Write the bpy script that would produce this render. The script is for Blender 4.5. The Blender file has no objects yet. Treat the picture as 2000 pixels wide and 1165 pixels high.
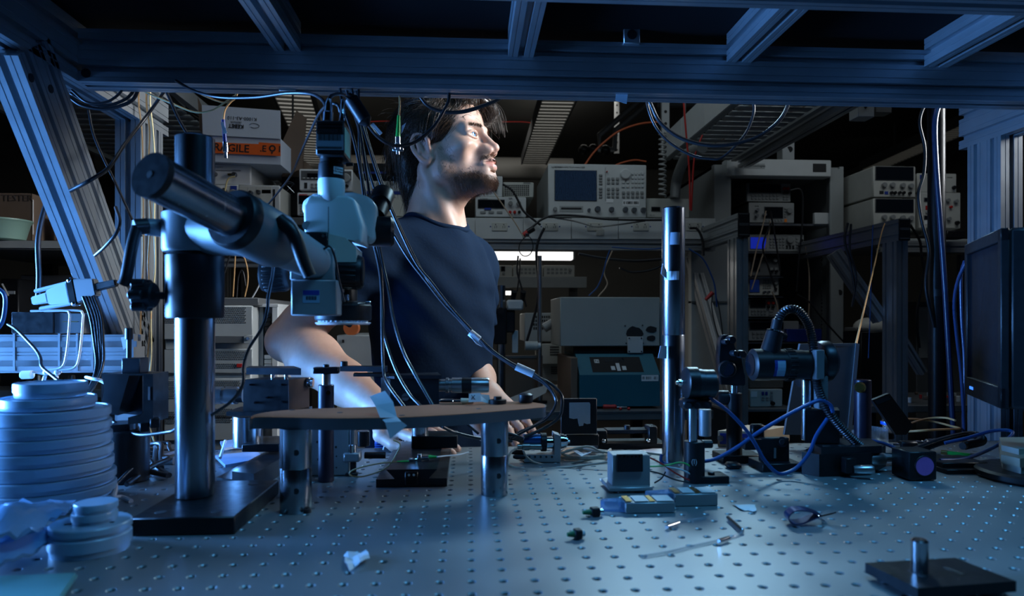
import bpy, bmesh, math, random
import numpy as np
from mathutils import Vector, Matrix
random.seed(7); np.random.seed(7)
V = Vector
SC = bpy.context.scene
COL = SC.collection
rad = math.radians
# ---------------------------------------------------------------- camera
FPX, HOR, YAW = 1345.0, 630.0, rad(3.62)      # focal length in px, horizon row, yaw to the right
TT = 0.90                                     # table top height
CAM = V((0, 0, TT + 0.205))
cd = bpy.data.cameras.new('camera'); cam = bpy.data.objects.new('camera', cd); COL.objects.link(cam)
cd.sensor_width = 36; cd.lens = 36 * FPX / 2000; cd.shift_y = (HOR - 582.5) / 2000
cd.clip_start = 0.02; cd.clip_end = 60
cam.location = CAM; cam.rotation_euler = (rad(90), 0, -YAW)
cd.dof.use_dof = True; cd.dof.focus_distance = 1.35; cd.dof.aperture_fstop = 7.0
SC.camera = cam
# ---------------------------------------------------------------- world, lights, exposure
W = bpy.data.worlds.new('world'); SC.world = W; W.use_nodes = True
W.node_tree.nodes['Background'].inputs[0].default_value = (0.25, 0.45, 0.7, 1)
W.node_tree.nodes['Background'].inputs[1].default_value = 0.004
vs = SC.view_settings
vs.view_transform = 'Standard'; vs.look = 'None'; vs.exposure = 0.0; vs.gamma = 1.0; vs.use_curve_mapping = False
def area(name, loc, tgt, sx, sy, col, watts, spread=180):
    l = bpy.data.lights.new(name, 'AREA'); l.shape = 'RECTANGLE'; l.size = sx; l.size_y = sy
    l.color = col; l.energy = watts; l.spread = rad(spread)
    o = bpy.data.objects.new(name, l); COL.objects.link(o); o.location = loc
    o.rotation_euler = (V(tgt) - V(loc)).to_track_quat('-Z', 'Y').to_euler()
    return o
area('key_strobe', (1.60, 1.31, 1.96), (-0.1, 1.42, 1.42), 0.8, 0.8, (0.92, 0.96, 1.0), 9.5, 50)
area('white_bench_strobe', (0.75, 2.30, 2.12), (0.25, 0.95, 0.92), 0.5, 0.3, (0.48, 0.79, 1.0), 1.25, 45)
area('blue_gel_strobe', (-1.25, 0.98, 1.01), (0.4, 0.86, 0.97), 0.55, 0.50, (0.12, 0.38, 1.0), 27, 70)
area('teal_top_strobe', (0.65, 0.30, 2.42), (0.5, 0.75, 0.9), 0.8, 0.4, (0.11, 0.49, 1.0), 6, 110)
area('overhead_fill', (-0.5, 1.6, 2.85), (-0.3, 1.6, 0.0), 1.2, 0.25, (0.90, 0.96, 1.0), 1.9, 160)  # soft neutral fill added for head and hair; no fitting hangs here
area('rear_fill', (0.2, 2.2, 2.62), (0.2, 3.2, 1.0), 1.6, 0.5, (0.72, 0.90, 1.0), 2.8, 150)  # unseen fill, added to lift the rear shelves
area('rack_fill', (1.9, 2.3, 2.62), (1.8, 3.1, 1.2), 1.4, 0.4, (0.85, 0.94, 1.0), 2.4, 150)  # added to brighten the dim right side around the rack, no real lamp
area('far_room_fill', (0.0, 5.4, 2.85), (0.0, 6.4, 1.2), 2.4, 0.5, (1.0, 0.96, 0.88), 9, 160)  # added fill that keeps the back wall from going black
# ---------------------------------------------------------------- pixel helpers (photo frame 2000 x 1165)
_R = V((math.cos(YAW), -math.sin(YAW), 0)); _Fw = V((math.sin(YAW), math.cos(YAW), 0)); _U = V((0, 0, 1))
def ray(px, py): return _Fw + _R * ((px - 1000) / FPX) + _U * ((HOR - py) / FPX)
def at(px, py, Y):
    r = ray(px, py); return CAM + r * (Y / r.y)
def on(px, py, z=TT):
    r = ray(px, py); return CAM + r * ((z - CAM.z) / r.z)
def sz(n, px, Y): return n / FPX * (Y / ray(px, HOR).y)      # n pixels at column px, depth Y -> metres
# ---------------------------------------------------------------- materials
MATS = {}
def mat(name, col, rough=0.5, metal=0.0, noise=0.12, scale=40, bump=0.0, emit=0, trans=0.0, alpha=1.0, spec=0.5, ecol=None, aniso=None, sss=0.0):
    if name in MATS: return MATS[name]
    m = bpy.data.materials.new(name); m.use_nodes = True; nt = m.node_tree; b = nt.nodes['Principled BSDF']
    b.inputs['Roughness'].default_value = rough; b.inputs['Metallic'].default_value = metal
    b.inputs['Specular IOR Level'].default_value = spec
    b.inputs['Transmission Weight'].default_value = trans; b.inputs['Alpha'].default_value = alpha
    if sss: b.inputs['Subsurface Weight'].default_value = sss; b.inputs['Subsurface Radius'].default_value = (0.01, 0.004, 0.002)
    c = (*col, 1)
    if noise > 0:
        tc = nt.nodes.new('ShaderNodeTexCoord'); n = nt.nodes.new('ShaderNodeTexNoise')
        n.inputs['Scale'].default_value = scale; n.inputs['Detail'].default_value = 4
        vec = tc.outputs['Object']
        if aniso:
            mp = nt.nodes.new('ShaderNodeMapping'); mp.inputs['Scale'].default_value = aniso
            nt.links.new(vec, mp.inputs[0]); vec = mp.outputs[0]
        nt.links.new(vec, n.inputs['Vector'])
        mx = nt.nodes.new('ShaderNodeMix'); mx.data_type = 'RGBA'
        mx.inputs[6].default_value = (*[x * (1 - noise) for x in col], 1)
        mx.inputs[7].default_value = (*[min(1, x * (1 + noise)) for x in col], 1)
        nt.links.new(n.outputs['Fac'], mx.inputs[0]); nt.links.new(mx.outputs[2], b.inputs['Base Color'])
        mr = nt.nodes.new('ShaderNodeMapRange'); mr.inputs[3].default_value = max(0.02, rough - noise * .6); mr.inputs[4].default_value = min(1, rough + noise * .6)
        nt.links.new(n.outputs['Fac'], mr.inputs[0]); nt.links.new(mr.outputs[0], b.inputs['Roughness'])
        if bump:
            bp = nt.nodes.new('ShaderNodeBump'); bp.inputs['Strength'].default_value = bump; bp.inputs['Distance'].default_value = 0.002
            nt.links.new(n.outputs['Fac'], bp.inputs['Height']); nt.links.new(bp.outputs[0], b.inputs['Normal'])
    else: b.inputs['Base Color'].default_value = c
    if emit:
        b.inputs['Emission Color'].default_value = (*(ecol or col), 1); b.inputs['Emission Strength'].default_value = emit
    MATS[name] = m; return m
black = mat('black_anodised', (0.010, 0.011, 0.013), 0.36, 0.0, 0.25, 90, spec=.25)
blackm = mat('black_satin_metal', (0.03, 0.033, 0.04), 0.33, 0.6, 0.2, 60)
plast = mat('black_plastic', (0.012, 0.012, 0.014), 0.40, 0, 0.2, 120, spec=.28)
rubber = mat('black_cable_rubber', (0.016, 0.016, 0.019), 0.34, 0, 0.15, 60)
steel = mat('polished_steel', (0.52, 0.53, 0.55), 0.20, 1.0, 0.14, 30, aniso=(8, 8, 0.6))
steel2 = mat('brushed_steel', (0.42, 0.43, 0.45), 0.34, 1.0, 0.15, 60)
chrome = mat('bright_chrome', (0.8, 0.81, 0.83), 0.12, 1.0, 0.05, 30)
alu = mat('anodised_aluminium', (0.46, 0.48, 0.50), 0.36, 0.85, 0.10, 25)
alu2 = mat('dull_grey_aluminium', (0.30, 0.31, 0.32), 0.45, 0.5, 0.12, 30)
cream = mat('cream_instrument_paint', (0.50, 0.50, 0.46), 0.5, 0, 0.08, 20)
grey = mat('grey_instrument_paint', (0.34, 0.36, 0.36), 0.5, 0, 0.1, 20)
dgrey = mat('dark_grey_paint', (0.10, 0.105, 0.11), 0.5, 0, 0.12, 20)
lgrey = mat('light_grey_paint', (0.56, 0.58, 0.58), 0.5, 0, 0.07, 20)
white = mat('white_paint', (0.75, 0.77, 0.78), 0.5, 0, 0.05, 15)
paper = mat('white_paper', (0.78, 0.79, 0.80), 0.8, 0, 0.05, 30)
ink = mat('black_ink', (0.012, 0.012, 0.014), 0.7, 0, 0)
screenm = mat('dark_display_glass', (0.006, 0.008, 0.012), 0.08, 0, 0)
blueink = mat('blue_ink', (0.01, 0.04, 0.30), 0.6, 0, 0)
redm = mat('red_plastic', (0.45, 0.015, 0.012), 0.45, 0, 0.1)
bluem = mat('blue_enamel', (0.008, 0.03, 0.22), 0.4, 0, 0.1)
greenm = mat('green_plastic', (0.02, 0.42, 0.06), 0.4, 0, 0.1)
keym = mat('grey_key_plastic', (0.24, 0.25, 0.25), 0.55, 0, 0.1)
brassm = mat('brass', (0.55, 0.38, 0.14), 0.3, 1.0, 0.1)
tape = mat('matte_tape', (0.62, 0.66, 0.72), 0.55, 0, 0.06, 40, trans=0.0, alpha=0.93)
# ---------------------------------------------------------------- mesh builder and object helpers
WM = {}                                              # object -> its world matrix (parts have identity local transforms)
class MB:
    def __init__(s): s.bm = bmesh.new()
    def _x(s, vs, M):
        if M is not None: bmesh.ops.transform(s.bm, matrix=M, verts=vs)
        return s
    def box(s, c, d, b=0.0, M=None, rz=0.0, seg=1):
        r = bmesh.ops.create_cube(s.bm, size=1.0); vs = r['verts']
        bmesh.ops.scale(s.bm, vec=d, verts=vs)
        if b > 0:
            es = list({e for v in vs for e in v.link_edges})
            r2 = bmesh.ops.bevel(s.bm, geom=es, offset=min(b, min(d) * .45), segments=seg, affect='EDGES', profile=0.5)
            vs = list({v for f in r2['faces'] for v in f.verts} | {v for v in vs if v.is_valid})
            vs = list({w for v in vs for f in v.link_faces for w in f.verts})
        m = Matrix.Translation(c) @ Matrix.Rotation(rz, 4, 'Z')
        if M is not None: m = M @ m
        return s._x(vs, m)
    def bx(s, x0, x1, y0, y1, z0, z1, b=0.0, M=None):
        return s.box(((x0 + x1) / 2, (y0 + y1) / 2, (z0 + z1) / 2), (abs(x1 - x0), abs(y1 - y0), abs(z1 - z0)), b, M)
    def lathe(s, prof, o=(0, 0, 0), ax=(0, 0, 1), n=24, M=None, cap=True):
        q = V(ax).to_track_quat('Z', 'Y').to_matrix().to_4x4(); m = Matrix.Translation(o) @ q
        if M is not None: m = M @ m
        rings = []
        for r, z in prof:
            if r < 1e-6: rings.append([s.bm.verts.new(m @ V((0, 0, z)))])
            else: rings.append([s.bm.verts.new(m @ V((r * math.cos(2 * math.pi * k / n), r * math.sin(2 * math.pi * k / n), z))) for k in range(n)])
        for a, b in zip(rings, rings[1:]):
            if len(a) == 1 and len(b) == 1: continue
            for k in range(n):
                k2 = (k + 1) % n
                if len(a) == 1: s.bm.faces.new((a[0], b[k2], b[k]))
                elif len(b) == 1: s.bm.faces.new((a[k], a[k2], b[0]))
                else: s.bm.faces.new((a[k], a[k2], b[k2], b[k]))
        if cap:
            if len(rings[0]) > 1: s.bm.faces.new(rings[0][::-1])
            if len(rings[-1]) > 1: s.bm.faces.new(rings[-1])
        return s
    def cyl(s, p0, p1, r0, r1=None, n=18, ch=0.0, M=None):
        p0, p1 = V(p0), V(p1); L = (p1 - p0).length; r1 = r0 if r1 is None else r1
        pr = [(r0, 0), (r1, L)] if ch <= 0 else [(r0 - ch, 0), (r0, ch), (r1, L - ch), (r1 - ch, L)]
        return s.lathe(pr, p0, p1 - p0, n, M)
    def sph(s, c, r, n=14, M=None, rot=None):
        rr = (r, r, r) if isinstance(r, (int, float)) else r
        q = bmesh.ops.create_uvsphere(s.bm, u_segments=n, v_segments=max(6, n * 2 // 3), radius=1.0)['verts']
        m = Matrix.Translation(c) @ (rot.to_4x4() if rot else Matrix.Identity(4)) @ Matrix.Diagonal((*rr, 1))
        return s._x(q, (M @ m) if M is not None else m)
    def tube(s, pts, r, n=8, sub=6, closed=False, cap=True):
        P = spline(pts, sub) if sub > 1 else [V(p) for p in pts]
        up = V((0.3, 0.2, 1)).normalized(); rings = []; N = len(P)
        for i, p in enumerate(P):
            t = (P[min(i + 1, N - 1)] - P[max(i - 1, 0)])
            if t.length < 1e-9: t = V((0, 0, 1))
            t.normalize(); a = up - t * up.dot(t)
            if a.length < 1e-4: a = t.orthogonal()
            a.normalize(); up = a; b = t.cross(a)
            rr = r if isinstance(r, (int, float)) else r[0] + (r[1] - r[0]) * i / (N - 1)
            rings.append([s.bm.verts.new(p + (a * math.cos(2 * math.pi * k / n) + b * math.sin(2 * math.pi * k / n)) * rr) for k in range(n)])
        for a, b in zip(rings, rings[1:]):
            for k in range(n): s.bm.faces.new((a[k], a[(k + 1) % n], b[(k + 1) % n], b[k]))
        if cap: s.bm.faces.new(rings[0][::-1]); s.bm.faces.new(rings[-1])
        return s
    def prism(s, poly, o, u, v, h, M=None):
        """polygon in plane (u, v) at o, extruded by h along u x v"""
        o, u, v = V(o), V(u).normalized(), V(v).normalized(); w = u.cross(v)
        a = [o + u * x + v * y for x, y in poly]; b = [p + w * h for p in a]
        if M is not None: a = [M @ p for p in a]; b = [M @ p for p in b]
        A = [s.bm.verts.new(p) for p in a]; B = [s.bm.verts.new(p) for p in b]; n = len(A)
        s.bm.faces.new(A[::-1]); s.bm.faces.new(B)
        for k in range(n): s.bm.faces.new((A[k], A[(k + 1) % n], B[(k + 1) % n], B[k]))
        return s
    def quad(s, a, b, c, d):
        s.bm.faces.new([s.bm.verts.new(V(p)) for p in (a, b, c, d)]); return s
    def sheet(s, rows, th=0.0004):
        """grid of points -> thin solid sheet"""
        P = [[V(p) for p in r] for r in rows]; R, C = len(P), len(P[0]); top, bot = [], []
        for i in range(R):
            ta, ba = [], []
            for j in range(C):
                du = P[min(i + 1, R - 1)][j] - P[max(i - 1, 0)][j]; dv = P[i][min(j + 1, C - 1)] - P[i][max(j - 1, 0)]
                nn = du.cross(dv); nn = nn.normalized() if nn.length > 0 else V((0, 0, 1))
                ta.append(s.bm.verts.new(P[i][j] + nn * th / 2)); ba.append(s.bm.verts.new(P[i][j] - nn * th / 2))
            top.append(ta); bot.append(ba)
        F = s.bm.faces.new
        for i in range(R - 1):
            for j in range(C - 1):
                F((top[i][j], top[i + 1][j], top[i + 1][j + 1], top[i][j + 1])); F((bot[i][j], bot[i][j + 1], bot[i + 1][j + 1], bot[i + 1][j]))
        for i in range(R - 1):
            F((top[i][0], bot[i][0], bot[i + 1][0], top[i + 1][0])); F((top[i][-1], top[i + 1][-1], bot[i + 1][-1], bot[i][-1]))
        for j in range(C - 1):
            F((top[0][j], top[0][j + 1], bot[0][j + 1], bot[0][j])); F((top[-1][j], bot[-1][j], bot[-1][j + 1], top[-1][j + 1]))
        return s
    def build(s, name, m, parent=None, local=False, smooth=38, label=None):
        me = bpy.data.meshes.new(name); mw = WM.get(parent.name) if parent else None
        if mw is not None and not local: s.bm.transform(mw.inverted())
        loc = None
        if parent is None:
            cs = [v.co for v in s.bm.verts]
            loc = V(((min(c.x for c in cs) + max(c.x for c in cs)) / 2, (min(c.y for c in cs) + max(c.y for c in cs)) / 2, min(c.z for c in cs)))
            s.bm.transform(Matrix.Translation(-loc))
        bmesh.ops.recalc_face_normals(s.bm, faces=s.bm.faces)
        s.bm.to_mesh(me); s.bm.free(); me.materials.append(m)
        return link(name, me, parent, loc, smooth, label)
def link(name, me, parent=None, loc=None, smooth=38, label=None):
    if smooth and len(me.polygons):
        me.polygons.foreach_set('use_smooth', [True] * len(me.polygons)); me.set_sharp_from_angle(angle=rad(smooth))
    o = bpy.data.objects.new(name, me); COL.objects.link(o)
    if parent: o.parent = parent; WM[o.name] = WM[parent.name]
    else:
        if loc is not None: o.location = loc
        WM[o.name] = Matrix.Translation(loc or V((0, 0, 0)))
    if label: o['label'] = label
    return o
def spline(pts, sub=6):
    P = [V(p) for p in pts]
    if len(P) < 3: return P
    Q = [P[0] * 2 - P[1]] + P + [P[-1] * 2 - P[-2]]; out = []
    for i in range(1, len(Q) - 2):
        a, b, c, d = Q[i - 1], Q[i], Q[i + 1], Q[i + 2]
        for k in range(sub):
            t = k / sub; t2, t3 = t * t, t * t * t
            out.append(0.5 * ((2 * b) + (c - a) * t + (2 * a - 5 * b + 4 * c - d) * t2 + (3 * b - a - 3 * c + d) * t3))
    out.append(P[-1]); return out
def tag(o, label, cat=None, group=None, kind=None):
    if label: o['label'] = label
    if cat: o['category'] = cat
    if group: o['group'] = group
    if kind: o['kind'] = kind
    return o
def thing(name, label, cat, loc, rz=0.0, group=None, M=None):
    o = bpy.data.objects.new(name, None); COL.objects.link(o); o.empty_display_size = 0.02
    if M is not None: o.matrix_world = M; WM[o.name] = M.copy()
    else:
        o.location = loc; o.rotation_euler = (0, 0, rz)
        WM[o.name] = Matrix.Translation(loc) @ Matrix.Rotation(rz, 4, 'Z')
    return tag(o, label, cat, group)
def inst(name, me, parent, loc, rot=None, scale=None):
    """a copy of a shared mesh as a part; loc is in the parent's frame"""
    o = bpy.data.objects.new(name, me); COL.objects.link(o); o.parent = parent; o.location = loc
    if rot is not None: o.rotation_euler = rot
    if scale is not None: o.scale = scale
    WM[o.name] = WM[parent.name]
    return o
def mesh_of(mb, name, m, smooth=38):
    me = bpy.data.meshes.new(name); bmesh.ops.recalc_face_normals(mb.bm, faces=mb.bm.faces); mb.bm.to_mesh(me); mb.bm.free(); me.materials.append(m)
    me.polygons.foreach_set('use_smooth', [True] * len(me.polygons)); me.set_sharp_from_angle(angle=rad(smooth)); return me
def copy_tree(o, parent=None, loc=None, rz=None, label=None):
    c = o.copy(); COL.objects.link(c)
    if parent: c.parent = parent
    if loc is not None: c.location = loc
    if rz is not None: c.rotation_euler = (0, 0, rz)
    if label: c['label'] = label
    for ch in o.children: copy_tree(ch, c)
    return c
def text(name, s, size, parent, M, m, depth=0.0002, align='CENTER', local=True, bold=0.0):
    """flat lettering: M places the text plane (x right, y up)"""
    cu = bpy.data.curves.new(name, 'FONT'); cu.body = s; cu.size = size; cu.extrude = depth; cu.align_x = align; cu.align_y = 'CENTER'; cu.resolution_u = 2; cu.offset = bold
    tmp = bpy.data.objects.new(name, cu); COL.objects.link(tmp)
    dg = bpy.context.evaluated_depsgraph_get(); me = bpy.data.meshes.new_from_object(tmp.evaluated_get(dg)); bpy.data.objects.remove(tmp)
    me.materials.clear(); me.materials.append(m)
    if not local and parent: M = WM[parent.name].inverted() @ M
    me.transform(M); return link(name, me, parent, None, 0)
FRONT = Matrix.Rotation(rad(90), 4, 'X')              # text plane standing up, read from -Y
def cable(name, pts, r, m, label, group=None, n=8, sub=7):
    o = MB().tube(pts, r, n, sub).build(name, m, None, smooth=60); return tag(o, label, 'cable', group)
def profile(w, h, pitch=0.045, slot=0.010, deep=0.011, minor=True):
    """T-slot cross-section, w x h, centred"""
    def side(L):
        n = max(1, round(L / pitch)); out = []
        cuts = [(-L / 2 + L / n * (i + .5), slot, deep) for i in range(n)]
        if minor:
            for i in range(n):
                c0 = -L / 2 + L / n * (i + .5)
                for dx in (-0.013, 0.013): cuts.append((c0 + dx, 0.0016, 0.0012))
        for c, sw, dp in sorted(cuts): out += [(c - sw / 2, 0), (c - sw / 2, dp), (c + sw / 2, dp), (c + sw / 2, 0)]
        return out
    P = [(-w / 2, -h / 2)] + [(x, -h / 2 + d) for x, d in side(w)] + [(w / 2, -h / 2)] + [(w / 2 - d, x) for x, d in side(h)]
    P += [(w / 2, h / 2)] + [(-x, h / 2 - d) for x, d in side(w)] + [(-w / 2, h / 2)] + [(-w / 2 + d, -x) for x, d in side(h)]
    return P
def extr(p0, p1, w, h, up=(0, 0, 1), name='beam', m=None, parent=None, pitch=0.045):
    """aluminium extrusion from p0 to p1: w across, h along 'up'"""
    p0, p1 = V(p0), V(p1); t = (p1 - p0).normalized(); u = V(up) - t * V(up).dot(t); u.normalize(); r = u.cross(t)
    mb = MB(); mb.prism(profile(w, h, pitch), p0, r, u, -(p1 - p0).length if r.cross(u).dot(t) < 0 else (p1 - p0).length)
    return mb.build(name, m or alu, parent, smooth=0)
# ================================================================ room shell
wallm = mat('dark_wall_paint', (0.10, 0.10, 0.095), 0.8, 0, 0.18, 3)
ceilm = mat('dark_ceiling_paint', (0.085, 0.085, 0.08), 0.85, 0, 0.2, 2)
floorm = mat('dark_vinyl_floor', (0.06, 0.06, 0.062), 0.5, 0, 0.25, 6)
def structure(name, mb, m): return tag(mb.build(name, m, None, smooth=0), None, None, None, 'structure')
RX0, RX1, RY0, RY1, RZ = -3.6, 4.6, -2.2, 8.2, 2.95
structure('floor', MB().bx(RX0, RX1, RY0, RY1, -0.1, 0), floorm)
structure('ceiling', MB().bx(RX0, RX1, RY0, RY1, RZ, RZ + .1), ceilm)
structure('wall_back', MB().bx(RX0, RX1, RY1, RY1 + .1, 0, RZ), wallm)
structure('wall_left', MB().bx(RX0 - .1, RX0, RY0, RY1, 0, RZ), wallm)
structure('wall_right', MB().bx(RX1, RX1 + .1, RY0, RY1, 0, RZ), wallm)
structure('wall_front', MB().bx(RX0, RX1, RY0 - .1, RY0, 0, RZ), wallm)
structure('baseboard_back', MB().bx(RX0, RX1, RY1 - .015, RY1, 0, .1), dgrey)
# ================================================================ optical table with tapped holes
tblm = mat('etched_steel_table', (0.25, 0.27, 0.28), 0.38, 0.5, 0.24, 9, bump=0.03)
T = thing('optical_table', 'blue-lit steel optical table with a grid of tapped holes', 'table', (0.1, 0.7, 0))
a0 = on(1050, 1158.3); PT = 0.025
gx0, gx1 = a0.x + PT * math.floor((-0.86 - a0.x) / PT), a0.x + PT * math.floor((1.16 - a0.x) / PT)
gy0, gy1 = a0.y + PT * math.floor((0.20 - a0.y) / PT), a0.y + PT * math.floor((1.13 - a0.y) / PT)
NX, NY, NH = int(round((gx1 - gx0) / PT)) + 1, int(round((gy1 - gy0) / PT)) + 1, 12
ang = np.arange(NH) * 2 * np.pi / NH + np.pi / NH
sq = np.array([(math.cos(a), math.sin(a)) for a in ang]); sq = sq / np.abs(sq).max(1, keepdims=True) * PT / 2
ring = np.stack([np.cos(ang), np.sin(ang)], 1)
tmpl = [np.c_[sq, np.zeros(NH)], np.c_[ring * .0041, np.zeros(NH)], np.c_[ring * .0030, np.full(NH, -.0011)], np.c_[ring * .0030, np.full(NH, -.014)]]
corner = np.array([(PT / 2, PT / 2, 0), (-PT / 2, PT / 2, 0), (-PT / 2, -PT / 2, 0), (PT / 2, -PT / 2, 0)])
cell = np.concatenate(tmpl + [corner]); fl = []
for k in range(NH):
    k2 = (k + 1) % NH
    for L in range(3): fl.append((L * NH + k, L * NH + k2, (L + 1) * NH + k2, (L + 1) * NH + k))
fl.append(tuple(3 * NH + k for k in range(NH)))
for c in range(4):                                  # corner triangles of the square cell
    a = math.pi / 4 + c * math.pi / 2
    k = int(math.floor((a - ang[0]) / (2 * math.pi / NH))) % NH
    fl.append((k, 4 * NH + c, (k + 1) % NH))
vs_, fs_ = [], []
for i in range(NX):
    for j in range(NY):
        b = len(vs_) * len(cell); vs_.append(cell + np.array([gx0 + i * PT, gy0 + j * PT, TT])); fs_ += [tuple(q + b for q in f) for f in fl]
vv = np.concatenate(vs_)
me = bpy.data.meshes.new('tabletop'); me.from_pydata((vv - np.array(T.location)).tolist(), [], fs_); me.materials.append(tblm)
bm = bmesh.new(); bm.from_mesh(me); bmesh.ops.remove_doubles(bm, verts=bm.verts, dist=1e-5); bmesh.ops.recalc_face_normals(bm, faces=bm.faces); bm.to_mesh(me); bm.free()
me.update()
link('tabletop', me, T, None, 0)
TX0, TX1, TY0, TY1 = gx0 - PT / 2, gx1 + PT / 2, gy0 - PT / 2, gy1 + PT / 2
MB().bx(TX0, TX1, TY0, TY1, TT - .20, TT - .0145, .004).build('honeycomb_core', black, T)
for nm, b in (('edge_strip', (TX0, TX1, TY0 - .006, TY0)), ('edge_strip', (TX0, TX1, TY1, TY1 + .006)), ('edge_strip', (TX0 - .006, TX0, TY0, TY1)), ('edge_strip', (TX1, TX1 + .006, TY0, TY1))):
    MB().bx(*b, TT - .2, TT - .0002).build(nm, black, T)
for x in (TX0 + .15, TX1 - .15):
    for y in (TY0 + .12, TY1 - .12): MB().cyl((x, y, 0), (x, y, TT - .2), .07, n=24, ch=.005).build('leg', dgrey, T)
# ================================================================ overhead shelf frame of T-slot aluminium
ZB = CAM.z + 0.365; XL, XR = -0.589, 1.036
fr = thing('overhead_shelf_frame', 'T-slot aluminium shelf frame standing over the optical table', 'shelf frame', (0.2, 1.3, 0))
frm = mat('blue_grey_aluminium_profile', (0.36, 0.39, 0.42), 0.38, 0.8, 0.10, 25)
extr((XL, 1.1025, ZB + .04), (XR, 1.1025, ZB + .04), .045, .08, name='far_beam', m=frm, parent=fr, pitch=.04)
extr((XL, .7575, ZB + .04), (XR, .7575, ZB + .04), .045, .08, name='near_beam', m=frm, parent=fr, pitch=.04)
extr((XL - .0225, .735, ZB + .045), (XL - .0225, 1.395, ZB + .045), .045, .09, name='side_beam', m=frm, parent=fr)
extr((XR + .0225, .735, ZB + .045), (XR + .0225, 1.395, ZB + .045), .045, .09, name='side_beam', m=frm, parent=fr)
extr((XL - .0225, 1.325, 0), (XL - .0225, 1.325, ZB), .045, .09, up=(0, 1, 0), name='post', m=frm, parent=fr)
extr((XR + .0225, 1.325, 0), (XR + .0225, 1.325, ZB), .045, .09, up=(0, 1, 0), name='post', m=frm, parent=fr)
for px in (562, 1017, 1443, 1828):
    x = at(px, 105, 1.08).x
    extr((x, .78, ZB + .075), (x, 1.08, ZB + .075), .040, .045, name='cross_member', m=frm, parent=fr, pitch=.04)
# diagonal brace between the left post and the left side beam
extr((XL - .0225, .975, ZB + .01), (XL - .0225, 1.30, CAM.z - .06), .045, .085, up=(0, 1, 0), name='diagonal_brace', m=frm, parent=fr)
for dy in (-.022, .022):
    p = V((XL + .001, .99 + dy, ZB - .035))
    MB().cyl(p, p + V((-.010, 0, 0)), .006, n=10).build('brace_bolt', black, fr)
MB().bx(XL - .045, XR + .045, .735, 1.125, ZB + .0985, ZB + .113).build('shelf_board', mat('matte_black_board', (.004, .004, .005), .95, 0, .1, 20, spec=.1), fr)
for x in (XL, XR): 
    MB().cyl((x + (.012 if x < 0 else -.012), 1.0785, ZB + .012), (x + (.012 if x < 0 else -.012), 1.0815, ZB + .012), .007, n=12).build('end_bolt', black, fr)
c = at(1233, 65, 1.079)
br = MB().bx(c.x - .013, c.x + .013, 1.074, 1.0805, c.z - .018, c.z + .016, .001).bx(c.x - .013, c.x + .013, 1.055, 1.0805, c.z + .012, c.z + .017, .001).build('angle_bracket', frm, fr)
MB().cyl((c.x, 1.0735, c.z - .004), (c.x, 1.0765, c.z - .004), .008, n=14).build('bracket_hole', black, br)
MB().cyl((c.x, 1.064, c.z + .008), (c.x, 1.064, c.z + .0125), .006, n=12).build('bolt_head', steel2, br)
c = at(562, 149, 1.10)
MB().box((c.x, 1.1025, ZB - .0015), (.026, .012, .003), .0008).build('slot_nut', alu, fr)
# ================================================================ ceiling light fittings (louvred, dim)
louv = mat('grey_louvre', (0.16, 0.16, 0.15), 0.45, 0, 0.06, 20)
def ceiling_light(pa, pb, w, z, label, glow=0.55, n=26):
    """pa, pb: pixel ends on height z"""
    A, B = on(*pa, z), on(*pb, z); d = (B - A); L = d.length; rz = math.atan2(d.y, d.x) - math.pi / 2
    t = thing('ceiling_light', label, 'ceiling light', A, rz, 'louvred ceiling lights')
    for s in (-1, 1): MB().bx(s * w / 2 - .012 * s, s * w / 2, 0, L, 0, .085).build('side_rail', dgrey, t, local=True)
    MB().bx(-w / 2 + .012, w / 2 - .012, 0, L, .07, .085).build('reflector', white, t, local=True)
    em = mat('dim_fluorescent_tube', (0.9, 0.88, 0.78), 0.4, 0, 0, emit=glow, ecol=(1.0, 0.97, 0.86))
    for s in (-.25, .25): MB().cyl((s * w, .04, .055), (s * w, L - .04, .055), .013, n=10).build('tube', em, t, local=True)
    MB().bx(-w / 2 + .012, w / 2 - .012, 0, L, .014, .017).build('diffuser', mat('dim_lamp_diffuser', (.6, .59, .53), .5, 0, .05, emit=.22, ecol=(1, .98, .90)), t, local=True)
    sl = mesh_of(MB().box((0, 0, .006), (w - .026, .010, .014)), 'louvre_slat', louv, 30)
    for i in range(n): inst('louvre_slat', sl, t, (0, L * (i + .5) / n, 0))
    for f in (.2, .8): MB().cyl((0, L * f, .085), (0, L * f, RZ - z), .01, n=8).build('suspension_rod', dgrey, t, local=True)
    return t
zc = CAM.z + 1.45
ceiling_light((545, 120), (640, 372), .25, zc, 'louvred ceiling light behind the microscope camera, left of the man', n=44)
ceiling_light((1122, 120), (1043, 322), .24, zc, 'louvred ceiling light in the middle, right of the man\'s head', n=34)
ceiling_light((2030, 190), (1700, 333), .22, zc + .05, 'louvred ceiling light at far right beside the blue-lit post', n=40)
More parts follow.
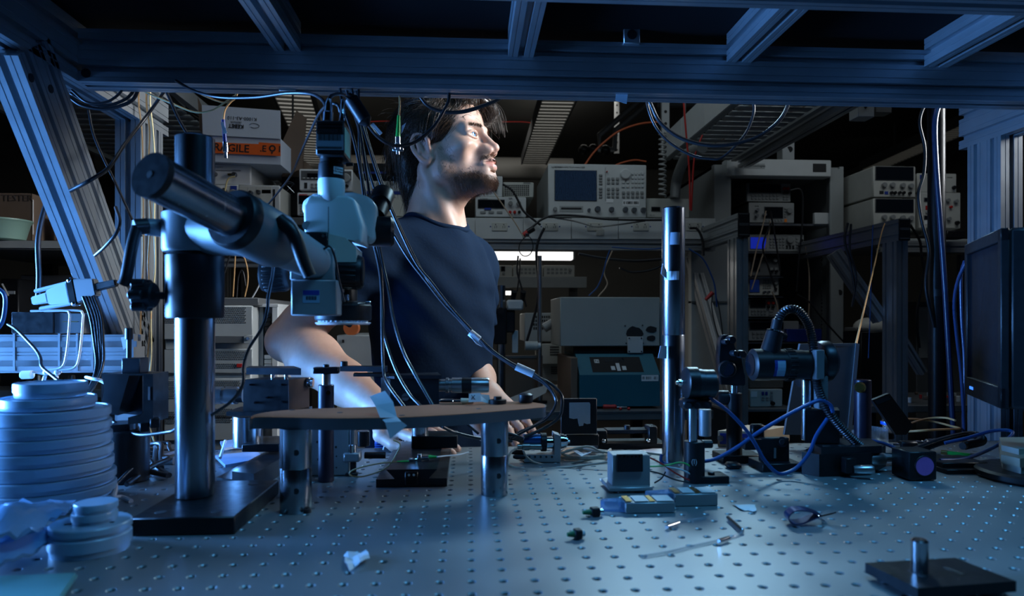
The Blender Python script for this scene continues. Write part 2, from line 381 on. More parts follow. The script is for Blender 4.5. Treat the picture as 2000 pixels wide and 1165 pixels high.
# ================================================================ microscope boom stand (left foreground)
grm = mat('grey_cast_enamel', (0.13, 0.15, 0.165), 0.40, 0.0, 0.12, 30)
dkst = mat('dark_polished_steel', (0.30, 0.32, 0.35), 0.24, 1.0, 0.15, 20, aniso=(8, 8, .5))
bc = on(352, 1049); fl_, fr_b = on(254, 1049), on(446, 1049)
bw_ = (fr_b - fl_).length; by0 = fl_.y; byb = by0 + .155
st = thing('boom_stand', 'microscope boom stand with steel column and black square base', 'boom stand', (bc.x, by0 + .07, TT))
bs = MB().bx(fl_.x, fr_b.x + .004, by0, byb, TT, TT + .0175, .0012).build('base_plate', black, st)
for dx, dy in ((.02, .02), (-.02, .02), (.02, -.02), (-.02, -.02)):
    cx = (fl_.x if dx > 0 else fr_b.x) + dx; cy = (by0 if dy > 0 else byb) + dy
    MB().cyl((cx, cy, TT + .0172), (cx, cy, TT + .0178), .0055, n=14).build('screw_hole', ink, bs)
cc = at(381, 900, by0 + .085); CR = sz(36, 381, cc.y); ctop = at(380, 268, cc.y).z
MB().cyl((cc.x, cc.y, TT + .017), (cc.x, cc.y, ctop), CR, n=40, ch=.0015).build('column', dkst, st)
z0, z1 = at(380, 622, cc.y).z, at(380, 494, cc.y).z
MB().lathe([(CR, z0), (CR + .0085, z0), (CR + .0095, z0 + .002), (CR + .0095, z1 - .004), (CR + .006, z1), (CR, z1)], (cc.x, cc.y, 0), n=40).build('safety_collar', black, st)
z2 = at(380, 416, cc.y).z
MB().lathe([(CR, z1), (CR + .0115, z1), (CR + .013, z1 + .003), (CR + .013, z2 - .002), (CR + .010, z2), (CR, z2)], (cc.x, cc.y, 0), n=40).build('clamp_sleeve', grm, st)
# boom through the cross clamp
A, B = at(300, 345, .598), at(622, 515, .805); bd_ = (B - A).normalized(); RB = .0195
J = A + (B - A) * .46                                        # where the tube enters the clamp housing
MB().lathe([(0, 0), (RB * 1.03, 0), (RB * 1.03, .006), (RB, .007)], A - bd_ * .004, bd_, 40, cap=False).build('boom_end_cap', plast, st)
MB().cyl(A - bd_ * .0045, A - bd_ * .0035, .003, n=12).build('cap_dimple', ink, st)
MB().cyl(A + bd_ * .003, B - bd_ * .03, RB, n=40).build('boom_tube', dkst, st)
MB().lathe([(RB, 0), (RB + .008, 0), (RB + .010, .003), (RB + .010, .012), (RB, .014)], A + bd_ * (.39 * (B - A).length), bd_, 40).build('clamp_ring', plast, st)
K = A + bd_ * (.43 * (B - A).length); K2 = A + bd_ * (.72 * (B - A).length)
hm = MB(); hm.lathe([(RB, 0), (RB + .009, 0), (RB + .010, .004), (RB + .010, .055), (RB + .007, .065), (RB, .067)], K, bd_, 40)
ctr = V((cc.x, cc.y, (z1 + z2) / 2 + .004)); km = K + bd_ * .03
hm.cyl(ctr, km, .027, .026, n=28)
hm.build('cross_clamp', grm, st)
MB().lathe([(RB, 0), (RB + .004, 0), (RB + .005, .010), (RB + .001, .075), (.012, .083), (0, .083)], A + bd_ * (.66 * (B - A).length), bd_, 36, cap=False).build('boom_nose', mat('pale_grey_enamel', (0.30, 0.33, 0.35), .35, 0, .08, 20), st)
# locking levers and knob
L0 = at(318, 446, cc.y); L1 = at(283, 443, cc.y - .012); L2 = at(247, 540, cc.y - .03)
lv = MB(); lv.cyl(L0, L1, .0095, .009, n=18, ch=.001); lv.build('lever_hub', grm, st)
lm = MB(); lm.cyl(at(290, 442, cc.y - .012), at(262, 444, cc.y - .02), .0085, n=16, ch=.001); lm.tube([at(268, 444, cc.y - .02), at(258, 480, cc.y - .025), L2, at(240, 556, cc.y - .03)], .0058, 12, 5); lm.build('locking_lever', plast, st)
kx = at(285, 577, cc.y - .01); kn = MB(); u_ = V((1, 0, 0))
kn.cyl(at(262, 577, cc.y - .01), at(304, 577, cc.y - .01), .0135, n=24, ch=.002)
for q in range(6):
    a = q * math.pi / 3; kn.cyl(at(264, 577, cc.y - .01) + V((0, math.cos(a), math.sin(a))) * .014, at(290, 577, cc.y - .01) + V((0, math.cos(a), math.sin(a))) * .014, .005, n=10, ch=.001)
kn.build('star_knob', plast, st); MB().cyl(at(300, 578, cc.y - .01), at(335, 578, cc.y - .005), .004, n=12).build('knob_stud', plast, st)
q0 = A + bd_ * (.60 * (B - A).length)
MB().cyl(at(470, 452, q0.y), at(505, 448, q0.y + .01), .014, n=22, ch=.002).build('clamp_boss', grm, st)
MB().cyl(at(500, 448, q0.y + .01), at(553, 446, q0.y - .01), .0125, n=20, ch=.001).build('lever_hub', plast, st)
MB().tube([at(545, 430, q0.y - .02), at(572, 455, q0.y - .022), at(592, 510, q0.y - .02), at(605, 540, q0.y - .018)], (.0075, .0065), 12, 5).build('locking_lever', plast, st)
# ================================================================ stereo microscope
MY = .82
wht = mat('microscope_white_enamel', (0.60, 0.64, 0.64), 0.34, 0.0, 0.05, 12)
mgr = mat('microscope_grey_enamel', (0.27, 0.28, 0.29), 0.42, 0.0, 0.08, 20)
ms = thing('stereo_microscope', 'white trinocular stereo microscope held on the boom with a ring light below', 'microscope', (at(640, 500, MY).x, MY, at(640, 632, MY).z))
def fbox(x0, y0, x1, y1, Y, dep, b=.002, mb=None):
    """box from photo rectangle at front depth Y, going back by dep"""
    a_, b_ = at(x0, y1, Y), at(x1, y0, Y); m_ = mb or MB()
    return m_.bx(a_.x, b_.x, Y, Y + dep, a_.z, b_.z, b)
fbox(568, 547, 658, 617, MY - .035, .05, .0015).build('carriage_plate', mgr, ms)
fbox(566, 484, 652, 548, MY - .028, .05, .0015).build('focus_block', mgr, ms)
# barcode sticker on the carriage
stk_ = fbox(591, 567, 624, 592, MY - .0353, .0004, 0).build('sticker', mat('pale_blue_label', (.25, .40, .55), .6, 0, .05), ms)
fbox(591.5, 567.5, 623.5, 576.5, MY - .0356, .0004, 0).build('sticker_band', blueink, stk_)
bcm = MB()
for i in range(11): fbox(598 + i * 1.9, 579, 598.8 + i * 1.9 + (.5 if i % 3 == 0 else 0), 586, MY - .0356, .0003, 0, bcm)
tag(bcm.build('barcode', ink, stk_), None, kind='stuff')
def knob(pa, pb, Y, r, name='focus_knob'):
    a_, b_ = at(*pa, Y), at(*pb, Y); d_ = (b_ - a_).normalized(); L = (b_ - a_).length
    o = MB().lathe([(0, 0), (r * .8, 0), (r * .97, .003), (r, .006), (r, L - .003), (r * .93, L), (0, L)], a_, b_ - a_, 40, cap=False).build(name, plast, ms)
    gm = mesh_of(MB().box((0, 0, L * .5), (.0016, .0022, L * .72), .0004), 'grip_rib', plast)
    q = (b_ - a_).to_track_quat('Z', 'Y').to_matrix().to_4x4()
    for k in range(22):
        an = k / 22 * 2 * math.pi; M_ = WM[ms.name].inverted() @ Matrix.Translation(a_) @ q @ Matrix.Rotation(an, 4, 'Z') @ Matrix.Translation((r, 0, 0))
        g = inst('grip_rib', gm, o, M_.to_translation()); g.rotation_euler = M_.to_euler()
    return o
knob((652, 530), (708, 533), MY + .0, sz(33, 680, MY)); knob((566, 538), (512, 540), MY + .015, sz(31, 540, MY))
MB().lathe([(0, 0), (.0145, 0), (.0165, .002), (.0165, .004)], at(703, 533, MY), V((1, .1, 0)), 32, cap=False).build('knob_cap', blackm, ms)
# pivot where the boom nose meets the block
MB().lathe([(.016, 0), (.018, .002), (.018, .010), (.012, .013)], B - bd_ * .018, bd_, 28).build('pivot_collar', plast, ms)
fbox(595, 453, 640, 484, MY - .022, .03, .0015).build('dovetail_bracket', black, ms)
for px in (602, 631): MB().cyl(at(px, 461, MY - .0225), at(px, 461, MY - .021), .0018, n=10).build('bracket_screw', steel2, ms)
hb = MB(); a_, b_ = at(643, 508, MY), at(697, 456, MY)
hb.prism([(0, 0), (.034, 0), (.034, .016), (.022, .028), (.0, .033)], (a_.x, MY - .018, a_.z - .004), (1, 0, 0), (0, 0, 1), -.045)
hb.build('head_support', mat('cream_enamel', (.52, .51, .44), .4, 0, .06), ms)
# head: chamfered body, wings with eyepiece tubes away from the camera
def px_prism(pts, Y, dep, mb=None):
    P_ = [at(x, y, Y) for x, y in pts]; m_ = mb or MB()
    return m_.prism([(p.x, p.z) for p in P_], (0, Y, 0), (1, 0, 0), (0, 0, 1), -dep)
hd = MB(); px_prism([(594, 455), (592, 400), (604, 384), (606, 382), (678, 382), (692, 388), (708, 440), (706, 476), (690, 470), (650, 457), (612, 455)], MY - .014, .062, hd)
bmesh.ops.bevel(hd.bm, geom=list(hd.bm.edges), offset=.0035, segments=3, affect='EDGES', profile=.6)
hd.build('head_body', wht, ms, smooth=50)
hw = MB(); px_prism([(588, 410), (590, 392), (612, 376), (690, 374), (722, 384), (734, 400), (734, 470), (716, 478), (706, 430), (600, 430)], MY + .030, .05, hw)
bmesh.ops.bevel(hw.bm, geom=list(hw.bm.edges), offset=.006, segments=3, affect='EDGES', profile=.6); hw.build('head_rear', wht, ms, smooth=50)
seam = fbox(641.3, 404, 642.1, 455, MY - .0144, .0006, 0).build('seam', ink, ms)
MB().cyl(at(599, 441, MY - .0145), at(599, 441, MY - .010), sz(8.5, 599, MY), n=24).build('side_plug', mgr, ms)
pt = at(648, 400, MY); tr = sz(26, 648, MY)
zt, zb_ = at(648, 352, MY).z, at(648, 402, MY).z
MB().lathe([(0, zb_ - .004), (tr * .55, zb_ - .002), (tr * .88, zb_ + .006), (tr * .98, zb_ + .014), (tr, zt - .003), (tr * .94, zt), (0, zt)], (pt.x, MY - .002, 0), n=36, cap=False).build('photo_tube', wht, ms)
for dx in (-.03, .03):
    e0 = V((pt.x + .012 + dx, MY + .06, pt.z - .005)); e1 = e0 + V((dx * .2, .055, .045))
    MB().lathe([(.013, 0), (.013, .03), (.015, .032), (.015, .058), (.012, .064), (0, .064)], e0, e1 - e0, 24).build('eyepiece', plast, ms)
ez = at(722, 440, MY + .06); MB().lathe([(0, 0), (.017, .0), (.019, .004), (.019, .03), (.015, .034), (0, .034)], at(716, 452, MY + .05), V((1, .1, 0)), 28, cap=False).build('eyepiece_cup', plast, ms)
ad = pt.copy(); z3, z4, z5 = at(648, 352, MY).z, at(648, 322, MY).z, at(648, 304, MY).z
MB().lathe([(sz(25, 648, MY), z3), (sz(25.5, 648, MY), z3 + .003), (sz(24, 648, MY), z4), (sz(22, 648, MY), z4 + .001), (sz(22, 648, MY), z5 - .001), (0, z5)], (pt.x, MY - .002, 0), n=36).build('camera_adaptor', black, ms)
lb = MB(); rr = sz(25.9, 648, MY)
lb.sheet([[V((pt.x + rr * math.sin(a), MY - .002 - rr * math.cos(a), at(648, y, MY).z)) for a in (.35, .55, .75, .95, 1.15)] for y in (331, 345)]).build('adaptor_label', paper, ms)
text('label_print', 'C-mount\n0.5x adaptor', .0028, ms, Matrix.Translation((pt.x + rr * math.sin(.75) * 1.012, MY - .002 - rr * math.cos(.75) * 1.012, at(648, 338, MY).z)) @ Matrix.Rotation(.75, 4, 'Z') @ FRONT, ink, local=False)
MB().cyl(at(676, 322, MY), at(690, 321, MY), .0022, n=10).build('adaptor_thumbscrew', plast, ms)
# ring light under the head
rc = V((at(662, 620, MY).x, MY + .028, at(662, 630, MY + .028).z)); R0 = sz(56, 662, MY)
MB().lathe([(R0 * .74, .002), (R0 * .96, .002), (R0, .004), (R0, .020), (R0 * .9, .024), (R0 * .5, .026)], rc, n=48, cap=False).build('ring_light', plast, ms)
MB().lathe([(R0 * .97, .0), (R0 * .99, -.001), (R0 * .92, -.003), (R0 * .72, -.003), (R0 * .68, 0), (R0 * .70, .003)], rc, n=48, cap=False).build('clear_rim', mat('clear_acrylic_rim', (.75, .62, .58), .15, 0, .05, alpha=.75), ms)
MB().lathe([(0, .004), (R0 * .7, .004)], rc, n=48, cap=False).build('objective_glass', screenm, ms)
led = mesh_of(MB().lathe([(.0022, 0), (.002, -.002), (0, -.003)], n=8, cap=False), 'led', mat('clear_led_epoxy', (.7, .75, .8), .12, 0, 0))
for k in range(30):
    a = k / 30 * 2 * math.pi; inst('led', led, ms, WM[ms.name].inverted() @ (rc + V((math.cos(a) * R0 * .82, math.sin(a) * R0 * .82, .0025))))
MB().lathe([(R0 * .5, .024), (R0 * .5, .05), (R0 * .42, .055)], rc, n=32).build('objective', plast, ms)
MB().lathe([(.006, 0), (.009, .002), (.009, .008), (.004, .011)], at(668, 590, MY), n=20).build('ring_knob', chrome, ms)
MB().cyl(at(690, 594, MY + .01), at(714, 593, MY), .0012, n=8).build('set_screw', steel2, ms); MB().cyl(at(714, 593, MY), at(724, 592.5, MY), .0024, n=10, ch=.0006).build('screw_tip', chrome, ms)
# ---------------------------------------------------------------- camera on top of the tube
cm = thing('microscope_camera', 'small black box camera on top of the microscope with silver connectors', 'camera', (pt.x, MY, at(648, 304, MY).z))
cbx = MB(); a_, b_ = at(617, 303, MY - .024), at(672, 236, MY - .024); cbx.bx(a_.x, b_.x, MY - .024, MY + .024, a_.z, b_.z, .0012); cbx.build('housing', black, cm)
lbm = MB().bx(a_.x + .0005, b_.x - .0005, MY - .0244, MY - .0240, at(0, 283, MY - .024).z, at(0, 252, MY - .024).z).build('barcode_label', mat('dull_blue_label', (.18, .22, .28), .6, 0, .05), cm)
text('serial_number', '078000592', .0062, lbm, Matrix.Translation((at(645, 255.5, MY).x - .001, MY - .0246, at(645, 256, MY - .024).z)) @ Matrix.Rotation(math.pi, 4, 'Y') @ FRONT, ink, local=False)
bcm = MB()
for i in range(26):
    x = a_.x + .003 + i * (b_.x - a_.x - .006) / 26; bcm.bx(x, x + random.choice((.0004, .0008)), MY - .0247, MY - .0244, at(0, 275, MY).z, at(0, 262, MY).z)
tag(bcm.build('barcode', ink, lbm), None, kind='stuff')
for row in (240, 247, 289, 297):
    vm = MB()
    for i in range(16):
        x = a_.x + .002 + i * (b_.x - a_.x - .004) / 16; vm.bx(x, x + .0011, MY - .0247, MY - .024, at(0, row + 2, MY).z, at(0, row - 2, MY).z)
    tag(vm.build('cooling_fins', plast, cm), None, kind='stuff')
MB().bx(b_.x - .0002, b_.x + .0004, MY - .020, MY + .014, at(0, 296, MY).z, at(0, 246, MY).z).build('green_label', mat('pale_green_label', (.35, .75, .55), .5, 0, .1), cm)
for px, h, r in ((640, 226, 10), (668, 222, 6)):
    p0 = at(px, 237, MY); p1 = at(px + 1, h - 10, MY)
    MB().lathe([(sz(r, px, MY), 0), (sz(r, px, MY), .010), (sz(r * .8, px, MY), .011), (sz(r * .8, px, MY), .020), (sz(r * .5, px, MY), .026)], p0, p1 - p0, 18).build('connector', chrome, cm)
# ================================================================ round stage plate on posts
pm = mat('rust_brown_plate', (0.34, 0.12, 0.055), 0.8, 0.0, 0.35, 14, bump=.05, spec=.15)
pedge = mat('plate_edge_steel', (0.16, 0.17, 0.19), 0.35, 0.8, 0.15, 20)
ZP = TT + .103; ZPb = TT + .0905
rim = [(487, 818), (500, 815.5), (560, 816), (620, 817.5), (700, 817.5), (780, 816), (860, 812), (940, 806.5), (1000, 801.5), (1045, 797.5), (1065, 795)]
back = [(1062, 789), (1030, 785.5), (980, 784.5), (900, 787.5), (800, 793), (700, 796), (600, 799), (540, 803), (505, 808), (490, 813)]
pts = [on(x, y, ZP) for x, y in rim + back]
pts = spline([tuple(p) for p in pts] + [tuple(pts[0])], 4)[:-1]
pl = thing('stage_plate', 'rust-brown rounded metal plate raised on steel posts', 'stage', (on(780, 806, ZP).x, on(780, 806, ZP).y, TT))
w_ = MB(); w_.prism([(p.x, p.y) for p in pts], (0, 0, ZPb), (1, 0, 0), (0, 1, 0), ZP - .0006 - ZPb); w_.build('plate', pedge, pl, smooth=30)
cxp = sum((V((p.x, p.y, 0)) for p in pts), V()) / len(pts)
w_ = MB(); w_.prism([((p.x - cxp.x) * .992 + cxp.x, (p.y - cxp.y) * .985 + cxp.y) for p in pts], (0, 0, ZP - .0007), (1, 0, 0), (0, 1, 0), .0007); w_.build('plate_top', pm, pl, smooth=30)
for px, py, rpx in ((571, 1006, 31), (967, 972, 27)):
    p = on(px, py); r = sz(rpx, px, p.y); p.y += r * .9
    o = MB().lathe([(r * .96, 0), (r, .001), (r, (ZPb - TT) * .52), (r * .985, (ZPb - TT) * .525), (r, (ZPb - TT) * .53), (r, ZPb - TT)], (p.x, p.y, TT), n=40).build('leg', dkst, pl)
    for zz in (.025, .066): MB().cyl((p.x + r * .25, p.y - r * .955, TT + zz), (p.x + r * .25, p.y - r * .99, TT + zz), .0032, n=12).build('cross_hole', ink, o)

for px, py in ((571, 801.5), (664, 806.5), (785, 812), (935, 799)): 
    c_ = on(px, py, ZP); MB().cyl((c_.x, c_.y, ZP - .0002), (c_.x, c_.y, ZP + .0003), .0032, n=12).build('tapped_hole', ink, pl)
c_ = on(570, 1004); bolt = MB(); bolt.lathe([(.006, 0), (.006, .004), (.0035, .0045), (.0035, .006)], (c_.x + .014, c_.y + .004, TT), n=12); tag(bolt.build('loose_screw', blackm, None), 'small dark screw lying beside the front post of the brown plate', 'screw')
# strip of tape stuck on the plate edge
e_ = on(765, 816.5, ZP); tp = [[at(722, 775, e_.y + .028), at(752, 764, e_.y + .028)], [at(733, 793, e_.y + .016), at(768, 786, e_.y + .016)], [on(742, 815, ZP + .0006), on(775, 814.5, ZP + .0006)], [at(752, 826, e_.y - .004), at(784, 824, e_.y - .004)], [at(762, 858, e_.y - .004), at(795, 832, e_.y - .004)]]
tag(MB().sheet(tp, .0005).build('tape_strip', tape, None, smooth=0), 'strip of white tape stuck across the front edge of the brown plate', 'tape')
# ================================================================ optics and mounts on the table
def T_at(name, label, cat, p, group=None): return thing(name, label, cat, (p.x, p.y, TT), 0, group)
def vcyl(px, y0, y1, rpx, Y, n=28, ch=.0008, mb=None, r=None):
    """vertical cylinder seen from row y0 (top) to y1 (bottom) at depth Y"""
    a_, b_ = at(px, y1, Y), at(px, y0, Y); m_ = mb or MB(); return m_.cyl((a_.x, Y, max(a_.z, TT)), (a_.x, Y, b_.z), r or sz(rpx, px, Y), n=n, ch=ch)
def hcyl(x0, x1, y, rpx, Y, prof=None, n=32, mb=None, dY=0.0):
    """horizontal cylinder along the row y; prof = list of (t, r factor)"""
    a_, b_ = at(x0, y, Y), at(x1, y, Y + dY); L = (b_ - a_).length; r = sz(rpx, (x0 + x1) / 2, Y); m_ = mb or MB()
    pr = [(r * f, t * L) for t, f in (prof or [(0, .94), (.02, 1), (.98, 1), (1, .94)])]
    return m_.lathe(pr, a_, b_ - a_, n)
# ---- dovetail rail in the centre with a post and fibre connector
p = on(805, 952); Y0 = p.y; X0, X1 = on(735, 952).x, on(873, 952).x; w = X1 - X0; cx = (X0 + X1) / 2
rl = T_at('dovetail_rail', 'black dovetail rail lying on the table under the brown plate', 'rail', V((cx, Y0 + .1, TT)))
R_ = MB(); R_.prism([(-w / 2, 0), (w / 2, 0), (w / 2, .010), (w * .24, .0105), (w * .36, .022), (-w * .36, .022), (-w * .24, .0105), (-w / 2, .010)], (cx, Y0, TT), (1, 0, 0), (0, 0, 1), -.20); R_.build('rail', blackm, rl, smooth=0)
MB().bx(cx - .008, cx + .008, Y0 - .004, Y0, TT + .003, TT + .020, .001).build('end_clamp', plast, rl)
for dx in (-.003, .003): MB().cyl((cx + dx, Y0 - .0045, TT + .016), (cx + dx, Y0 - .003, TT + .016), .0016, n=10).build('clamp_pin', chrome, rl)
MB().bx(cx - .012, cx + w * .62, Y0 + .14, Y0 + .19, TT + .022, TT + .040, .001).build('carriage', black, rl)
MB().cyl((cx - .001, Y0 + .16, TT + .04), (cx - .001, Y0 + .16, TT + .088), .012, n=28).build('carriage_post', steel, rl)
fc = thing('fibre_connector', 'green-booted fibre connector lying on the dovetail rail', 'connector', at(822, 900, Y0 + .05) - V((0, 0, .002)))
yq = Y0 + .05
hcyl(775, 800, 903, 3.6, yq, [(0, .5), (.5, .9), (1, 1)]).build('green_boot', greenm, fc); hcyl(799, 816, 899, 4.2, yq).build('ferrule_body', chrome, fc)
fbox(815, 888, 823, 907, yq - .003, .008, .0006).build('mating_flange', steel2, fc); hcyl(823, 838, 896, 4.4, yq).build('ferrule_body', chrome, fc); hcyl(837, 854, 893, 4, yq, [(0, 1), (1, .45)]).build('green_boot', greenm, fc)
# ---- aluminium translation stage under the plate
p = on(640, 931); Y0 = p.y
ts = T_at('translation_stage', 'grey aluminium translation stage with a vertical micrometer under the brown plate', 'translation stage', p)
fbox(601, 838, 681, 930, Y0, .05, .001).build('stage_block', alu2, ts)
for px, py, r in ((633, 852, 4.6), (620, 864, 2.4), (638, 882, 2.8), (622, 898, 2.8), (637, 914, 2.8), (657, 892, 1.6), (657, 914, 1.6), (604, 880, 2.4), (656, 874, 2.2)): MB().cyl(at(px, py, Y0 - .0004), at(px, py, Y0 + .001), sz(r, px, Y0), n=14).build('bolt_hole', ink, ts)
vcyl(688, 836, 890, 7.5, Y0 + .005).build('micrometer', steel2, ts); vcyl(688, 868, 889, 8.5, Y0 + .005).build('micrometer_thimble', chrome, ts)
fbox(670, 885, 703, 904, Y0 - .002, .018, .002).build('micrometer_bracket', alu2, ts); vcyl(690, 903, 928, 6, Y0 + .004).build('spindle', black, ts)
fbox(674, 925, 698, 931, Y0 - .004, .012, .001).build('foot_clamp', black, ts)
hcyl(712, 753, 890, 6.5, Y0 + .03).build('side_micrometer', plast, ts); vcyl(710, 842, 872, 12, Y0 + .06).build('objective_barrel', blackm, ts); vcyl(710, 862, 869, 9, Y0 + .059).build('objective_ring', steel2, ts)
# ---- black motor box left of the plate on a pedestal
Y0 = .985
mb_ = thing('motorised_stage', 'black box stage on a steel pedestal at the left end of the brown plate', 'motor stage', (at(520, 800, Y0).x, Y0, TT))
def slab(pp, ya, yb, mb=None):
    """vertical-sided slab: footprint given as (px, Y); rows ya (top) .. yb (bottom) measured at the first point"""
    z1, z0 = at(pp[0][0], ya, pp[0][1]).z, at(pp[0][0], yb, pp[0][1]).z; P_ = [at(x, 700, Y) for x, Y in pp]; m_ = mb or MB()
    return m_.prism([(q.x, q.y) for q in P_], (0, 0, z0), (1, 0, 0), (0, 1, 0), z1 - z0)
slab([(475, Y0), (563, Y0 - .01), (604, Y0 + .035), (520, Y0 + .05)], 742, 806).build('housing', black, mb_, smooth=0)
slab([(563.5, Y0 - .0105), (604.5, Y0 + .0345), (604, Y0 + .036), (563, Y0 - .009)], 743, 803).build('lit_side', mat('brown_lit_side', (.10, .07, .065), .45, .4, .2), mb_, smooth=0)  # side face of the black box, the brownish light on it put into the colour
for px, py in ((489, 752), (551, 752), (521, 777), (551, 786), (498, 787)): MB().cyl(at(px, py, Y0 - .0105), at(px, py, Y0 + .004), .0016, n=8).build('screw', blackm, mb_)
slab([(442, Y0 - .005), (600, Y0 - .02), (610, Y0 + .05), (470, Y0 + .055)], 805, 813).build('adapter_plate', black, mb_, smooth=0)
slab([(481, Y0 + .004), (588, Y0 - .012), (574, Y0 + .04), (486, Y0 + .045)], 719, 732).build('top_bracket', blackm, mb_, smooth=0)
for px in (533, 559): vcyl(px, 730, 742, 4, Y0 + .01).build('bracket_stud', chrome, mb_)
hcyl(416, 476, 773, 17, Y0 + .02, [(0, .85), (.04, 1), (.3, 1), (.31, .9), (.42, .9), (.43, 1), (.8, 1), (.81, .8), (1, .8)]).build('thimble', steel2, mb_)
hcyl(600, 612, 748, 11, Y0 + .03, [(0, .9), (.5, 1), (1, .8)]).build('end_ring', chrome, mb_)
vcyl(484, 812, 872, 31, Y0 + .025, r=.0205).build('pedestal', steel, mb_)
# ---- black rail the pedestal stands on
a_, b_, c_, d_ = on(423, 952), on(496, 962), on(560, 888), on(500, 880)
rl2 = thing('dovetail_rail', 'black dovetail rail with a toothed edge running away at left of the brown plate', 'rail', (a_.x, a_.y, TT))
q = MB(); q.prism([(v.x, v.y) for v in (a_, b_, c_ + V((.05, .13, 0)), d_ + V((.05, .13, 0)))], (0, 0, TT), (1, 0, 0), (0, 1, 0), .012); q.build('rail', blackm, rl2, smooth=0)
q = MB(); u = (c_ - b_).normalized(); q.prism([(v.x, v.y) for v in (a_ + (b_ - a_) * .42, b_, c_ + V((.05, .13, 0)), d_ + (c_ - d_) * .42 + V((.05, .13, 0)))], (0, 0, TT + .012), (1, 0, 0), (0, 1, 0), .010); q.build('dovetail', blackm, rl2, smooth=0)
fbox(472, 868, 545, 884, Y0 - .015, .07, .001).build('carriage', black, rl2)
# ---- post holder with a fork clamp
Y0 = .90
ph = thing('post_holder', 'dark purple post holder with a small black clamp bar behind the brown plate', 'post holder', (at(637, 780, Y0).x, Y0, TT))
purp = mat('purple_black_anodise', (.020, .018, .034), .35, .3, .2, 40)
vcyl(637, 752, 1000, 15, Y0).build('holder', purp, ph); vcyl(637, 730, 753, 8.5, Y0).build('post', steel, ph); vcyl(637, 712, 733, 6, Y0).build('post_tip', plast, ph)
fbox(611, 718, 660, 731, Y0 - .010, .014, .0008).build('clamp_bar', black, ph); MB().cyl(at(641, 768, Y0 - .0112), at(641, 768, Y0 - .008), .003, n=12).build('thumbscrew', chrome, ph)
# ---- black motor box right of it with silver micrometer
Y0 = .97
mr = thing('piezo_stage', 'black motor box with a thick silver micrometer behind the right of the brown plate', 'motor stage', (at(800, 790, Y0).x, Y0, TT))
slab([(744, Y0 + .03), (762, Y0), (857, Y0 - .004), (850, Y0 + .05)], 738, 815).build('housing', black, mr, smooth=0)
slab([(750, Y0 + .02), (770, Y0 - .004), (862, Y0 - .008), (855, Y0 + .05)], 731, 738).build('lid', blackm, mr, smooth=0)
o = MB().cyl(at(792, 776, Y0 - .004), at(792, 776, Y0), sz(7.5, 792, Y0), n=20).build('slotted_screw', steel2, mr); fbox(785, 775.2, 799, 776.8, Y0 - .0045, .0006, 0).build('slot', ink, o)
hcyl(856, 955, 753, 15, Y0 + .01, [(0, .8), (.14, .8), (.15, 1), (.20, 1), (.21, .86), (.26, .86), (.27, 1), (.46, 1), (.47, .93), (.62, .93), (.63, 1), (.97, 1), (1, .9)]).build('micrometer', steel2, mr)
hcyl(902, 921, 753, 15.2, Y0 + .01).build('micrometer_band', plast, mr)
slab([(664, Y0 + .01), (756, Y0 - .005), (757, Y0 + .02), (668, Y0 + .03)], 716, 726).build('cantilever_bar', blackm, mr, smooth=0)
vcyl(672, 706, 718, 7, Y0 + .015).build('bar_knob', plast, mr); slab([(690, Y0), (760, Y0 - .008), (760, Y0 + .02), (692, Y0 + .03)], 731, 736).build('lower_bar', black, mr, smooth=0)
sp = thing('cable_connectors', 'silver connectors tagged X on the brown plate beside the micrometer', 'connector', on(900, 795, ZP))
Yc = on(900, 792, ZP).y + .01
hcyl(858, 902, 786, 6.5, Yc, [(0, .8), (.1, 1), (.6, 1), (.62, .85), (1, .85)]).build('plug_barrel', chrome, sp); hcyl(900, 925, 784, 6, Yc, [(0, 1), (1, .8)]).build('strain_relief', mat('cream_boot', (.55, .52, .38), .5, 0, .1), sp)
tg = MB().sheet([[at(916, 770, Yc - .004), at(938, 768, Yc - .004)], [at(915, 786, Yc - .006), at(940, 785, Yc - .006)]], .0004).build('tape_flag', paper, sp, smooth=0)
text('flag_letter', 'X', .008, sp, Matrix.Translation(at(924, 777, Yc - .0058)) @ FRONT, ink, local=False)
MB().sheet([[at(934, 770, Yc + .002), at(955, 772, Yc + .004)], [at(936, 784, Yc), at(960, 790, Yc + .004)]], .0004).build('tape_flag', paper, sp, smooth=0)
for px in (972, 1027):
    c_ = on(px, 789 if px < 1000 else 787, ZP); o = MB(); o.lathe([(.008, 0), (.009, .001), (.009, .010), (.006, .012), (0, .012)] if px > 1000 else [(.011, 0), (.011, .005), (.005, .0055), (.005, .009), (0, .009)], (c_.x, c_.y, ZP), n=20)
    tag(o.build('thumb_nut' if px > 1000 else 'washer_stack', black, None), 'black cylindrical nut at the right end of the brown plate' if px > 1000 else 'low black washer stack on the brown plate by the cables', 'nut')
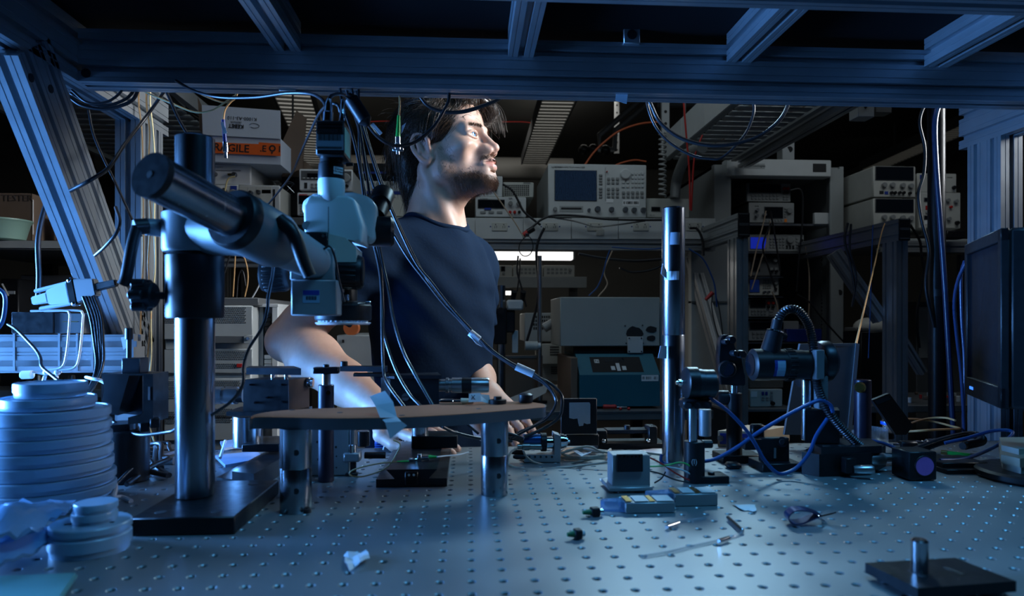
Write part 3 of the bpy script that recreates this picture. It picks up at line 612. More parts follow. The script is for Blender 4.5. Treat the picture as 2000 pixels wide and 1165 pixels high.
# ---- lens assembly on an L bracket
p = on(1050, 905); Y0 = p.y
la = T_at('lens_assembly', 'horizontal lens tube held by a grey L bracket behind the right plate leg', 'lens assembly', p)
br_ = MB(); px_prism([(1024, 903), (1024, 889), (1083, 889), (1083, 848), (1095, 852), (1095, 903)], Y0, .03, br_); br_.build('bracket', alu2, la, smooth=0)
for i in range(5): MB().cyl(at(1034 + i * 11, 893, Y0 - .0004), at(1034 + i * 11, 893, Y0 + .001), .0017, n=10).build('bolt_hole', ink, la)
hcyl(1022, 1056, 860, 12, Y0 + .014).build('connector_shell', mat('blue_connector', (.02, .10, .30), .3, .5, .1), la); hcyl(1010, 1058, 873, 7.5, Y0 + .006, [(0, .7), (.2, .7), (.22, 1), (.5, 1), (.52, .85), (1, .85)]).build('plug', mat('dull_nickel', (.42, .38, .33), .32, 1, .1), la)
hcyl(1056, 1067, 864, 18, Y0 + .014).build('lock_ring', plast, la); hcyl(1067, 1080, 865, 12, Y0 + .014).build('lens_tube', chrome, la); hcyl(1080, 1084, 865, 16, Y0 + .014).build('lock_ring', plast, la)
hcyl(1094, 1108, 862, 15, Y0 + .014, [(0, 1), (.45, 1), (.46, .9), (.8, .9), (.82, .6), (1, .6)]).build('lens_barrel', chrome, la); hcyl(1108, 1113, 863, 3.5, Y0 + .014).build('fibre_tip', chrome, la)
for px, py in ((1000, 886), (1004, 895)): hcyl(px - 2, px + 22, py - 2, 5, Y0 + .012 - (py - 886) * .001, [(0, .6), (.3, 1), (1, 1)]).build('small_plug', blackm, la)
# ---- coil of beige cable on the table
bei = mat('beige_cable', (.42, .34, .26), .5, 0, .12, 60)
c_ = on(1145, 895); pts = []
for k in range(34):
    a = k / 34 * 2 * math.pi * 3.1; r = 1 + .10 * math.sin(2.3 * k); pts.append((c_.x + .036 * r * math.cos(a), c_.y + .034 * r * math.sin(a), TT + .003 + .006 * (k / 34) + .003 * math.sin(k)))
cable('coiled_cable', pts, .0022, bei, 'coil of beige cable tied with white tape behind the grey box', sub=5)
MB().sheet([[on(1120, 884, TT + .012), on(1128, 880, TT + .012)], [on(1134, 893, TT + .014), on(1140, 888, TT + .014)], [on(1150, 888, TT + .014), on(1157, 884, TT + .015)]], .0004)
tag(MB().sheet([[on(1120, 882, TT + .014), on(1126, 880, TT + .014)], [on(1136, 892, TT + .015), on(1140, 887, TT + .015)], [on(1152, 886, TT + .014), on(1157, 882, TT + .015)]], .0004).build('tape_scrap', tape, None, smooth=0), 'curled scrap of white tape on the beige cable coil', 'tape')
# ---- black upright panel with torn label
p = on(1130, 884); Y0 = p.y
bp2 = T_at('upright_board', 'upright black panel with a torn silver label on its front', 'panel', p)
fbox(1096, 779, 1166, 849, Y0, .008, .0008).build('panel', black, bp2); fbox(1100, 849, 1170, 872, Y0 + .004, .03, .001).build('foot', black, bp2)
foil = mat('silver_foil_tape', (.42, .45, .46), .42, .6, .12, 50, bump=.25); px_prism([(1112, 787), (1151, 786.5), (1153, 790), (1153, 828), (1146, 829), (1139, 826), (1135, 832), (1130, 829), (1128, 818), (1120, 819), (1112, 817)], Y0 - .0006, .0005).build('torn_label', foil, bp2, smooth=0)
px_prism([(1129, 812), (1136, 811), (1142, 820), (1139, 832), (1131, 833)], Y0 - .003, .0006).build('label_flap', foil, bp2, smooth=0)
# ---- long black slide next to it
sl = T_at('linear_slide', 'low black linear slide beyond the panel with the torn label', 'linear slide', on(1230, 878))
Ys = on(1230, 878).y
fbox(1168, 866, 1302, 880, Ys, .05, .001).build('base', black, sl); fbox(1186, 840, 1270, 849, Ys + .01, .03, .001).build('arm', blackm, sl); fbox(1268, 834, 1284, 868, Ys, .03, .001).build('end_block', black, sl)
vcyl(1225, 831, 841, 6, Ys + .02).build('knob', plast, sl); fbox(1166, 842, 1186, 868, Ys + .004, .03, .001).build('end_block', black, sl)
for px, py in ((1179, 862), (1266, 861)): MB().sph(at(px, py, Ys), .004, 10).build('bolt', chrome, sl)
vcyl(1276, 832, 837, 6, Ys + .01).build('cap_screw', chrome, sl)
# ---- grey sensor block with dark chip
p = on(1232, 962); Y0 = p.y
sb = T_at('sensor_block', 'grey metal block with a dark square chip near the middle of the table', 'sensor block', p)
fbox(1196, 889, 1270, 956, Y0, .03, .001).build('block', alu2, sb); fbox(1190, 952, 1276, 961, Y0 - .008, .05, .001).build('foot', alu2, sb)
ch = fbox(1205, 888, 1256, 923, Y0 - .004, .004, .0005).build('chip', black, sb)
for i in range(6): MB().cyl(at(1212 + i * 7.5, 892, Y0 - .0046), at(1212 + i * 7.5, 892, Y0 - .0035), .0011, n=8).build('solder_pad', chrome, ch)
# ---- tall steel pillar with tape
p = on(1322, 905); Y0 = p.y; r = sz(22.5, 1322, Y0)
pi = T_at('steel_pillar', 'tall steel pillar post with scraps of tape standing right of the middle', 'pillar post', V((p.x, p.y + r, TT)))
zt = at(1322, 402, Y0).z; zm = at(1322, 655, Y0).z; cx, cy = p.x, Y0 + r
MB().lathe([(r, TT), (r, zm - .0006), (r * .985, zm), (r, zm + .0006), (r, zt - .002), (r - .002, zt)], (cx, cy, 0), n=44).build('pillar', dkst, pi)
MB().cyl((cx + r * .05, cy - r * 1.0, at(0, 527, Y0).z), (cx + r * .05, cy - r * .93, at(0, 527, Y0).z), .0026, n=12).build('set_screw_hole', steel2, pi)
def arcsheet(rows, k=1.012):
    R = []
    for y, a0_, a1_ in rows: R.append([V((cx + r * k * math.sin(a), cy - r * k * math.cos(a), at(1322, y, Y0).z)) for a in np.linspace(a0_, a1_, 7)])
    return MB().sheet(R, .0003)
arcsheet([(454, -.55, .30), (478, -.6, .22)]).build('tape_patch', mat('clear_dull_tape', (.30, .34, .40), .4, 0, .05), pi, smooth=0)
w2 = [[at(1294, 516, Y0 - .004), at(1298, 512, Y0 - .004)] , [at(1292, 535, Y0), at(1300, 538, Y0 - .002)]]
arcsheet([(530, -1.2, .20), (547, -1.15, .18), (563, -.2, .15)][:2]).build('tape_patch', tape, pi, smooth=0)
MB().sheet([[at(1294, 515, Y0 - .002), at(1302, 528, Y0 + .002)], [at(1291, 535, Y0 - .002), at(1302, 545, Y0 + .002)]], .0004).build('tape_flag', tape, pi, smooth=0)
MB().sheet([[at(1290, 676, Y0), at(1302, 676, Y0 + .004)], [at(1285, 700, Y0), at(1302, 701, Y0 + .004)]], .0004).build('tape_flag', tape, pi, smooth=0)
# ---- lens mount (cylindrical) on post holder with base
p = on(1357, 948); Y0 = p.y + .016
lm1 = T_at('lens_mount', 'round black lens mount with steel nub on a post beside the steel pillar', 'lens mount', V((p.x, Y0, TT)))
vcyl(1356, 862, 946, 20, Y0).build('post_holder', black, lm1); vcyl(1353, 775, 866, 9, Y0).build('post', steel, lm1); fbox(1362, 931, 1425, 949, Y0 - .012, .03, .001).build('base_clamp', black, lm1)
vcyl(1389, 922, 931, 6.5, Y0).build('clamp_bolt', blackm, lm1); hcyl(1370, 1390, 868, 8, Y0 - .002).build('thumbscrew', plast, lm1)
hcyl(1338, 1360, 748, 31, Y0 - .002, [(0, .9), (.1, 1), (1, 1)]).build('front_flange', black, lm1); hcyl(1358, 1396, 750, 29, Y0 - .002, [(0, 1), (.3, 1), (.32, .96), (.9, .96), (1, .85)]).build('barrel', blackm, lm1); hcyl(1320, 1340, 748, 7, Y0 - .002, [(0, .5), (.25, .5), (.27, .9), (.5, .9), (.52, 1), (1, 1)]).build('steel_nub', chrome, lm1)
fbox(1336, 780, 1392, 800, Y0 - .012, .024, .003).build('yoke', black, lm1)
for px in (1344, 1362, 1380): MB().cyl(at(px, 793, Y0 - .014), at(px, 793, Y0 - .010), .0042, n=14).build('yoke_screw', blackm, lm1)
text('maker_mark', '(I)', .009, lm1, Matrix.Translation(at(1356, 903, Y0 - .0145)) @ FRONT, mat('grey_print', (.4, .42, .45), .6, 0, 0), local=False)
# ---- kinematic mirror mount on a post
p = on(1437, 906); Y0 = p.y + .012
km_ = T_at('mirror_mount', 'black kinematic mirror mount with shiny adjusters in front of the far aluminium post', 'mirror mount', V((p.x, Y0, TT)))
vcyl(1434, 768, 890, 15, Y0).build('post_holder', black, km_); vcyl(1434, 752, 772, 8, Y0).build('post', steel, km_); fbox(1412, 890, 1490, 906, Y0 - .015, .045, .001).build('base', black, km_)
k_ = MB(); px_prism([(1408, 752), (1405, 700), (1407, 664), (1413, 655), (1424, 654), (1431, 664), (1436, 684), (1448, 690), (1449, 716), (1456, 735), (1456, 754)], Y0 - .012, .016, k_); bmesh.ops.bevel(k_.bm, geom=list(k_.bm.edges), offset=.0012, segments=2, affect='EDGES'); k_.build('mount_plate', blackm, km_, smooth=50)
for px, py, rr in ((1424, 664, 8), (1444, 692, 8), (1430, 690, 6), (1413, 668, 5)): MB().lathe([(sz(rr, px, Y0), 0), (sz(rr, px, Y0), .012), (sz(rr * .8, px, Y0), .014), (0, .014)], at(px, py, Y0 - .012), V((0, -1, 0)), 18).build('adjuster', blackm, km_)
MB().lathe([(sz(15, 1424, Y0), 0), (sz(17, 1424, Y0), .002), (sz(17, 1424, Y0), .008), (sz(13, 1424, Y0), .010)], at(1421, 722, Y0 - .020), V((.2, 1, 0)), 28).build('mirror_cell', black, km_)
MB().cyl(at(1421, 722, Y0 - .0205), at(1421, 722, Y0 - .019), sz(12, 1424, Y0), n=24).build('mirror', screenm, km_)
hcyl(1400, 1421, 778, 15, Y0 + .004, [(0, .8), (.2, 1), (1, 1)]).build('side_knob', plast, km_)
vcyl(1377, 800, 852, 12, Y0 - .01).build('second_post', alu2, km_)
# ---- zoom lens with coaxial illuminator and gooseneck light guide
Y0 = .92
zl = thing('zoom_lens', 'horizontal black zoom lens with upright illuminator tube on a post', 'lens', (at(1545, 800, Y0).x, Y0, TT))
hcyl(1466, 1500, 713, 31, Y0, [(0, .80), (.12, 1), (1, 1)]).build('lens_front', plast, zl); MB().cyl(at(1464.5, 713, Y0), at(1467, 713, Y0), sz(22, 1466, Y0), n=28).build('front_glass', screenm, zl)
hcyl(1499, 1530, 713, 30, Y0).build('middle_barrel', black, zl); hcyl(1529, 1548, 713, 31, Y0).build('zoom_ring', plast, zl)
rg_ = sz(31.5, 1540, Y0); rib = mesh_of(MB().box((0, 0, 0), (.010, .0016, .0012), .0003), 'zoom_rib', plast); q0 = at(1539, 713, Y0)
for k in range(24):
    a = k / 24 * 2 * math.pi; inst('zoom_rib', rib, zl, WM[zl.name].inverted() @ (q0 + V((0, math.cos(a) * rg_, math.sin(a) * rg_))), rot=(a - math.pi / 2, 0, 0))
hcyl(1547, 1602, 713, 29, Y0, [(0, 1), (.35, 1), (.36, .96), (.7, .96), (.72, 1.02), (1, 1)]).build('rear_barrel', plast, zl)
rr = sz(31.0, 1520, Y0)
def wrap(x0, x1, a0_, a1_, k=1.0): return MB().sheet([[at(x, 713, Y0) + V((0, -rr * k * math.cos(a), rr * k * math.sin(a))) for a in np.linspace(a0_, a1_, 6)] for x in (x0, x1)], .0003)
wrap(1498, 1521, -.75, .35, .985).build('blue_sticker', blueink, zl, smooth=0); wrap(1506, 1521, -.72, .3, .995).build('sticker_print', mat('pale_blue_label', (.25, .40, .55), .6), zl, smooth=0)
hcyl(1598, 1624, 706, 40, Y0 + .012, [(0, .9), (.2, 1), (.7, 1), (1, .8)]).build('camera_body', blackm, zl); fbox(1594, 684, 1611, 742, Y0 - .024, .012, .001).build('lens_clamp', grm, zl); fbox(1599, 735, 1618, 800, Y0 - .01, .02, .001).build('clamp_arm', grm, zl)
hcyl(1560, 1604, 735, 22, Y0 + .03).build('focus_ring', plast, zl)
vcyl(1575, 742, 860, 9.5, Y0 + .01).build('post', steel, zl)
a_, b_ = at(1503, 692, Y0), at(1514, 648, Y0); MB().cyl(a_, b_, sz(19, 1508, Y0), sz(16, 1508, Y0), n=28, ch=.001).build('illuminator_tube', black, zl)
MB().lathe([(sz(17, 1513, Y0), 0), (sz(15, 1513, Y0), .0018), (0, .0018)], b_, b_ - a_, 28, cap=False).build('tube_rim', chrome, zl); MB().cyl(b_, at(1519, 624, Y0), sz(10, 1515, Y0), n=22, ch=.0008).build('guide_ferrule', plast, zl)
MB().lathe([(sz(10.5, 1519, Y0), 0), (sz(9, 1519, Y0), .0015)], at(1519, 625, Y0), V((.1, 0, 1)), 22).build('ferrule_rim', chrome, zl); hcyl(1520, 1536, 657, 8, Y0 + .002, [(0, 1), (.5, 1), (1, .6)]).build('lock_screw', plast, zl)
gp = [at(1519, 628, Y0), at(1528, 612, Y0), at(1544, 604, Y0), at(1564, 612, Y0), at(1581, 640, Y0), at(1590, 690, Y0 - .01), at(1594, 740, Y0 - .012), at(1606, 780, Y0 - .012), at(1630, 820, Y0 - .012), at(1665, 858, Y0 - .01), at(1700, 884, Y0), at(1740, 894, Y0 + .03), at(1790, 880, Y0 + .06), at(1840, 862, Y0 + .09), at(1900, 850, Y0 + .12), at(1918, 862, Y0 + .08), at(1880, 872, Y0 + .05)]
gn = thing('gooseneck_light_guide', 'ribbed black gooseneck light guide arching over the zoom lens', 'light guide', (gp[9].x, gp[9].y, TT))
G = spline(gp, 14); MB().tube(G, sz(7.5, 1580, Y0), 10, 1).build('hose', plast, gn)
gr_ = mesh_of(MB().lathe([(sz(7.2, 1580, Y0), -.0012), (sz(9, 1580, Y0), 0), (sz(7.2, 1580, Y0), .0012)], n=14, cap=False), 'rib', blackm); acc = 0; cnt = 0
for a_, b_ in zip(G, G[1:]):
    L = (b_ - a_).length; t_ = 0
    while acc + (L - t_) >= .0034:
        t_ += .0034 - acc; acc = 0; p_ = a_ + (b_ - a_) * (t_ / L); inst('rib', gr_, gn, WM[gn.name].inverted() @ p_, rot=(b_ - a_).to_track_quat('Z', 'Y').to_euler()); cnt += 1
        if cnt > 190: break
    acc += L - t_
    if cnt > 190: break
# ---- black XY stage with micrometers under the zoom lens
p = on(1620, 932); Y0 = p.y
xs = T_at('xy_stage', 'black XY stage with two silver micrometers under the zoom lens', 'translation stage', p)
slab([(1566, Y0 + .02), (1600, Y0), (1700, Y0 + .005), (1730, Y0 + .06), (1590, Y0 + .075)], 883, 932).build('lower_stage', black, xs, smooth=0)
slab([(1590, Y0 + .03), (1604, Y0), (1722, Y0 + .012), (1700, Y0 + .07), (1600, Y0 + .08)], 868, 882).build('upper_plate', blackm, xs, smooth=0)
zt_ = at(1604, 868, Y0).z
for px, py in ((1614, 872), (1644, 871)): c_ = on(px, py, zt_); MB().cyl((c_.x, c_.y, zt_ - .0002), (c_.x, c_.y, zt_ + .0004), .005, n=16).build('bolt_hole', ink, xs)
slab([(1572, Y0 + .03), (1640, Y0 + .025), (1636, Y0 + .06), (1576, Y0 + .065)], 802, 866).build('riser_block', black, xs, smooth=0)
hcyl(1668, 1708, 918, 9, Y0 - .012, [(0, .8), (.2, 1), (.9, 1), (1, .7)], dY=-.01).build('micrometer', steel2, xs); fbox(1652, 896, 1674, 926, Y0 - .012, .014, .001).build('micrometer_bracket', black, xs)
hcyl(1690, 1726, 897, 13, Y0 + .02, [(0, .85), (.1, 1), (.8, 1), (.85, .9), (1, .9)]).build('micrometer_thimble', steel2, xs); hcyl(1724, 1778, 895, 6.5, Y0 + .02, [(0, 1), (.28, 1), (.29, .9), (.40, .9), (.41, 1.1), (1, 1.1)]).build('micrometer_spindle', steel2, xs)
# ---- L shaped black mounts in the middle right
p = on(1515, 922); Y0 = p.y
lb_ = T_at('angle_mount', 'black angle mount with a round knob in front of the blue and yellow box', 'angle mount', p)
fbox(1488, 856, 1542, 920, Y0 + .012, .012, .001).build('upright', black, lb_); fbox(1490, 906, 1568, 924, Y0 - .004, .05, .001).build('base', black, lb_); MB().cyl(at(1528, 864, Y0 + .010), at(1528, 864, Y0 + .013), sz(10, 1528, Y0), n=22).build('knob_washer', blackm, lb_)
MB().cyl(at(1528, 864, Y0 + .002), at(1528, 864, Y0 + .011), sz(6, 1528, Y0), n=18, ch=.001).build('knob', plast, lb_); fbox(1455, 858, 1490, 880, Y0 + .012, .01, .001).build('side_arm', black, lb_); fbox(1512, 876, 1516, 896, Y0 + .0105, .002, 0).build('slot', steel2, lb_)
fbox(1470, 830, 1494, 858, Y0 + .03, .012, .002).build('clip_block', black, lb_)
lk = fbox(1423, 906, 1450, 918, on(1437, 918).y, .018, .003); tag(lk.build('collet_knob', plast, None), 'small black knob lying on the table right of the lens mount base', 'knob')
# ---- blue and yellow box
p = on(1470, 878); Y0 = p.y + .03
bb = T_at('component_box', 'small wooden-edged box with bright blue sides behind the mounts', 'box', p)
wood_ = mat('pale_wood_edge', (.50, .36, .22), .5, 0, .1, 40)
slab([(1402, Y0), (1478, Y0 - .012), (1542, Y0 + .04), (1460, Y0 + .06)], 842, 872).build('body', wood_, bb, smooth=0); slab([(1406, Y0 - .0025), (1474, Y0 - .0135), (1474, Y0 - .011), (1406, Y0)], 847, 868).build('blue_side', bluem, bb, smooth=0)
MB().cyl(at(1407, 857, Y0 - .006), at(1408, 857, Y0 - .001), sz(6, 1407, Y0), n=16).build('jack', chrome, bb); slab([(1424, Y0 + .008), (1478, Y0), (1528, Y0 + .038), (1465, Y0 + .05)], 840.5, 842).build('blue_lid', bluem, bb, smooth=0)
# ---- dark post with brass screw, dish, objective
p = on(1685, 886); Y0 = p.y + .01
dp = T_at('dark_post', 'tall dark purple post with a brass screw near its top', 'post', V((p.x, Y0, TT)))
vcyl(1685, 742, 886, 15.5, Y0).build('post', purp, dp); o = MB().lathe([(.0085, 0), (.0085, .003), (.006, .004), (.006, .002), (0, .002)], at(1679, 757, Y0 - .011), V((-.2, -1, 0)), 20).build('brass_screw', brassm, dp)
p = on(1690, 868); Y0 = p.y + .03
gl = mat('clear_glass', (.75, .85, .90), .05, 0, 0, trans=.85, alpha=.55); dh = MB(); dh.lathe([(.0, .001), (.032, .001), (.034, .003), (.034, .022), (.0355, .022), (.0355, .002), (.033, 0), (0, 0)], (at(1690, 860, Y0).x, Y0, TT), n=36, cap=False); tag(dh.build('glass_dish', gl, None), 'round clear dish behind the dark purple post', 'dish')
p = on(1735, 857); Y0 = p.y
ob = T_at('microscope_objective', 'upright silver microscope objective with a blue ring', 'objective', p); q = V((at(1735, 850, Y0).x, Y0, TT)); r = sz(12, 1735, Y0); h = at(1735, 806, Y0).z - TT
MB().lathe([(r * .9, 0), (r, .002), (r, h * .5), (r * 1.15, h * .51), (r * 1.15, h * .68), (r, h * .69), (r, h * .86), (r * .6, h * .96), (0, h)], q, n=32).build('barrel', chrome, ob)
MB().lathe([(r * 1.155, h * .54), (r * 1.17, h * .56), (r * 1.17, h * .64), (r * 1.155, h * .66)], q, n=32, cap=False).build('colour_ring', mat('bright_blue_ring', (.02, .15, .8), .3, .3, 0), ob)
# ---- filter cube
p = on(1806, 941); Y0 = p.y
fq = T_at('filter_cube', 'black filter cube with a violet dichroic window standing on the table', 'filter cube', p)
fbox(1776, 883, 1830, 939, Y0, .038, .0012).build('cube', black, fq); dich = mat('violet_dichroic', (.42, .16, .55), .12, .3, .35, 25)
c_ = at(1806, 911, Y0 - .0002); MB().lathe([(sz(21, 1806, Y0), 0), (sz(20, 1806, Y0), .0009), (sz(18.5, 1806, Y0), .0009), (sz(18.5, 1806, Y0), 0)], c_, V((0, -1, 0)), 36).build('retaining_ring', plast, fq); MB().cyl(c_ + V((0, -.0006, 0)), c_ + V((0, .0005, 0)), sz(18.5, 1806, Y0), n=36).build('dichroic_window', dich, fq)
# ---- silver connectors and black slabs behind the cube
p = on(1790, 885); sc_ = T_at('barrel_connector', 'chain of shiny silver barrel connectors behind the filter cube', 'connector', V((p.x, p.y, TT)))
hcyl(1742, 1764, 870, 4, p.y).build('thin_tip', chrome, sc_); hcyl(1758, 1788, 869, 8, p.y).build('barrel', blackm, sc_); hcyl(1786, 1812, 867, 6.5, p.y, [(0, 1), (.3, 1), (.32, .8), (.6, .8), (.62, 1), (1, 1)]).build('barrel', chrome, sc_); hcyl(1810, 1846, 864, 7, p.y, [(0, .9), (.4, .9), (.42, 1.1), (.9, 1.1), (1, .8)]).build('barrel', chrome, sc_)
p = on(1900, 927); Y0 = p.y
tag(fbox(1850, 917, 1941, 928, Y0, .07, .001).build('black_slab', black, None), 'lower black slab right of the filter cube', 'slab'); tag(fbox(1842, 904, 1930, 916.5, Y0 + .012, .055, .001).build('black_slab', black, None), 'upper black slab stacked on another right of the filter cube', 'slab')
# ---- frosted storage boxes at the right edge
fro = mat('frosted_plastic', (.50, .53, .46), .35, 0, .12, 30, alpha=.82)
p = on(1985, 945); bx_ = T_at('storage_box', 'frosted plastic storage box at the far right edge of the table', 'storage box', p); Y0 = p.y
slab([(1958, Y0 + .03), (1994, Y0), (2060, Y0 + .02), (2030, Y0 + .12), (1952, Y0 + .12)], 905, 944).build('tray', fro, bx_, smooth=0); slab([(1955, Y0 + .025), (1992, Y0 - .004), (2062, Y0 + .02), (2032, Y0 + .12), (1950, Y0 + .12)], 888, 905).build('lid', mat('frosted_amber_plastic', (.42, .38, .28), .4, 0, .15, 30, alpha=.85), bx_, smooth=0)
slab([(1956, Y0 + .05), (1990, Y0 + .02), (2050, Y0 + .04), (2020, Y0 + .11), (1952, Y0 + .11)], 870, 888).build('upper_tray', fro, bx_, smooth=0)
# ---- black foot plate with a chrome post, right front corner
a_, b_, c_, d_ = on(1690, 1100, TT + .012), on(1792, 1150, TT + .012), on(1985, 1136, TT + .012), on(1865, 1090, TT + .012)
fp = T_at('slotted_stand', 'black slotted base plate with a short steel post in the front right corner', 'post base', (a_ + c_) / 2)
q = MB(); q.prism([(v.x, v.y) for v in (a_, b_, c_, d_)], (0, 0, TT + .004), (1, 0, 0), (0, 1, 0), .008); q.build('plate', black, fp, smooth=0)
for t_ in (.28, .68):
    m_ = a_ + (d_ - a_) * t_ + (b_ - a_) * .35; v_ = (b_ - a_) * .3; n_ = V((-v_.y, v_.x, 0)).normalized() * .0022
    q = MB(); q.prism([(w.x, w.y) for w in (m_ - n_, m_ + v_ - n_, m_ + v_ + n_, m_ + n_)], (0, 0, TT + .0118), (1, 0, 0), (0, 1, 0), .0005); q.build('slot', ink, fp, smooth=0)
for f_ in (a_ + (c_ - a_) * .18, a_ + (c_ - a_) * .82): MB().cyl((f_.x, f_.y, TT), (f_.x, f_.y, TT + .0045), .010, n=16).build('foot', black, fp)
c_ = on(1796, 1118, TT + .012); MB().lathe([(.006, 0), (.0062, .001), (.0062, .024), (.005, .0255), (0, .0255)], (c_.x, c_.y, TT + .012), n=24).build('post', steel, fp)
# ---- two clear-tipped metal bars
for k, (x0, x1, yb, yt, tip) in enumerate(((1222, 1319, 1004, 972, 1179), (1318, 1402, 990, 955, 1266))):
    p = on((x0 + x1) / 2, yb); Y0 = p.y; t = T_at('metal_bar', ('front' if k == 0 else 'rear') + ' grey metal bar with a clear blue wedge tip on the table', 'metal bar', p, 'clear-tipped metal bars on the table')
    fbox(x0, yt + 10, x1, yb, Y0, .028, .0008).build('bar', alu2, t); z_ = at(x0, yt + 10, Y0).z
    A_, B_ = at(x0, yt + 10, Y0), at(x1, yt + 10, Y0)
    for i, (f0, f1, m_) in enumerate(((.02, .14, brassm), (.2, .48, lgrey), (.5, .6, brassm), (.64, .98, lgrey))): MB().bx(A_.x + (B_.x - A_.x) * f0, A_.x + (B_.x - A_.x) * f1, Y0 + .002, Y0 + .026, z_, z_ + .0006).build('top_band', m_, t)
    Tp = at(tip, yb - 18, Y0 + .012); q = MB(); q.prism([(A_.x, Y0 + .004), (A_.x, Y0 + .024), (Tp.x, Y0 + .020), (Tp.x - .003, Y0 + .014), (Tp.x, Y0 + .010)], (0, 0, z_ - .012), (1, 0, 0), (0, 1, 0), .011); q.build('clear_tip', mat('clear_blue_plastic', (.25, .5, .9), .1, 0, 0, trans=.6, alpha=.8), t, smooth=0)
# ---- binder clip
p = on(1580, 1030); bcp = T_at('binder_clip', 'dark binder clip lying on its side on the bare table', 'binder clip', p)
Y0 = p.y; prof = [(1604, 1002), (1580, 994), (1556, 993), (1543, 1001), (1541, 1010), (1549, 1018), (1570, 1017), (1600, 1005)]
q = MB(); P1 = spline([at(x, y + 6, Y0) for x, y in prof], 4); q.sheet([[v, v + V((.003, .016, 0))] for v in P1], .0012); q.build('spring_body', mat('dark_blue_steel', (.03, .05, .14), .25, .6, .1), bcp, smooth=60)
for s_, pts in ((0, [(1600, 1008), (1625, 1002), (1632, 1000)]), (1, [(1596, 1010), (1612, 1018), (1614, 1030), (1608, 1020), (1600, 1008)])):
    MB().tube([at(x, y + 2, Y0 + .008) for x, y in pts] + [at(x, y + 2, Y0 + .013) for x, y in pts[::-1]], .0009, 6, 4).build('wire_handle', chrome, bcp)
# ---- small loose bits
for k, (x0, x1, y) in enumerate(((1138, 1178, 1003), (1108, 1142, 1046))):
    p = on((x0 + x1) / 2, y); t = T_at('fibre_plug', ('small green and white fibre plug left of the metal bars' if k == 0 else 'small dark green fibre plug lying nearest on the bare table'), 'connector', p); Yp = p.y + .004
    A_, B_ = on(x0, y - 1, TT + .005), on(x1, y - 4, TT + .005); d_ = B_ - A_
    MB().cyl(A_, A_ + d_ * .4, .0018, .0034, n=12).build('boot', mat('dark_green_boot', (.01, .12, .04), .5), t); MB().box(A_ + d_ * .6, (d_.length * .42, .009, .009), .001, rz=math.atan2(d_.y, d_.x)).build('plug_body', plast, t); MB().cyl(A_ + d_ * .8, B_, .003, n=10, ch=.0006).build('ferrule', chrome if k == 0 else lgrey, t)
def crumple(name, pts, label, m, h=.004, cat='scrap', seed=1):
    rr_ = random.Random(seed); a_, b_, c_, d_ = [on(*q) for q in pts]; R = []
    for i in range(5):
        R.append([])
        for j in range(5): u, v = i / 4, j / 4; w = (a_ * (1 - u) + d_ * u) * (1 - v) + (b_ * (1 - u) + c_ * u) * v; R[-1].append(w + V((rr_.uniform(-.001, .001), rr_.uniform(-.002, .002), .0006 + rr_.random() * h)))
    return tag(MB().sheet(R, .0004).build(name, m, None, smooth=0), label, cat)
crumple('tape_scrap', [(668, 1090), (716, 1083), (722, 1100), (682, 1120)], 'crumpled clear tape scrap on the table in front of the plate', tape, .005, 'tape', 2)
crumple('paper_scrap', [(1432, 988), (1474, 990), (1478, 1003), (1446, 998)], 'small white paper scrap beyond the binder clip', paper, .002, 'paper', 3)
crumple('paper_sheet', [(1250, 880), (1300, 877), (1302, 888), (1240, 889)], 'white paper patch at the foot of the steel pillar', paper, .001, 'paper', 4)
crumple('tape_scrap', [(1170, 938), (1196, 934), (1198, 946), (1180, 948)], 'pale tape patch beside the grey sensor block', tape, .0006, 'tape', 5)
crumple('tissue', [(250, 872), (272, 868), (290, 884), (256, 892)], 'crumpled white tissue by the foot of the left post', mat('white_tissue', (.8, .72, .62), .9, 0, .05), .02, 'tissue', 6)
crumple('blank_label', [(312, 985), (346, 978), (348, 990), (322, 992)], 'blue-white label lying behind the boom stand base', tape, .0006, 'label', 8)
# glass capillaries
for k, (pts, lb) in enumerate((([(1302, 1028), (1320, 1022), (1352, 1016), (1378, 1013)], 'thin glass capillary left of the small chrome clips'), ([(1252, 1088), (1300, 1080), (1350, 1068), (1405, 1056), (1440, 1046), (1452, 1038)], 'long clear glass fibre sweeping across the bare table'))):
    cable('glass_fibre', [on(x, y, TT + .0015) for x, y in pts], .0011, gl, lb, n=6)
for k, (x0, y0, x1, y1) in enumerate(((1302, 1030, 1326, 1022), (1404, 1058, 1424, 1052), (1422, 1012, 1450, 1038))):
    tag(MB().cyl(on(x0, y0, TT + .003), on(x1, y1, TT + .003), .0022, n=10, ch=.0004).build('fibre_sleeve', chrome, None), ('left', 'front', 'right')[k] + 'most small silver sleeve on the clear glass fibre', 'sleeve')
# ---- blue ribbed connector under the forearm
p = on(748, 880); rbn = T_at('ribbed_connector', 'blue ribbed connector with two white leads under the man\'s wrist', 'connector', p); Y0 = p.y
fbox(731, 853, 762, 877, Y0 - .01, .03, .004).build('body', bluem, rbn)
for k in range(3): fbox(731, 866 + k * 4, 763, 868 + k * 4, Y0 - .012, .032, .001).build('rib', mat('mid_blue_plastic', (.03, .10, .35), .4), rbn)
for dx in (0, 11): MB().tube([at(749 + dx, 879, Y0 - .012), at(752 + dx, 871, Y0 - .014), at(760 + dx, 866, Y0 - .012)], .0018, 6, 4).build('white_lead', white, rbn)
# ================================================================ left side of the table
# ---- stack of frosted dishes
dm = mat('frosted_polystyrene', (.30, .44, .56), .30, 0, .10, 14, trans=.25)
stk = [(1000, 985, 100, 112), (985, 962, 98, 114), (962, 938, 98, 113), (938, 912, 96, 111), (912, 888, 96, 110), (888, 862, 97, 107), (862, 838, 97, 106), (838, 812, 98, 104), (812, 790, 95, 82), (790, 762, 100, 62)]
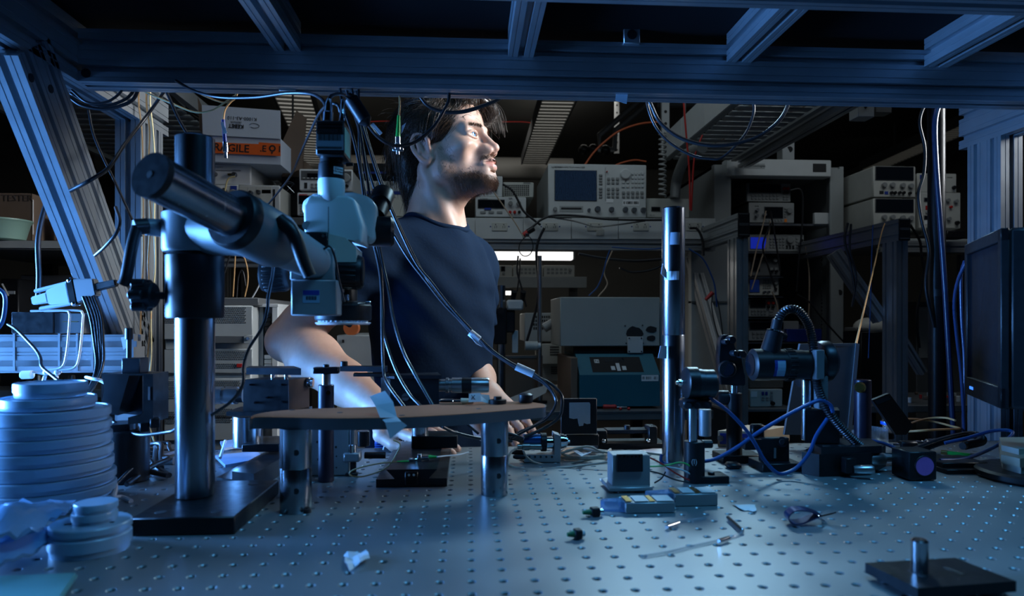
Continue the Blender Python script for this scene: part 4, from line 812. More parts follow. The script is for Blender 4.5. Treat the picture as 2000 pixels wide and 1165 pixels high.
# every dish: (bottom row, top row, centre column, half width in px), at one depth
Yd = on(100, 1010).y + .055; n_d = 0
ords = ['lowest', 'second lowest', 'third lowest', 'fourth lowest', 'fifth lowest', 'sixth lowest', 'seventh lowest', 'third from the top', 'second from the top', 'topmost']
zp = TT
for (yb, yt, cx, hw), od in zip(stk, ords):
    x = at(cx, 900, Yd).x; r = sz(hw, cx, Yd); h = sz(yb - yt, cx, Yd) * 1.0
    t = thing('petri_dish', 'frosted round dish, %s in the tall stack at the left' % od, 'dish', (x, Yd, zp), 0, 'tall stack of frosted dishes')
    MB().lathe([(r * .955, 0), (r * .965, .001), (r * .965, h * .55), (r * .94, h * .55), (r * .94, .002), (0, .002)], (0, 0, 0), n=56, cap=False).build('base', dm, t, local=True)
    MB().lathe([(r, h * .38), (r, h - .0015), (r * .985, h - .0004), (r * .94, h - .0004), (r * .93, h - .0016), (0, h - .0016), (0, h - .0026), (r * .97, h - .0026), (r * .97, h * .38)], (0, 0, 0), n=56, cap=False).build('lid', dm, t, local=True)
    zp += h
# ---- small dish pile in front
p = on(178, 1100); Yd = p.y + .035; zp = TT
for (yb, yt, cx, hw), od in zip(((1098, 1062, 177, 72), (1062, 1042, 178, 71), (1042, 1022, 185, 40), (1022, 1004, 188, 38)), ('bottom of the low pile', 'second of the low pile', 'third of the low pile', 'smallest on top of the low pile')):
    x = at(cx, 1050, Yd).x; r = sz(hw, cx, Yd); h = sz(yb - yt, cx, Yd)
    t = thing('petri_dish', 'frosted small dish, %s front left' % od, 'dish', (x, Yd, zp), 0, 'low pile of small dishes')
    MB().lathe([(r * .94, 0), (r * .95, .001), (r * .95, h * .7), (0, h * .7)], n=44, cap=False).build('base', dm, t, local=True); MB().lathe([(r, h * .35), (r, h - .0012), (r * .97, h), (0, h)], n=44, cap=False).build('lid', dm, t, local=True); zp += h
    if hw == 71: 
        for a in (-.5, 2.2): MB().box((math.cos(a) * r * .5, -abs(math.sin(a)) * r * .3, h + .0003), (r * .5, .0025, .0005), rz=a * .2).build('pen_mark', ink, t, local=True)
# ---- crinkled blister bags and card at the lower left
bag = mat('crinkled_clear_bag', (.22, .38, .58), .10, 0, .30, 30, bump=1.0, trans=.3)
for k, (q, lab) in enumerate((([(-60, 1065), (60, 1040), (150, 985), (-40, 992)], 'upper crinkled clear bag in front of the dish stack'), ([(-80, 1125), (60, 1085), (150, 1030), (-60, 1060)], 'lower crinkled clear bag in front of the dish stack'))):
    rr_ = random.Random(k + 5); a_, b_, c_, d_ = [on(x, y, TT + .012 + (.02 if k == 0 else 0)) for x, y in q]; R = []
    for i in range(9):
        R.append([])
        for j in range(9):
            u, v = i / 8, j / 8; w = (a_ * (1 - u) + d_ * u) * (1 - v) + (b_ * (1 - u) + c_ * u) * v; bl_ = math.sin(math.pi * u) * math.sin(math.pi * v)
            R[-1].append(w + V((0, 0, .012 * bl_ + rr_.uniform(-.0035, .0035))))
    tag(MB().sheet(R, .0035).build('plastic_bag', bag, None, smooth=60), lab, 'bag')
a_, b_, c_, d_ = on(-120, 1190, TT + .006), on(110, 1180, TT + .006), on(152, 1118, TT + .006), on(-90, 1128, TT + .006)
q = MB(); q.prism([(v.x, v.y) for v in (a_, b_, c_, d_)], (0, 0, TT + .001), (1, 0, 0), (0, 1, 0), .005); bmesh.ops.bevel(q.bm, geom=list(q.bm.edges), offset=.0015, segments=2, affect='EDGES'); tag(q.build('sample_card', mat('pale_green_plastic', (.16, .36, .34), .4, 0, .2, 20), None), 'pale green plastic card in the bottom left corner', 'card')
# ---- black mirror bracket
p = on(240, 868); Y0 = .90
mk_ = thing('mirror_bracket', 'black open mirror bracket with a small label and an upright adjuster', 'mirror bracket', (at(245, 830, Y0).x, Y0, TT))
q = MB(); px_prism([(198, 731), (299, 731), (299, 826), (250, 829), (250, 816), (272, 815), (280, 806), (280, 734), (252, 734), (230, 812), (196, 806), (204, 760)], Y0, .045, q); q.build('bracket', black, mk_, smooth=0)
q = MB(); px_prism([(203, 734), (278, 734), (278, 812), (210, 806)], Y0 + .035, .004, q); q.build('back_plate', blackm, mk_, smooth=0)
px_prism([(240, 776), (257, 780), (254, 796), (238, 791)], Y0 + .0345, .0004).build('label', paper, mk_, smooth=0); text('label_print', '-N-', .004, mk_, Matrix.Translation(at(247, 786, Y0 + .0338)) @ FRONT, ink, local=False)
fbox(289, 756, 293, 782, Y0 - .0006, .001, 0).build('slot', steel2, mk_)
fbox(237, 700, 273, 731, Y0 + .01, .025, .001).build('adjuster_block', blackm, mk_); vcyl(252, 660, 702, 4.5, Y0 + .02).build('adjuster_screw', plast, mk_); vcyl(252, 641, 664, 7, Y0 + .02).build('adjuster_knob', plast, mk_)
vcyl(232, 826, 848, 34, Y0 + .02, r=.022).build('rotation_stage', blackm, mk_); MB().cyl((at(232, 850, Y0).x, Y0 + .02, TT), (at(232, 850, Y0).x, Y0 + .02, at(0, 846, Y0).z), .027, n=36, ch=.002).build('base', black, mk_)
for x, y in ((282, 834), (302, 826)): MB().box(at(x, y, Y0 + .005), (.011, .012, .012), .001, rz=.5).build('foot_screw', black, mk_)
# ---- pale extrusion rail behind with power supply box, wire and clips
Y0 = 1.18
ra = thing('cable_rail', 'pale slotted aluminium rail crossing behind the dish stack', 'rail', (at(130, 700, Y0).x, Y0, at(0, 726, Y0).z))
a_, b_ = at(-120, 683, Y0 + .02), at(272, 690, Y0 + .02); hgt = sz(74, 130, Y0)
extr(V((a_.x, a_.y, b_.z)), V((b_.x, a_.y, b_.z)), .04, hgt, name='rail', m=alu, parent=ra, pitch=.033)
for px in (25, 113, 148, 178): fbox(px, 652, px + 4, 725, Y0 - .001, .002, 0).build('cable_clip', alu2, ra)
px_prism([(236, 660), (247, 657), (252, 676), (241, 684)], Y0 - .0008, .0004).build('tape_patch', tape, ra, smooth=0)
for px in (-100, 262): a_ = at(px, 726, Y0 + .02); MB().bx(a_.x - .02, a_.x + .02, Y0 + .005, Y0 + .035, 0, a_.z).build('leg', alu, ra)
ps = fbox(22, 610, 104, 652, Y0 - .002, .05, .001); po = ps.build('power_supply_box', black, None); tag(po, 'black power supply box standing on the pale rail at the left', 'power supply')
fb = thing('device_box', 'dark grey box with a gold line beside the power supply on the rail', 'box', (at(132, 652, Y0).x, Y0, at(0, 652, Y0).z)); fbox(104.5, 612, 160, 652, Y0 + .002, .05, .001).build('case', dgrey, fb); fbox(122, 628, 152, 629.5, Y0 + .0014, .001, 0).build('gold_line', brassm, fb)
wh = thing('wire_frame', 'bent white wire frame hung over the rail', 'wire frame', at(140, 727, Y0 - .03))
wirem = mat('white_wire', (.55, .6, .65), .35, .2, .05)
for dx, n_ in ((0, 'wire_loop'), (26, 'wire_loop')):
    MB().tube([at(60 + dx, 608, Y0 - .02), at(125 + dx, 607, Y0 - .022), at(135 + dx, 612, Y0 - .023), at(136 + dx, 625, Y0 - .025), at(130 + dx, 690, Y0 - .03), at(120 + dx, 718, Y0 - .032), at(90 + dx, 724, Y0 - .032)], sz(2.2, 130, Y0), 8, 5).build(n_, wirem, wh)
cl_ = mat('bright_white_plastic', (.85, .88, .92), .3, 0, 0)
ct = thing('white_clip', 'row of bright white cable clips hanging under the rail', 'clip', at(90, 772, Y0 - .03))
MB().tube([at(62, 727, Y0 - .03), at(90, 731, Y0 - .03), at(120, 727, Y0 - .03)], sz(2, 90, Y0), 8, 4).build('clip_bar', cl_, ct)
MB().cyl(at(42, 733, Y0 - .03), at(64, 732, Y0 - .03), sz(8, 50, Y0), n=18, ch=.001).build('clip_barrel', cl_, ct)
for x0, y0, x1, y1 in ((88, 735, 70, 772), (111, 735, 99, 760)): MB().tube([at(x0, y0, Y0 - .03), at((x0 + x1) / 2 + 3, (y0 + y1) / 2, Y0 - .03), at(x1, y1, Y0 - .03)], sz(3.4, 90, Y0), 8, 4).build('clip_prong', cl_, ct); 
for x in (90, 112): MB().sph(at(x, 728, Y0 - .03), sz(6, 90, Y0), 10).build('clip_hub', cl_, ct)
# ---- pair of serial plugs joined together
Y0 = 1.10
A_, B_ = at(58, 590, Y0), at(232, 552, Y0 - .02); dd = (B_ - A_).normalized(); up_ = V((0, 0, 1)); sd = dd.cross(up_).normalized(); u2 = sd.cross(dd)
db = thing('serial_adapter', 'grey serial plug joined to a dark serial plug hanging at the left', 'plug', (A_ + B_) / 2)
def seg(t0, t1, w0, w1, th, m, nm, parent=db):
    P0, P1 = A_ + (B_ - A_) * t0, A_ + (B_ - A_) * t1; q = MB(); vsx = []
    for P_, w_ in ((P0, w0), (P1, w1)):
        for s1, s2 in ((-1, -1), (1, -1), (1, 1), (-1, 1)): vsx.append(q.bm.verts.new(P_ + u2 * w_ * s1 + sd * th * s2))
    for k in range(4): q.bm.faces.new((vsx[k], vsx[(k + 1) % 4], vsx[4 + (k + 1) % 4], vsx[4 + k]))
    q.bm.faces.new(vsx[0:4]); q.bm.faces.new(vsx[4:8]); bmesh.ops.bevel(q.bm, geom=list(q.bm.edges), offset=.0015, segments=2, affect='EDGES'); return q.build(nm, m, parent, smooth=50)
pg = mat('pale_grey_plug', (.36, .42, .46), .45, 0, .05)
seg(.22, .46, .011, .017, .006, pg, 'plug_hood'); seg(.04, .22, .006, .008, .005, pg, 'strain_relief'); seg(.46, .54, .021, .021, .0065, chrome, 'metal_shell'); seg(.54, .76, .019, .013, .007, dgrey, 'dark_hood'); seg(.76, .98, .006, .005, .005, plast, 'dark_strain_relief')
for t0, s1 in ((.08, 1), (.10, -1)): MB().cyl(A_ + (B_ - A_) * t0 + u2 * .014 * s1, A_ + (B_ - A_) * .5 + u2 * .016 * s1, .0032, n=12, ch=.0008).build('thumbscrew', pg, db)
for t0, s1 in ((.50, 1), (.50, -1)): MB().sph(A_ + (B_ - A_) * t0 + u2 * .018 * s1 - sd * -.004, .0045, 10).build('hex_nut', chrome, db)
# ---- bits on the table left of the stand
q = on(285, 905)
rnd = random.Random(4)
for k in range(16):
    a_ = on(rnd.uniform(212, 260), rnd.uniform(870, 950), TT + .004); b_ = on(rnd.uniform(300, 350), rnd.uniform(880, 935), TT + .006); m_ = (a_ + b_) / 2 + V((rnd.uniform(-.03, .03), rnd.uniform(-.03, .03), rnd.uniform(.004, .022)))
    cable('black_cable', [a_, (a_ + m_) / 2 + V((0, rnd.uniform(-.01, .01), .004)), m_, (b_ + m_) / 2, b_], rnd.choice((.0022, .003, .0035)), rubber, 'one of many black cables heaped left of the stand', 'black cable heap left of the boom stand', sub=5)
tag(MB().tube([on(222, 935, TT + .02), on(226, 955, TT + .012), on(222, 972, TT + .006), on(238, 972, TT + .004), on(256, 980, TT + .002)], .0028, 8, 5).build('cable_tie', mat('off_white_tie', (.55, .5, .48), .5), None), 'off-white cable tie end sticking out by the dish stack', 'cable tie')
for k, (pp, m_, lab) in enumerate(((((430, 872), (470, 866), (478, 878), (436, 886)), mat('clear_blue_sheet', (.35, .5, .75), .15, 0, .2, 30), 'pale clear plastic tray piece behind the steel column'), (((420, 900), (500, 892), (520, 905), (440, 920)), mat('clear_blue_sheet', (.35, .5, .75), .15), 'flat shiny plastic lid right of the steel column'), (((285, 884), (340, 878), (345, 890), (300, 905)), steel2, 'small shiny metal plate left of the steel column'))):
    q = MB(); q.prism([(on(*v).x, on(*v).y) for v in pp], (0, 0, TT + .004), (1, 0, 0), (0, 1, 0), .004); tag(q.build('plastic_piece' if k < 2 else 'metal_plate', m_, None, smooth=0), lab, 'plate')
tag(MB().cyl(on(430, 895, TT + .02), on(440, 862, TT + .03), .002, n=8).build('clear_rod', cl_, None), 'short bright clear rod leaning right of the steel column', 'rod')
tag(hcyl(300, 340, 900, 8, on(320, 908).y, [(0, .7), (.3, .7), (.32, 1), (1, 1)]).build('bnc_plug', steel2, None), 'grey barrel plug lying left of the steel column', 'plug')
# ---- small white and blue carton behind the left post foot
cb_ = thing('small_carton', 'small white and blue carton marked MSP43 behind the left post', 'box', at(215, 598, 1.6)); fbox(194, 567, 245, 597, 1.6, .06, .001).build('carton', mat('blue_white_carton', (.35, .5, .65), .6), cb_); fbox(194, 566, 246, 568.5, 1.599, .06, 0).build('red_edge', redm, cb_)
text('print', 'MSP43', .016, cb_, Matrix.Translation(at(213, 579, 1.5985)) @ FRONT, mat('brown_ink', (.25, .12, .06), .7, 0, 0), local=False)
sh_ = thing('side_cabinet', 'grey side cabinet under the small carton beside the left post', 'cabinet', (at(215, 700, 1.6).x, 1.65, 0)); a_, b_ = at(196, 700, 1.6), at(250, 598, 1.6); MB().bx(a_.x, b_.x + .02, 1.6, 1.7, 0, b_.z, .002).build('body', grey, sh_); MB().bx(a_.x + .01, b_.x, 1.597, 1.6, .2, b_.z - .05, .002).build('door', dgrey, sh_)
# ================================================================ monitor at the right edge
Y0 = 1.0
mo = thing('monitor', 'black flat monitor seen almost edge on at the right', 'monitor', (at(1960, 800, 1.0).x, 1.02, TT))
P_ = [at(1893, 560, .98), at(1966, 560, .80)]; dr = (P_[1] - P_[0]); dr.z = 0; L = dr.length; dr.normalize(); nn = V((dr.y, -dr.x, 0))
if nn.x > 0: nn = -nn
zt, zb = at(1893, 500, .98).z + .02, at(1890, 765, .98).z
zt = at(1966, 445, .80).z; zb = at(1960, 800, .80).z
Mm = Matrix.Translation(P_[0] - V((0, 0, P_[0].z))) @ Matrix((dr.to_4d(), (-nn).to_4d(), (0, 0, 1, 0), (0, 0, 0, 1))).transposed()
Mm = Matrix.Translation((P_[0].x, P_[0].y, 0)) @ Matrix(((dr.x, -nn.x, 0, 0), (dr.y, -nn.y, 0, 0), (0, 0, 1, 0), (0, 0, 0, 1)))
W_ = L
MB().bx(0, W_, .003, .045, zb, zt, .004, Mm).build('back_shell', plast, mo)
for b_ in ((0, .014, zb, zt), (W_ - .014, W_, zb, zt), (0, W_, zt - .016, zt), (0, W_, zb, zb + .026)): MB().bx(b_[0], b_[1], -.006, .003, b_[2], b_[3], .001, Mm).build('bezel', plast, mo)
MB().bx(.014, W_ - .014, -.001, .003, zb + .026, zt - .016, 0, Mm).build('screen', mat('matte_dark_screen', (.004, .006, .010), .5, 0, .2, 60, spec=.25), mo)
MB().bx(.035, .055, -.0066, -.006, zb + .010, zb + .014, 0, Mm).build('power_led', mat('blue_led', (.05, .2, 1), .4, 0, 0, emit=1.2, ecol=(.05, .25, 1)), mo)
c_ = Mm @ V((W_ * .55, .06, 0)); MB().cyl((c_.x, c_.y, TT), (c_.x, c_.y, zb + .15), .018, n=20).build('stand_column', plast, mo); MB().cyl((c_.x, c_.y, TT), (c_.x, c_.y, TT + .012), .075, n=36, ch=.003).build('stand_base', plast, mo)
# ---- tilted dark board and small dark tablet behind the zoom lens
tb = thing('tilted_board', 'dark grey board leaning with a pale right edge behind the zoom lens', 'board', on(1600, 878)); Y0 = 1.09
px_prism([(1532, 850), (1563, 672), (1672, 671), (1655, 850)], Y0, .006).build('board', dgrey, tb, smooth=0); px_prism([(1655, 850), (1672, 671), (1679, 672), (1663, 850)], Y0 - .002, .012).build('edge_trim', alu, tb, smooth=0); fbox(1625, 676, 1630, 679, Y0 - .003, .003, 0).build('rivet', steel2, tb)
dt = thing('dark_tablet', 'slim dark tablet leaning beside the silver objective', 'tablet', on(1760, 872)); px_prism([(1704, 782), (1737, 769), (1784, 832), (1770, 850), (1750, 850)], 1.11, .008).build('body', plast, dt, smooth=0); px_prism([(1709, 783), (1735, 773), (1741, 780), (1714, 791)], 1.1095, .0006).build('glossy_band', screenm, dt, smooth=0)
# ---- thick black pole and cables in front of the right post
pole = thing('black_pole', 'thick black vertical pole left of the right aluminium post', 'pole', (at(1832, 800, 1.75).x, 1.75, 0)); a_ = at(1832, 700, 1.75); MB().cyl((a_.x, 1.75, 0), (a_.x - .005, 1.75, 1.80), .021, n=20).build('pole', black, pole); MB().cyl((a_.x, 1.75, at(0, 575, 1.75).z), (a_.x, 1.75, at(0, 560, 1.75).z), .025, n=20).build('pole_collar', plast, pole); MB().cyl((a_.x, 1.75, 0), (a_.x, 1.75, .02), .12, n=24, ch=.004).build('pole_foot', black, pole)
# ================================================================ the man: signed-distance body, surface nets
class SDF:
    def __init__(s, lo, hi, v):
        s.lo = np.array(lo, np.float32); s.v = v; s.n = np.ceil((np.array(hi) - s.lo) / v).astype(int) + 1
        s.D = np.full(s.n, 9.0, np.float32)
    def _win(s, lo, hi):
        a = np.clip(np.floor((np.array(lo) - s.lo) / s.v).astype(int), 0, s.n); b = np.clip(np.ceil((np.array(hi) - s.lo) / s.v).astype(int) + 1, 0, s.n)
        if (b <= a).any(): return None
        g = [s.lo[i] + s.v * np.arange(a[i], b[i], dtype=np.float32) for i in range(3)]
        return tuple(slice(a[i], b[i]) for i in range(3)), np.meshgrid(*g, indexing='ij', sparse=True)
    def op(s, f, lo, hi, k, sub=False):
        m = 2.5 * k + .012; w = s._win(np.array(lo) - m, np.array(hi) + m)
        if w is None: return
        sl, (X, Y, Z) = w; d = f(X, Y, Z); A = s.D[sl]
        if sub: a, b = -A, d
        else: a, b = A, d
        if k > 0:
            h = np.clip(.5 + .5 * (b - a) / k, 0, 1); r = b * (1 - h) + a * h - k * h * (1 - h)
            # guard far-away initial values
            r = np.where(np.abs(a) > 5, np.minimum(a, b), r)
        else: r = np.minimum(a, b)
        s.D[sl] = -r if sub else r
    def ell(s, c, r, k=.01, R=None, sub=False):
        c = np.array(c); r = np.array(r, float); Rm = np.array(R) if R is not None else np.eye(3); e = np.full(3, r.max())
        def f(X, Y, Z):
            x, y, z = X - c[0], Y - c[1], Z - c[2]
            p = [Rm[0][i] * x + Rm[1][i] * y + Rm[2][i] * z for i in range(3)]
            k0 = np.sqrt(sum((p[i] / r[i]) ** 2 for i in range(3))) + 1e-9; k1 = np.sqrt(sum((p[i] / r[i] ** 2) ** 2 for i in range(3))) + 1e-9
            return k0 * (k0 - 1) / k1
        s.op(f, c - e, c + e, k, sub)
    def cap(s, a, b, ra, rb=None, k=.01, sub=False):
        a, b = np.array(a, float), np.array(b, float); rb = ra if rb is None else rb; ab = b - a; L = max(ab.dot(ab), 1e-12); R = max(ra, rb)
        def f(X, Y, Z):
            t = np.clip(((X - a[0]) * ab[0] + (Y - a[1]) * ab[1] + (Z - a[2]) * ab[2]) / L, 0, 1)
            return np.sqrt((X - a[0] - t * ab[0]) ** 2 + (Y - a[1] - t * ab[1]) ** 2 + (Z - a[2] - t * ab[2]) ** 2) - (ra + (rb - ra) * t)
        s.op(f, np.minimum(a, b) - R, np.maximum(a, b) + R, k, sub)
    def chain(s, pts, k=.01):
        for (a, ra), (b, rb) in zip(pts, pts[1:]): s.cap(a, b, ra, rb, k)
    def plane(s, o, n, lo, hi):                       # cut away the side n points to
        o, n = np.array(o), np.array(n) / np.linalg.norm(n)
        s.op(lambda X, Y, Z: (o[0] - X) * n[0] + (o[1] - Y) * n[1] + (o[2] - Z) * n[2], lo, hi, 0.002, True)
    def mesh(s):
        D = s.D; S = D < 0; n = np.array(D.shape)
        c = sum(S[i:n[0] - 1 + i, j:n[1] - 1 + j, k:n[2] - 1 + k].astype(np.int8) for i in (0, 1) for j in (0, 1) for k in (0, 1))
        cells = np.argwhere((c > 0) & (c < 8)); idx = np.full(c.shape, -1, np.int32); idx[tuple(cells.T)] = np.arange(len(cells))
        acc = np.zeros((len(cells), 3)); cnt = np.zeros(len(cells))
        for ax in range(3):
            o1, o2 = [q for q in range(3) if q != ax]
            for i in (0, 1):
                for j in (0, 1):
                    o = np.zeros(3, int); o[o1] = i; o[o2] = j; e = np.zeros(3, int); e[ax] = 1
                    a = D[tuple((cells + o).T)]; b = D[tuple((cells + o + e).T)]; m = (a < 0) != (b < 0)
                    t = np.where(m, a / np.where(a == b, 1, a - b), 0)
                    acc[m] += (o + t[:, None] * e)[m]; cnt[m] += 1
        P = (cells + acc / cnt[:, None]) * s.v + s.lo; F = []
        for ax in range(3):
            o1, o2 = (ax + 1) % 3, (ax + 2) % 3
            sl0 = [slice(None)] * 3; sl1 = [slice(None)] * 3; sl0[ax] = slice(0, -1); sl1[ax] = slice(1, None)
            a, b = S[tuple(sl0)], S[tuple(sl1)]; E = np.argwhere(a != b)
            ok = (E[:, o1] > 0) & (E[:, o2] > 0) & (E[:, o1] < n[o1] - 1) & (E[:, o2] < n[o2] - 1); E = E[ok]
            q = []
            for i, j in ((-1, -1), (0, -1), (0, 0), (-1, 0)):
                g = E.copy(); g[:, o1] += i; g[:, o2] += j; q.append(idx[tuple(g.T)])
            q = np.stack(q, 1); fl_ = ~a[tuple(E.T)]; q[fl_] = q[fl_][:, ::-1]; F.append(q)
        return P, np.concatenate(F)
def np_mesh(name, P, F, m):
    me = bpy.data.meshes.new(name); me.from_pydata(P.tolist(), [], F.tolist()); me.materials.append(m); me.update(); return me
# ---------------------------------------------------------------- frames
HO = at(870, 312, 1.466); PSI, PIT = rad(64), rad(11)
fw = V((math.sin(PSI), -math.cos(PSI), 0)); HL = V((math.cos(PSI), math.sin(PSI), 0))
HF = (fw * math.cos(PIT) + V((0, 0, 1)) * math.sin(PIT)).normalized(); HU = HF.cross(HL)
HM = Matrix((( HF.x, HL.x, HU.x, HO.x), (HF.y, HL.y, HU.y, HO.y), (HF.z, HL.z, HU.z, HO.z), (0, 0, 0, 1)))
HMn = np.array(HM)
def h2w(P): return np.asarray(P) @ HMn[:3, :3].T + HMn[:3, 3]
BO = at(842, 600, 1.485); PB = rad(52)
bf = V((math.sin(PB), -math.cos(PB), 0)); bl = V((math.cos(PB), math.sin(PB), 0))
BR = np.array([[bf.x, bl.x, 0], [bf.y, bl.y, 0], [0, 0, 1]])
def Bp(f, l, z): return tuple(BO + bf * f + bl * l + V((0, 0, z)))
mm = lambda *p: tuple(q * .001 for q in p)
# ---------------------------------------------------------------- head (head frame: x forward, y left, z up)
S = SDF((-.13, -.10, -.20), (.14, .10, .15), .0019)
S.ell(mm(-10, 0, 58), mm(92, 74, 74), .0)
S.ell(mm(52, 0, 60), mm(42, 60, 52), .02)
S.ell(mm(40, 0, 0), mm(52, 62, 66), .02)
for y in (1, -1):
    S.cap(mm(14, 50 * y, -42), mm(80, 14 * y, -68), .017, .014, .022)
    S.cap(mm(6, 56 * y, 0), mm(14, 50 * y, -42), .014, .016, .02)
    S.ell(mm(64, 46 * y, -2), mm(24, 21, 15), .018)
    S.cap(mm(94, 9 * y, 37), mm(78, 45 * y, 36), .008, .0085, .012)
S.ell(mm(84, 0, -66), mm(17, 20, 16), .018)
S.ell(mm(80, 0, -38), mm(23, 30, 30), .018)
for y in (1, -1):
    S.ell(mm(98, 31 * y, 21), mm(19, 19, 12), .011, sub=True)        # eye sockets
    S.ell(mm(88, 40 * y, -30), mm(9, 12, 18), .02, sub=True)         # hollow of the cheek
    S.ell(mm(75, 32 * y, 22), mm(11.2, 16, 12.2), .008)
S.cap(mm(91, 0, 30), mm(113, 0, -6), .0065, .0085, .010)
S.ell(mm(114, 0, -9), mm(10, 9, 8.5), .006)
for y in (1, -1):
    S.ell(mm(96, 13 * y, -10), mm(12, 9, 13), .010)
    S.ell(mm(104, 11.5 * y, -14), mm(9.5, 6.5, 7.5), .006)
    # eyelids around the eyeball
    up = [(86.5, 15.5, 19), (89.4, 22, 25.0), (89.9, 31, 27.0), (86.7, 41, 25.6), (79, 49, 20.5)]
    dn = [(86.5, 15.5, 19), (88, 23, 15.8), (88, 32, 14.8), (84.5, 42, 16), (79, 49, 20.5)]
    for L, rl in ((up, .0023), (dn, .0016)):
        L = [tuple(q) for q in spline(L, 4)]
        for a, b in zip(L, L[1:]): S.cap(mm(a[0], a[1] * y, a[2]), mm(b[0], b[1] * y, b[2]), rl, None, .0022)
S.cap(mm(98, 0, -17), mm(108, 0, -16), .006, .006, .006)
for y in (1, -1): S.ell(mm(107, 6.5 * y, -21), mm(5, 3.2, 4), .002, sub=True)
S.cap(mm(103, -7, -32), mm(103, 7, -32), .0048, .0048, .005)          # lips
S.cap(mm(102, -6, -46), mm(102, 6, -46), .0062, .0062, .005)
for y in (1, -1):
    S.cap(mm(103, 6 * y, -32.5), mm(93, 23 * y, -38), .0048, .0028, .005)
    S.cap(mm(102, 6 * y, -46), mm(93, 21 * y, -40), .006, .003, .005)
    S.cap(mm(110, 0, -38.6), mm(95, 25 * y, -39.4), .0016, .0014, .002, sub=True)
S.ell(mm(97, 0, -56), mm(6, 14, 4), .008, sub=True)
# ears
for y in (1, -1):
    E = Matrix.Rotation(rad(-14), 3, 'Y')
    S.ell(mm(-10, 73 * y, 10), mm(16, 7, 27), .004, R=E)
    S.ell(mm(-6, 81 * y, 8), mm(8.5, 6.5, 13), .005, R=E, sub=True)
    hp = [(4, 77, 12), (5, 79, 24), (-4, 82, 36), (-18, 84, 38), (-28, 84, 26), (-28, 83, 10), (-21, 80, -6), (-12, 77, -18), (-3, 75, -21), (3, 73, -12)]
    hp = [tuple(q) for q in spline(hp, 4)]
    for a, b in zip(hp, hp[1:]): S.cap(mm(a[0], a[1] * y, a[2]), mm(b[0], b[1] * y, b[2]), .0036, .0036, .003)
    S.cap(mm(-19, 79 * y, 24), mm(-16, 79 * y, 4), .0036, .0030, .006)
    S.ell(mm(4, 76 * y, 4), mm(4, 4, 6), .003)
# neck with its muscles
S.cap(mm(-26, 0, -10), mm(-56, 0, -140), .056, .058, .02)
S.cap(mm(-56, 0, -140), mm(-66, 0, -205), .058, .072, .02)
for y in (1, -1): S.cap(mm(-22, 60 * y, -28), mm(0, 16 * y, -172), .013, .012, .018)
S.ell(mm(1, 0, -102), mm(11, 11, 15), .014)
S.cap(mm(20, 0, -66), mm(66, 0, -66), .034, .018, .03)
HP, HFc = S.mesh()
# ---------------------------------------------------------------- arms, hands and trunk (world frame)
shR, shL = Bp(-.015, -.165, .10), Bp(-.01, .165, .10)
elR, wrR = tuple(at(566, 664, 1.36)), tuple(at(748, 806, 1.20))
elL, wrL = tuple(at(905, 700, 1.66)), tuple(at(950, 772, 1.36))
S2 = SDF(tuple(np.minimum.reduce([elR, wrR, shR, Bp(-.2, 0, 0)]) - .08 - np.array([0, .25, .0])), (0.30, 1.85, BO.z + .24), .0036)
S2.ell(Bp(0, 0, .03), (.095, .14, .16), .0, R=BR); S2.ell(Bp(0, 0, -.12), (.085, .125, .14), .04, R=BR)
S2.cap(Bp(-.01, -.14, .10), Bp(-.01, .14, .10), .045, .045, .03)
nb = h2w([mm(-60, 0, -165)])[0]
S2.cap(tuple(nb), Bp(-.005, 0, .08), .058, .06, .02)
def lerp(a, b, t): return tuple(np.array(a) * (1 - t) + np.array(b) * t)
def arm(sh, el, wr):
    S2.chain([(sh, .050), (lerp(sh, el, .45), .050), (lerp(sh, el, .85), .041), (el, .036)], .02)
    S2.chain([(el, .036), (lerp(el, wr, .28), .0475), (lerp(el, wr, .62), .038), (wr, .0265)], .02)
    S2.ell(el, (.034, .034, .034), .02)
arm(shR, elR, wrR); arm(shL, elL, wrL)
e1 = np.array(elR) + np.array([-.012, 0, -.006]); S2.ell(e1, (.030, .026, .030), .02)
def hand(wr, kn, fdir, side, up, curl, scale=1.0):
    """wr wrist, kn middle knuckle; fdir finger direction; side towards the little finger"""
    wr, kn, f, sd, u = (np.array(q, float) for q in (wr, kn, fdir, side, up))
    f /= np.linalg.norm(f); sd -= f * sd.dot(f); sd /= np.linalg.norm(sd); u = np.cross(f, sd) if np.cross(f, sd)[2] > 0 else -np.cross(f, sd)
    for o in (-.026, -.009, .009, .026): S2.cap(wr + sd * o * .45, kn + sd * o, .017, .0125, .016)
    L = (.040, .045, .042, .032)
    for i, o in enumerate((-.027, -.009, .009, .027)):
        p = kn + sd * o; dr = f * 1.0 + sd * o * 3.0; dr /= np.linalg.norm(dr); l = L[i] * scale; r = .0092
        for q in range(3):
            a = curl * (q + .4); d2 = dr * math.cos(a) - u * math.sin(a); p2 = p + d2 * l * (1, .68, .55)[q]
            S2.cap(p, p2, r, r * .9, .004); p = p2; r *= .92
    p = wr + (kn - wr) * .25 - sd * .022; p2 = p + (kn - wr) * .45 - sd * .026 - u * .010; p3 = p2 + f * .030 - sd * .004 - u * .010
    S2.cap(p, p2, .0155, .012, .012); S2.cap(p2, p3, .0115, .0095, .005); S2.cap(p3, p3 + f * .020, .0095, .008, .004)
knR = np.array(at(795, 838, 1.13)); hand(wrR, knR, np.array(at(892, 858, 1.08)) - knR, (.1, 1, .1), (0, 0, 1), .18)
knL = np.array(at(985, 815, 1.25)); hand(wrL, knL, np.array(at(1018, 850, 1.18)) - knL, (1, -.2, 0), (0, 0, 1), .28)
AP, AF = S2.mesh()
P = np.concatenate([h2w(HP), AP]); Fc = np.concatenate([HFc, AF + len(HP)])
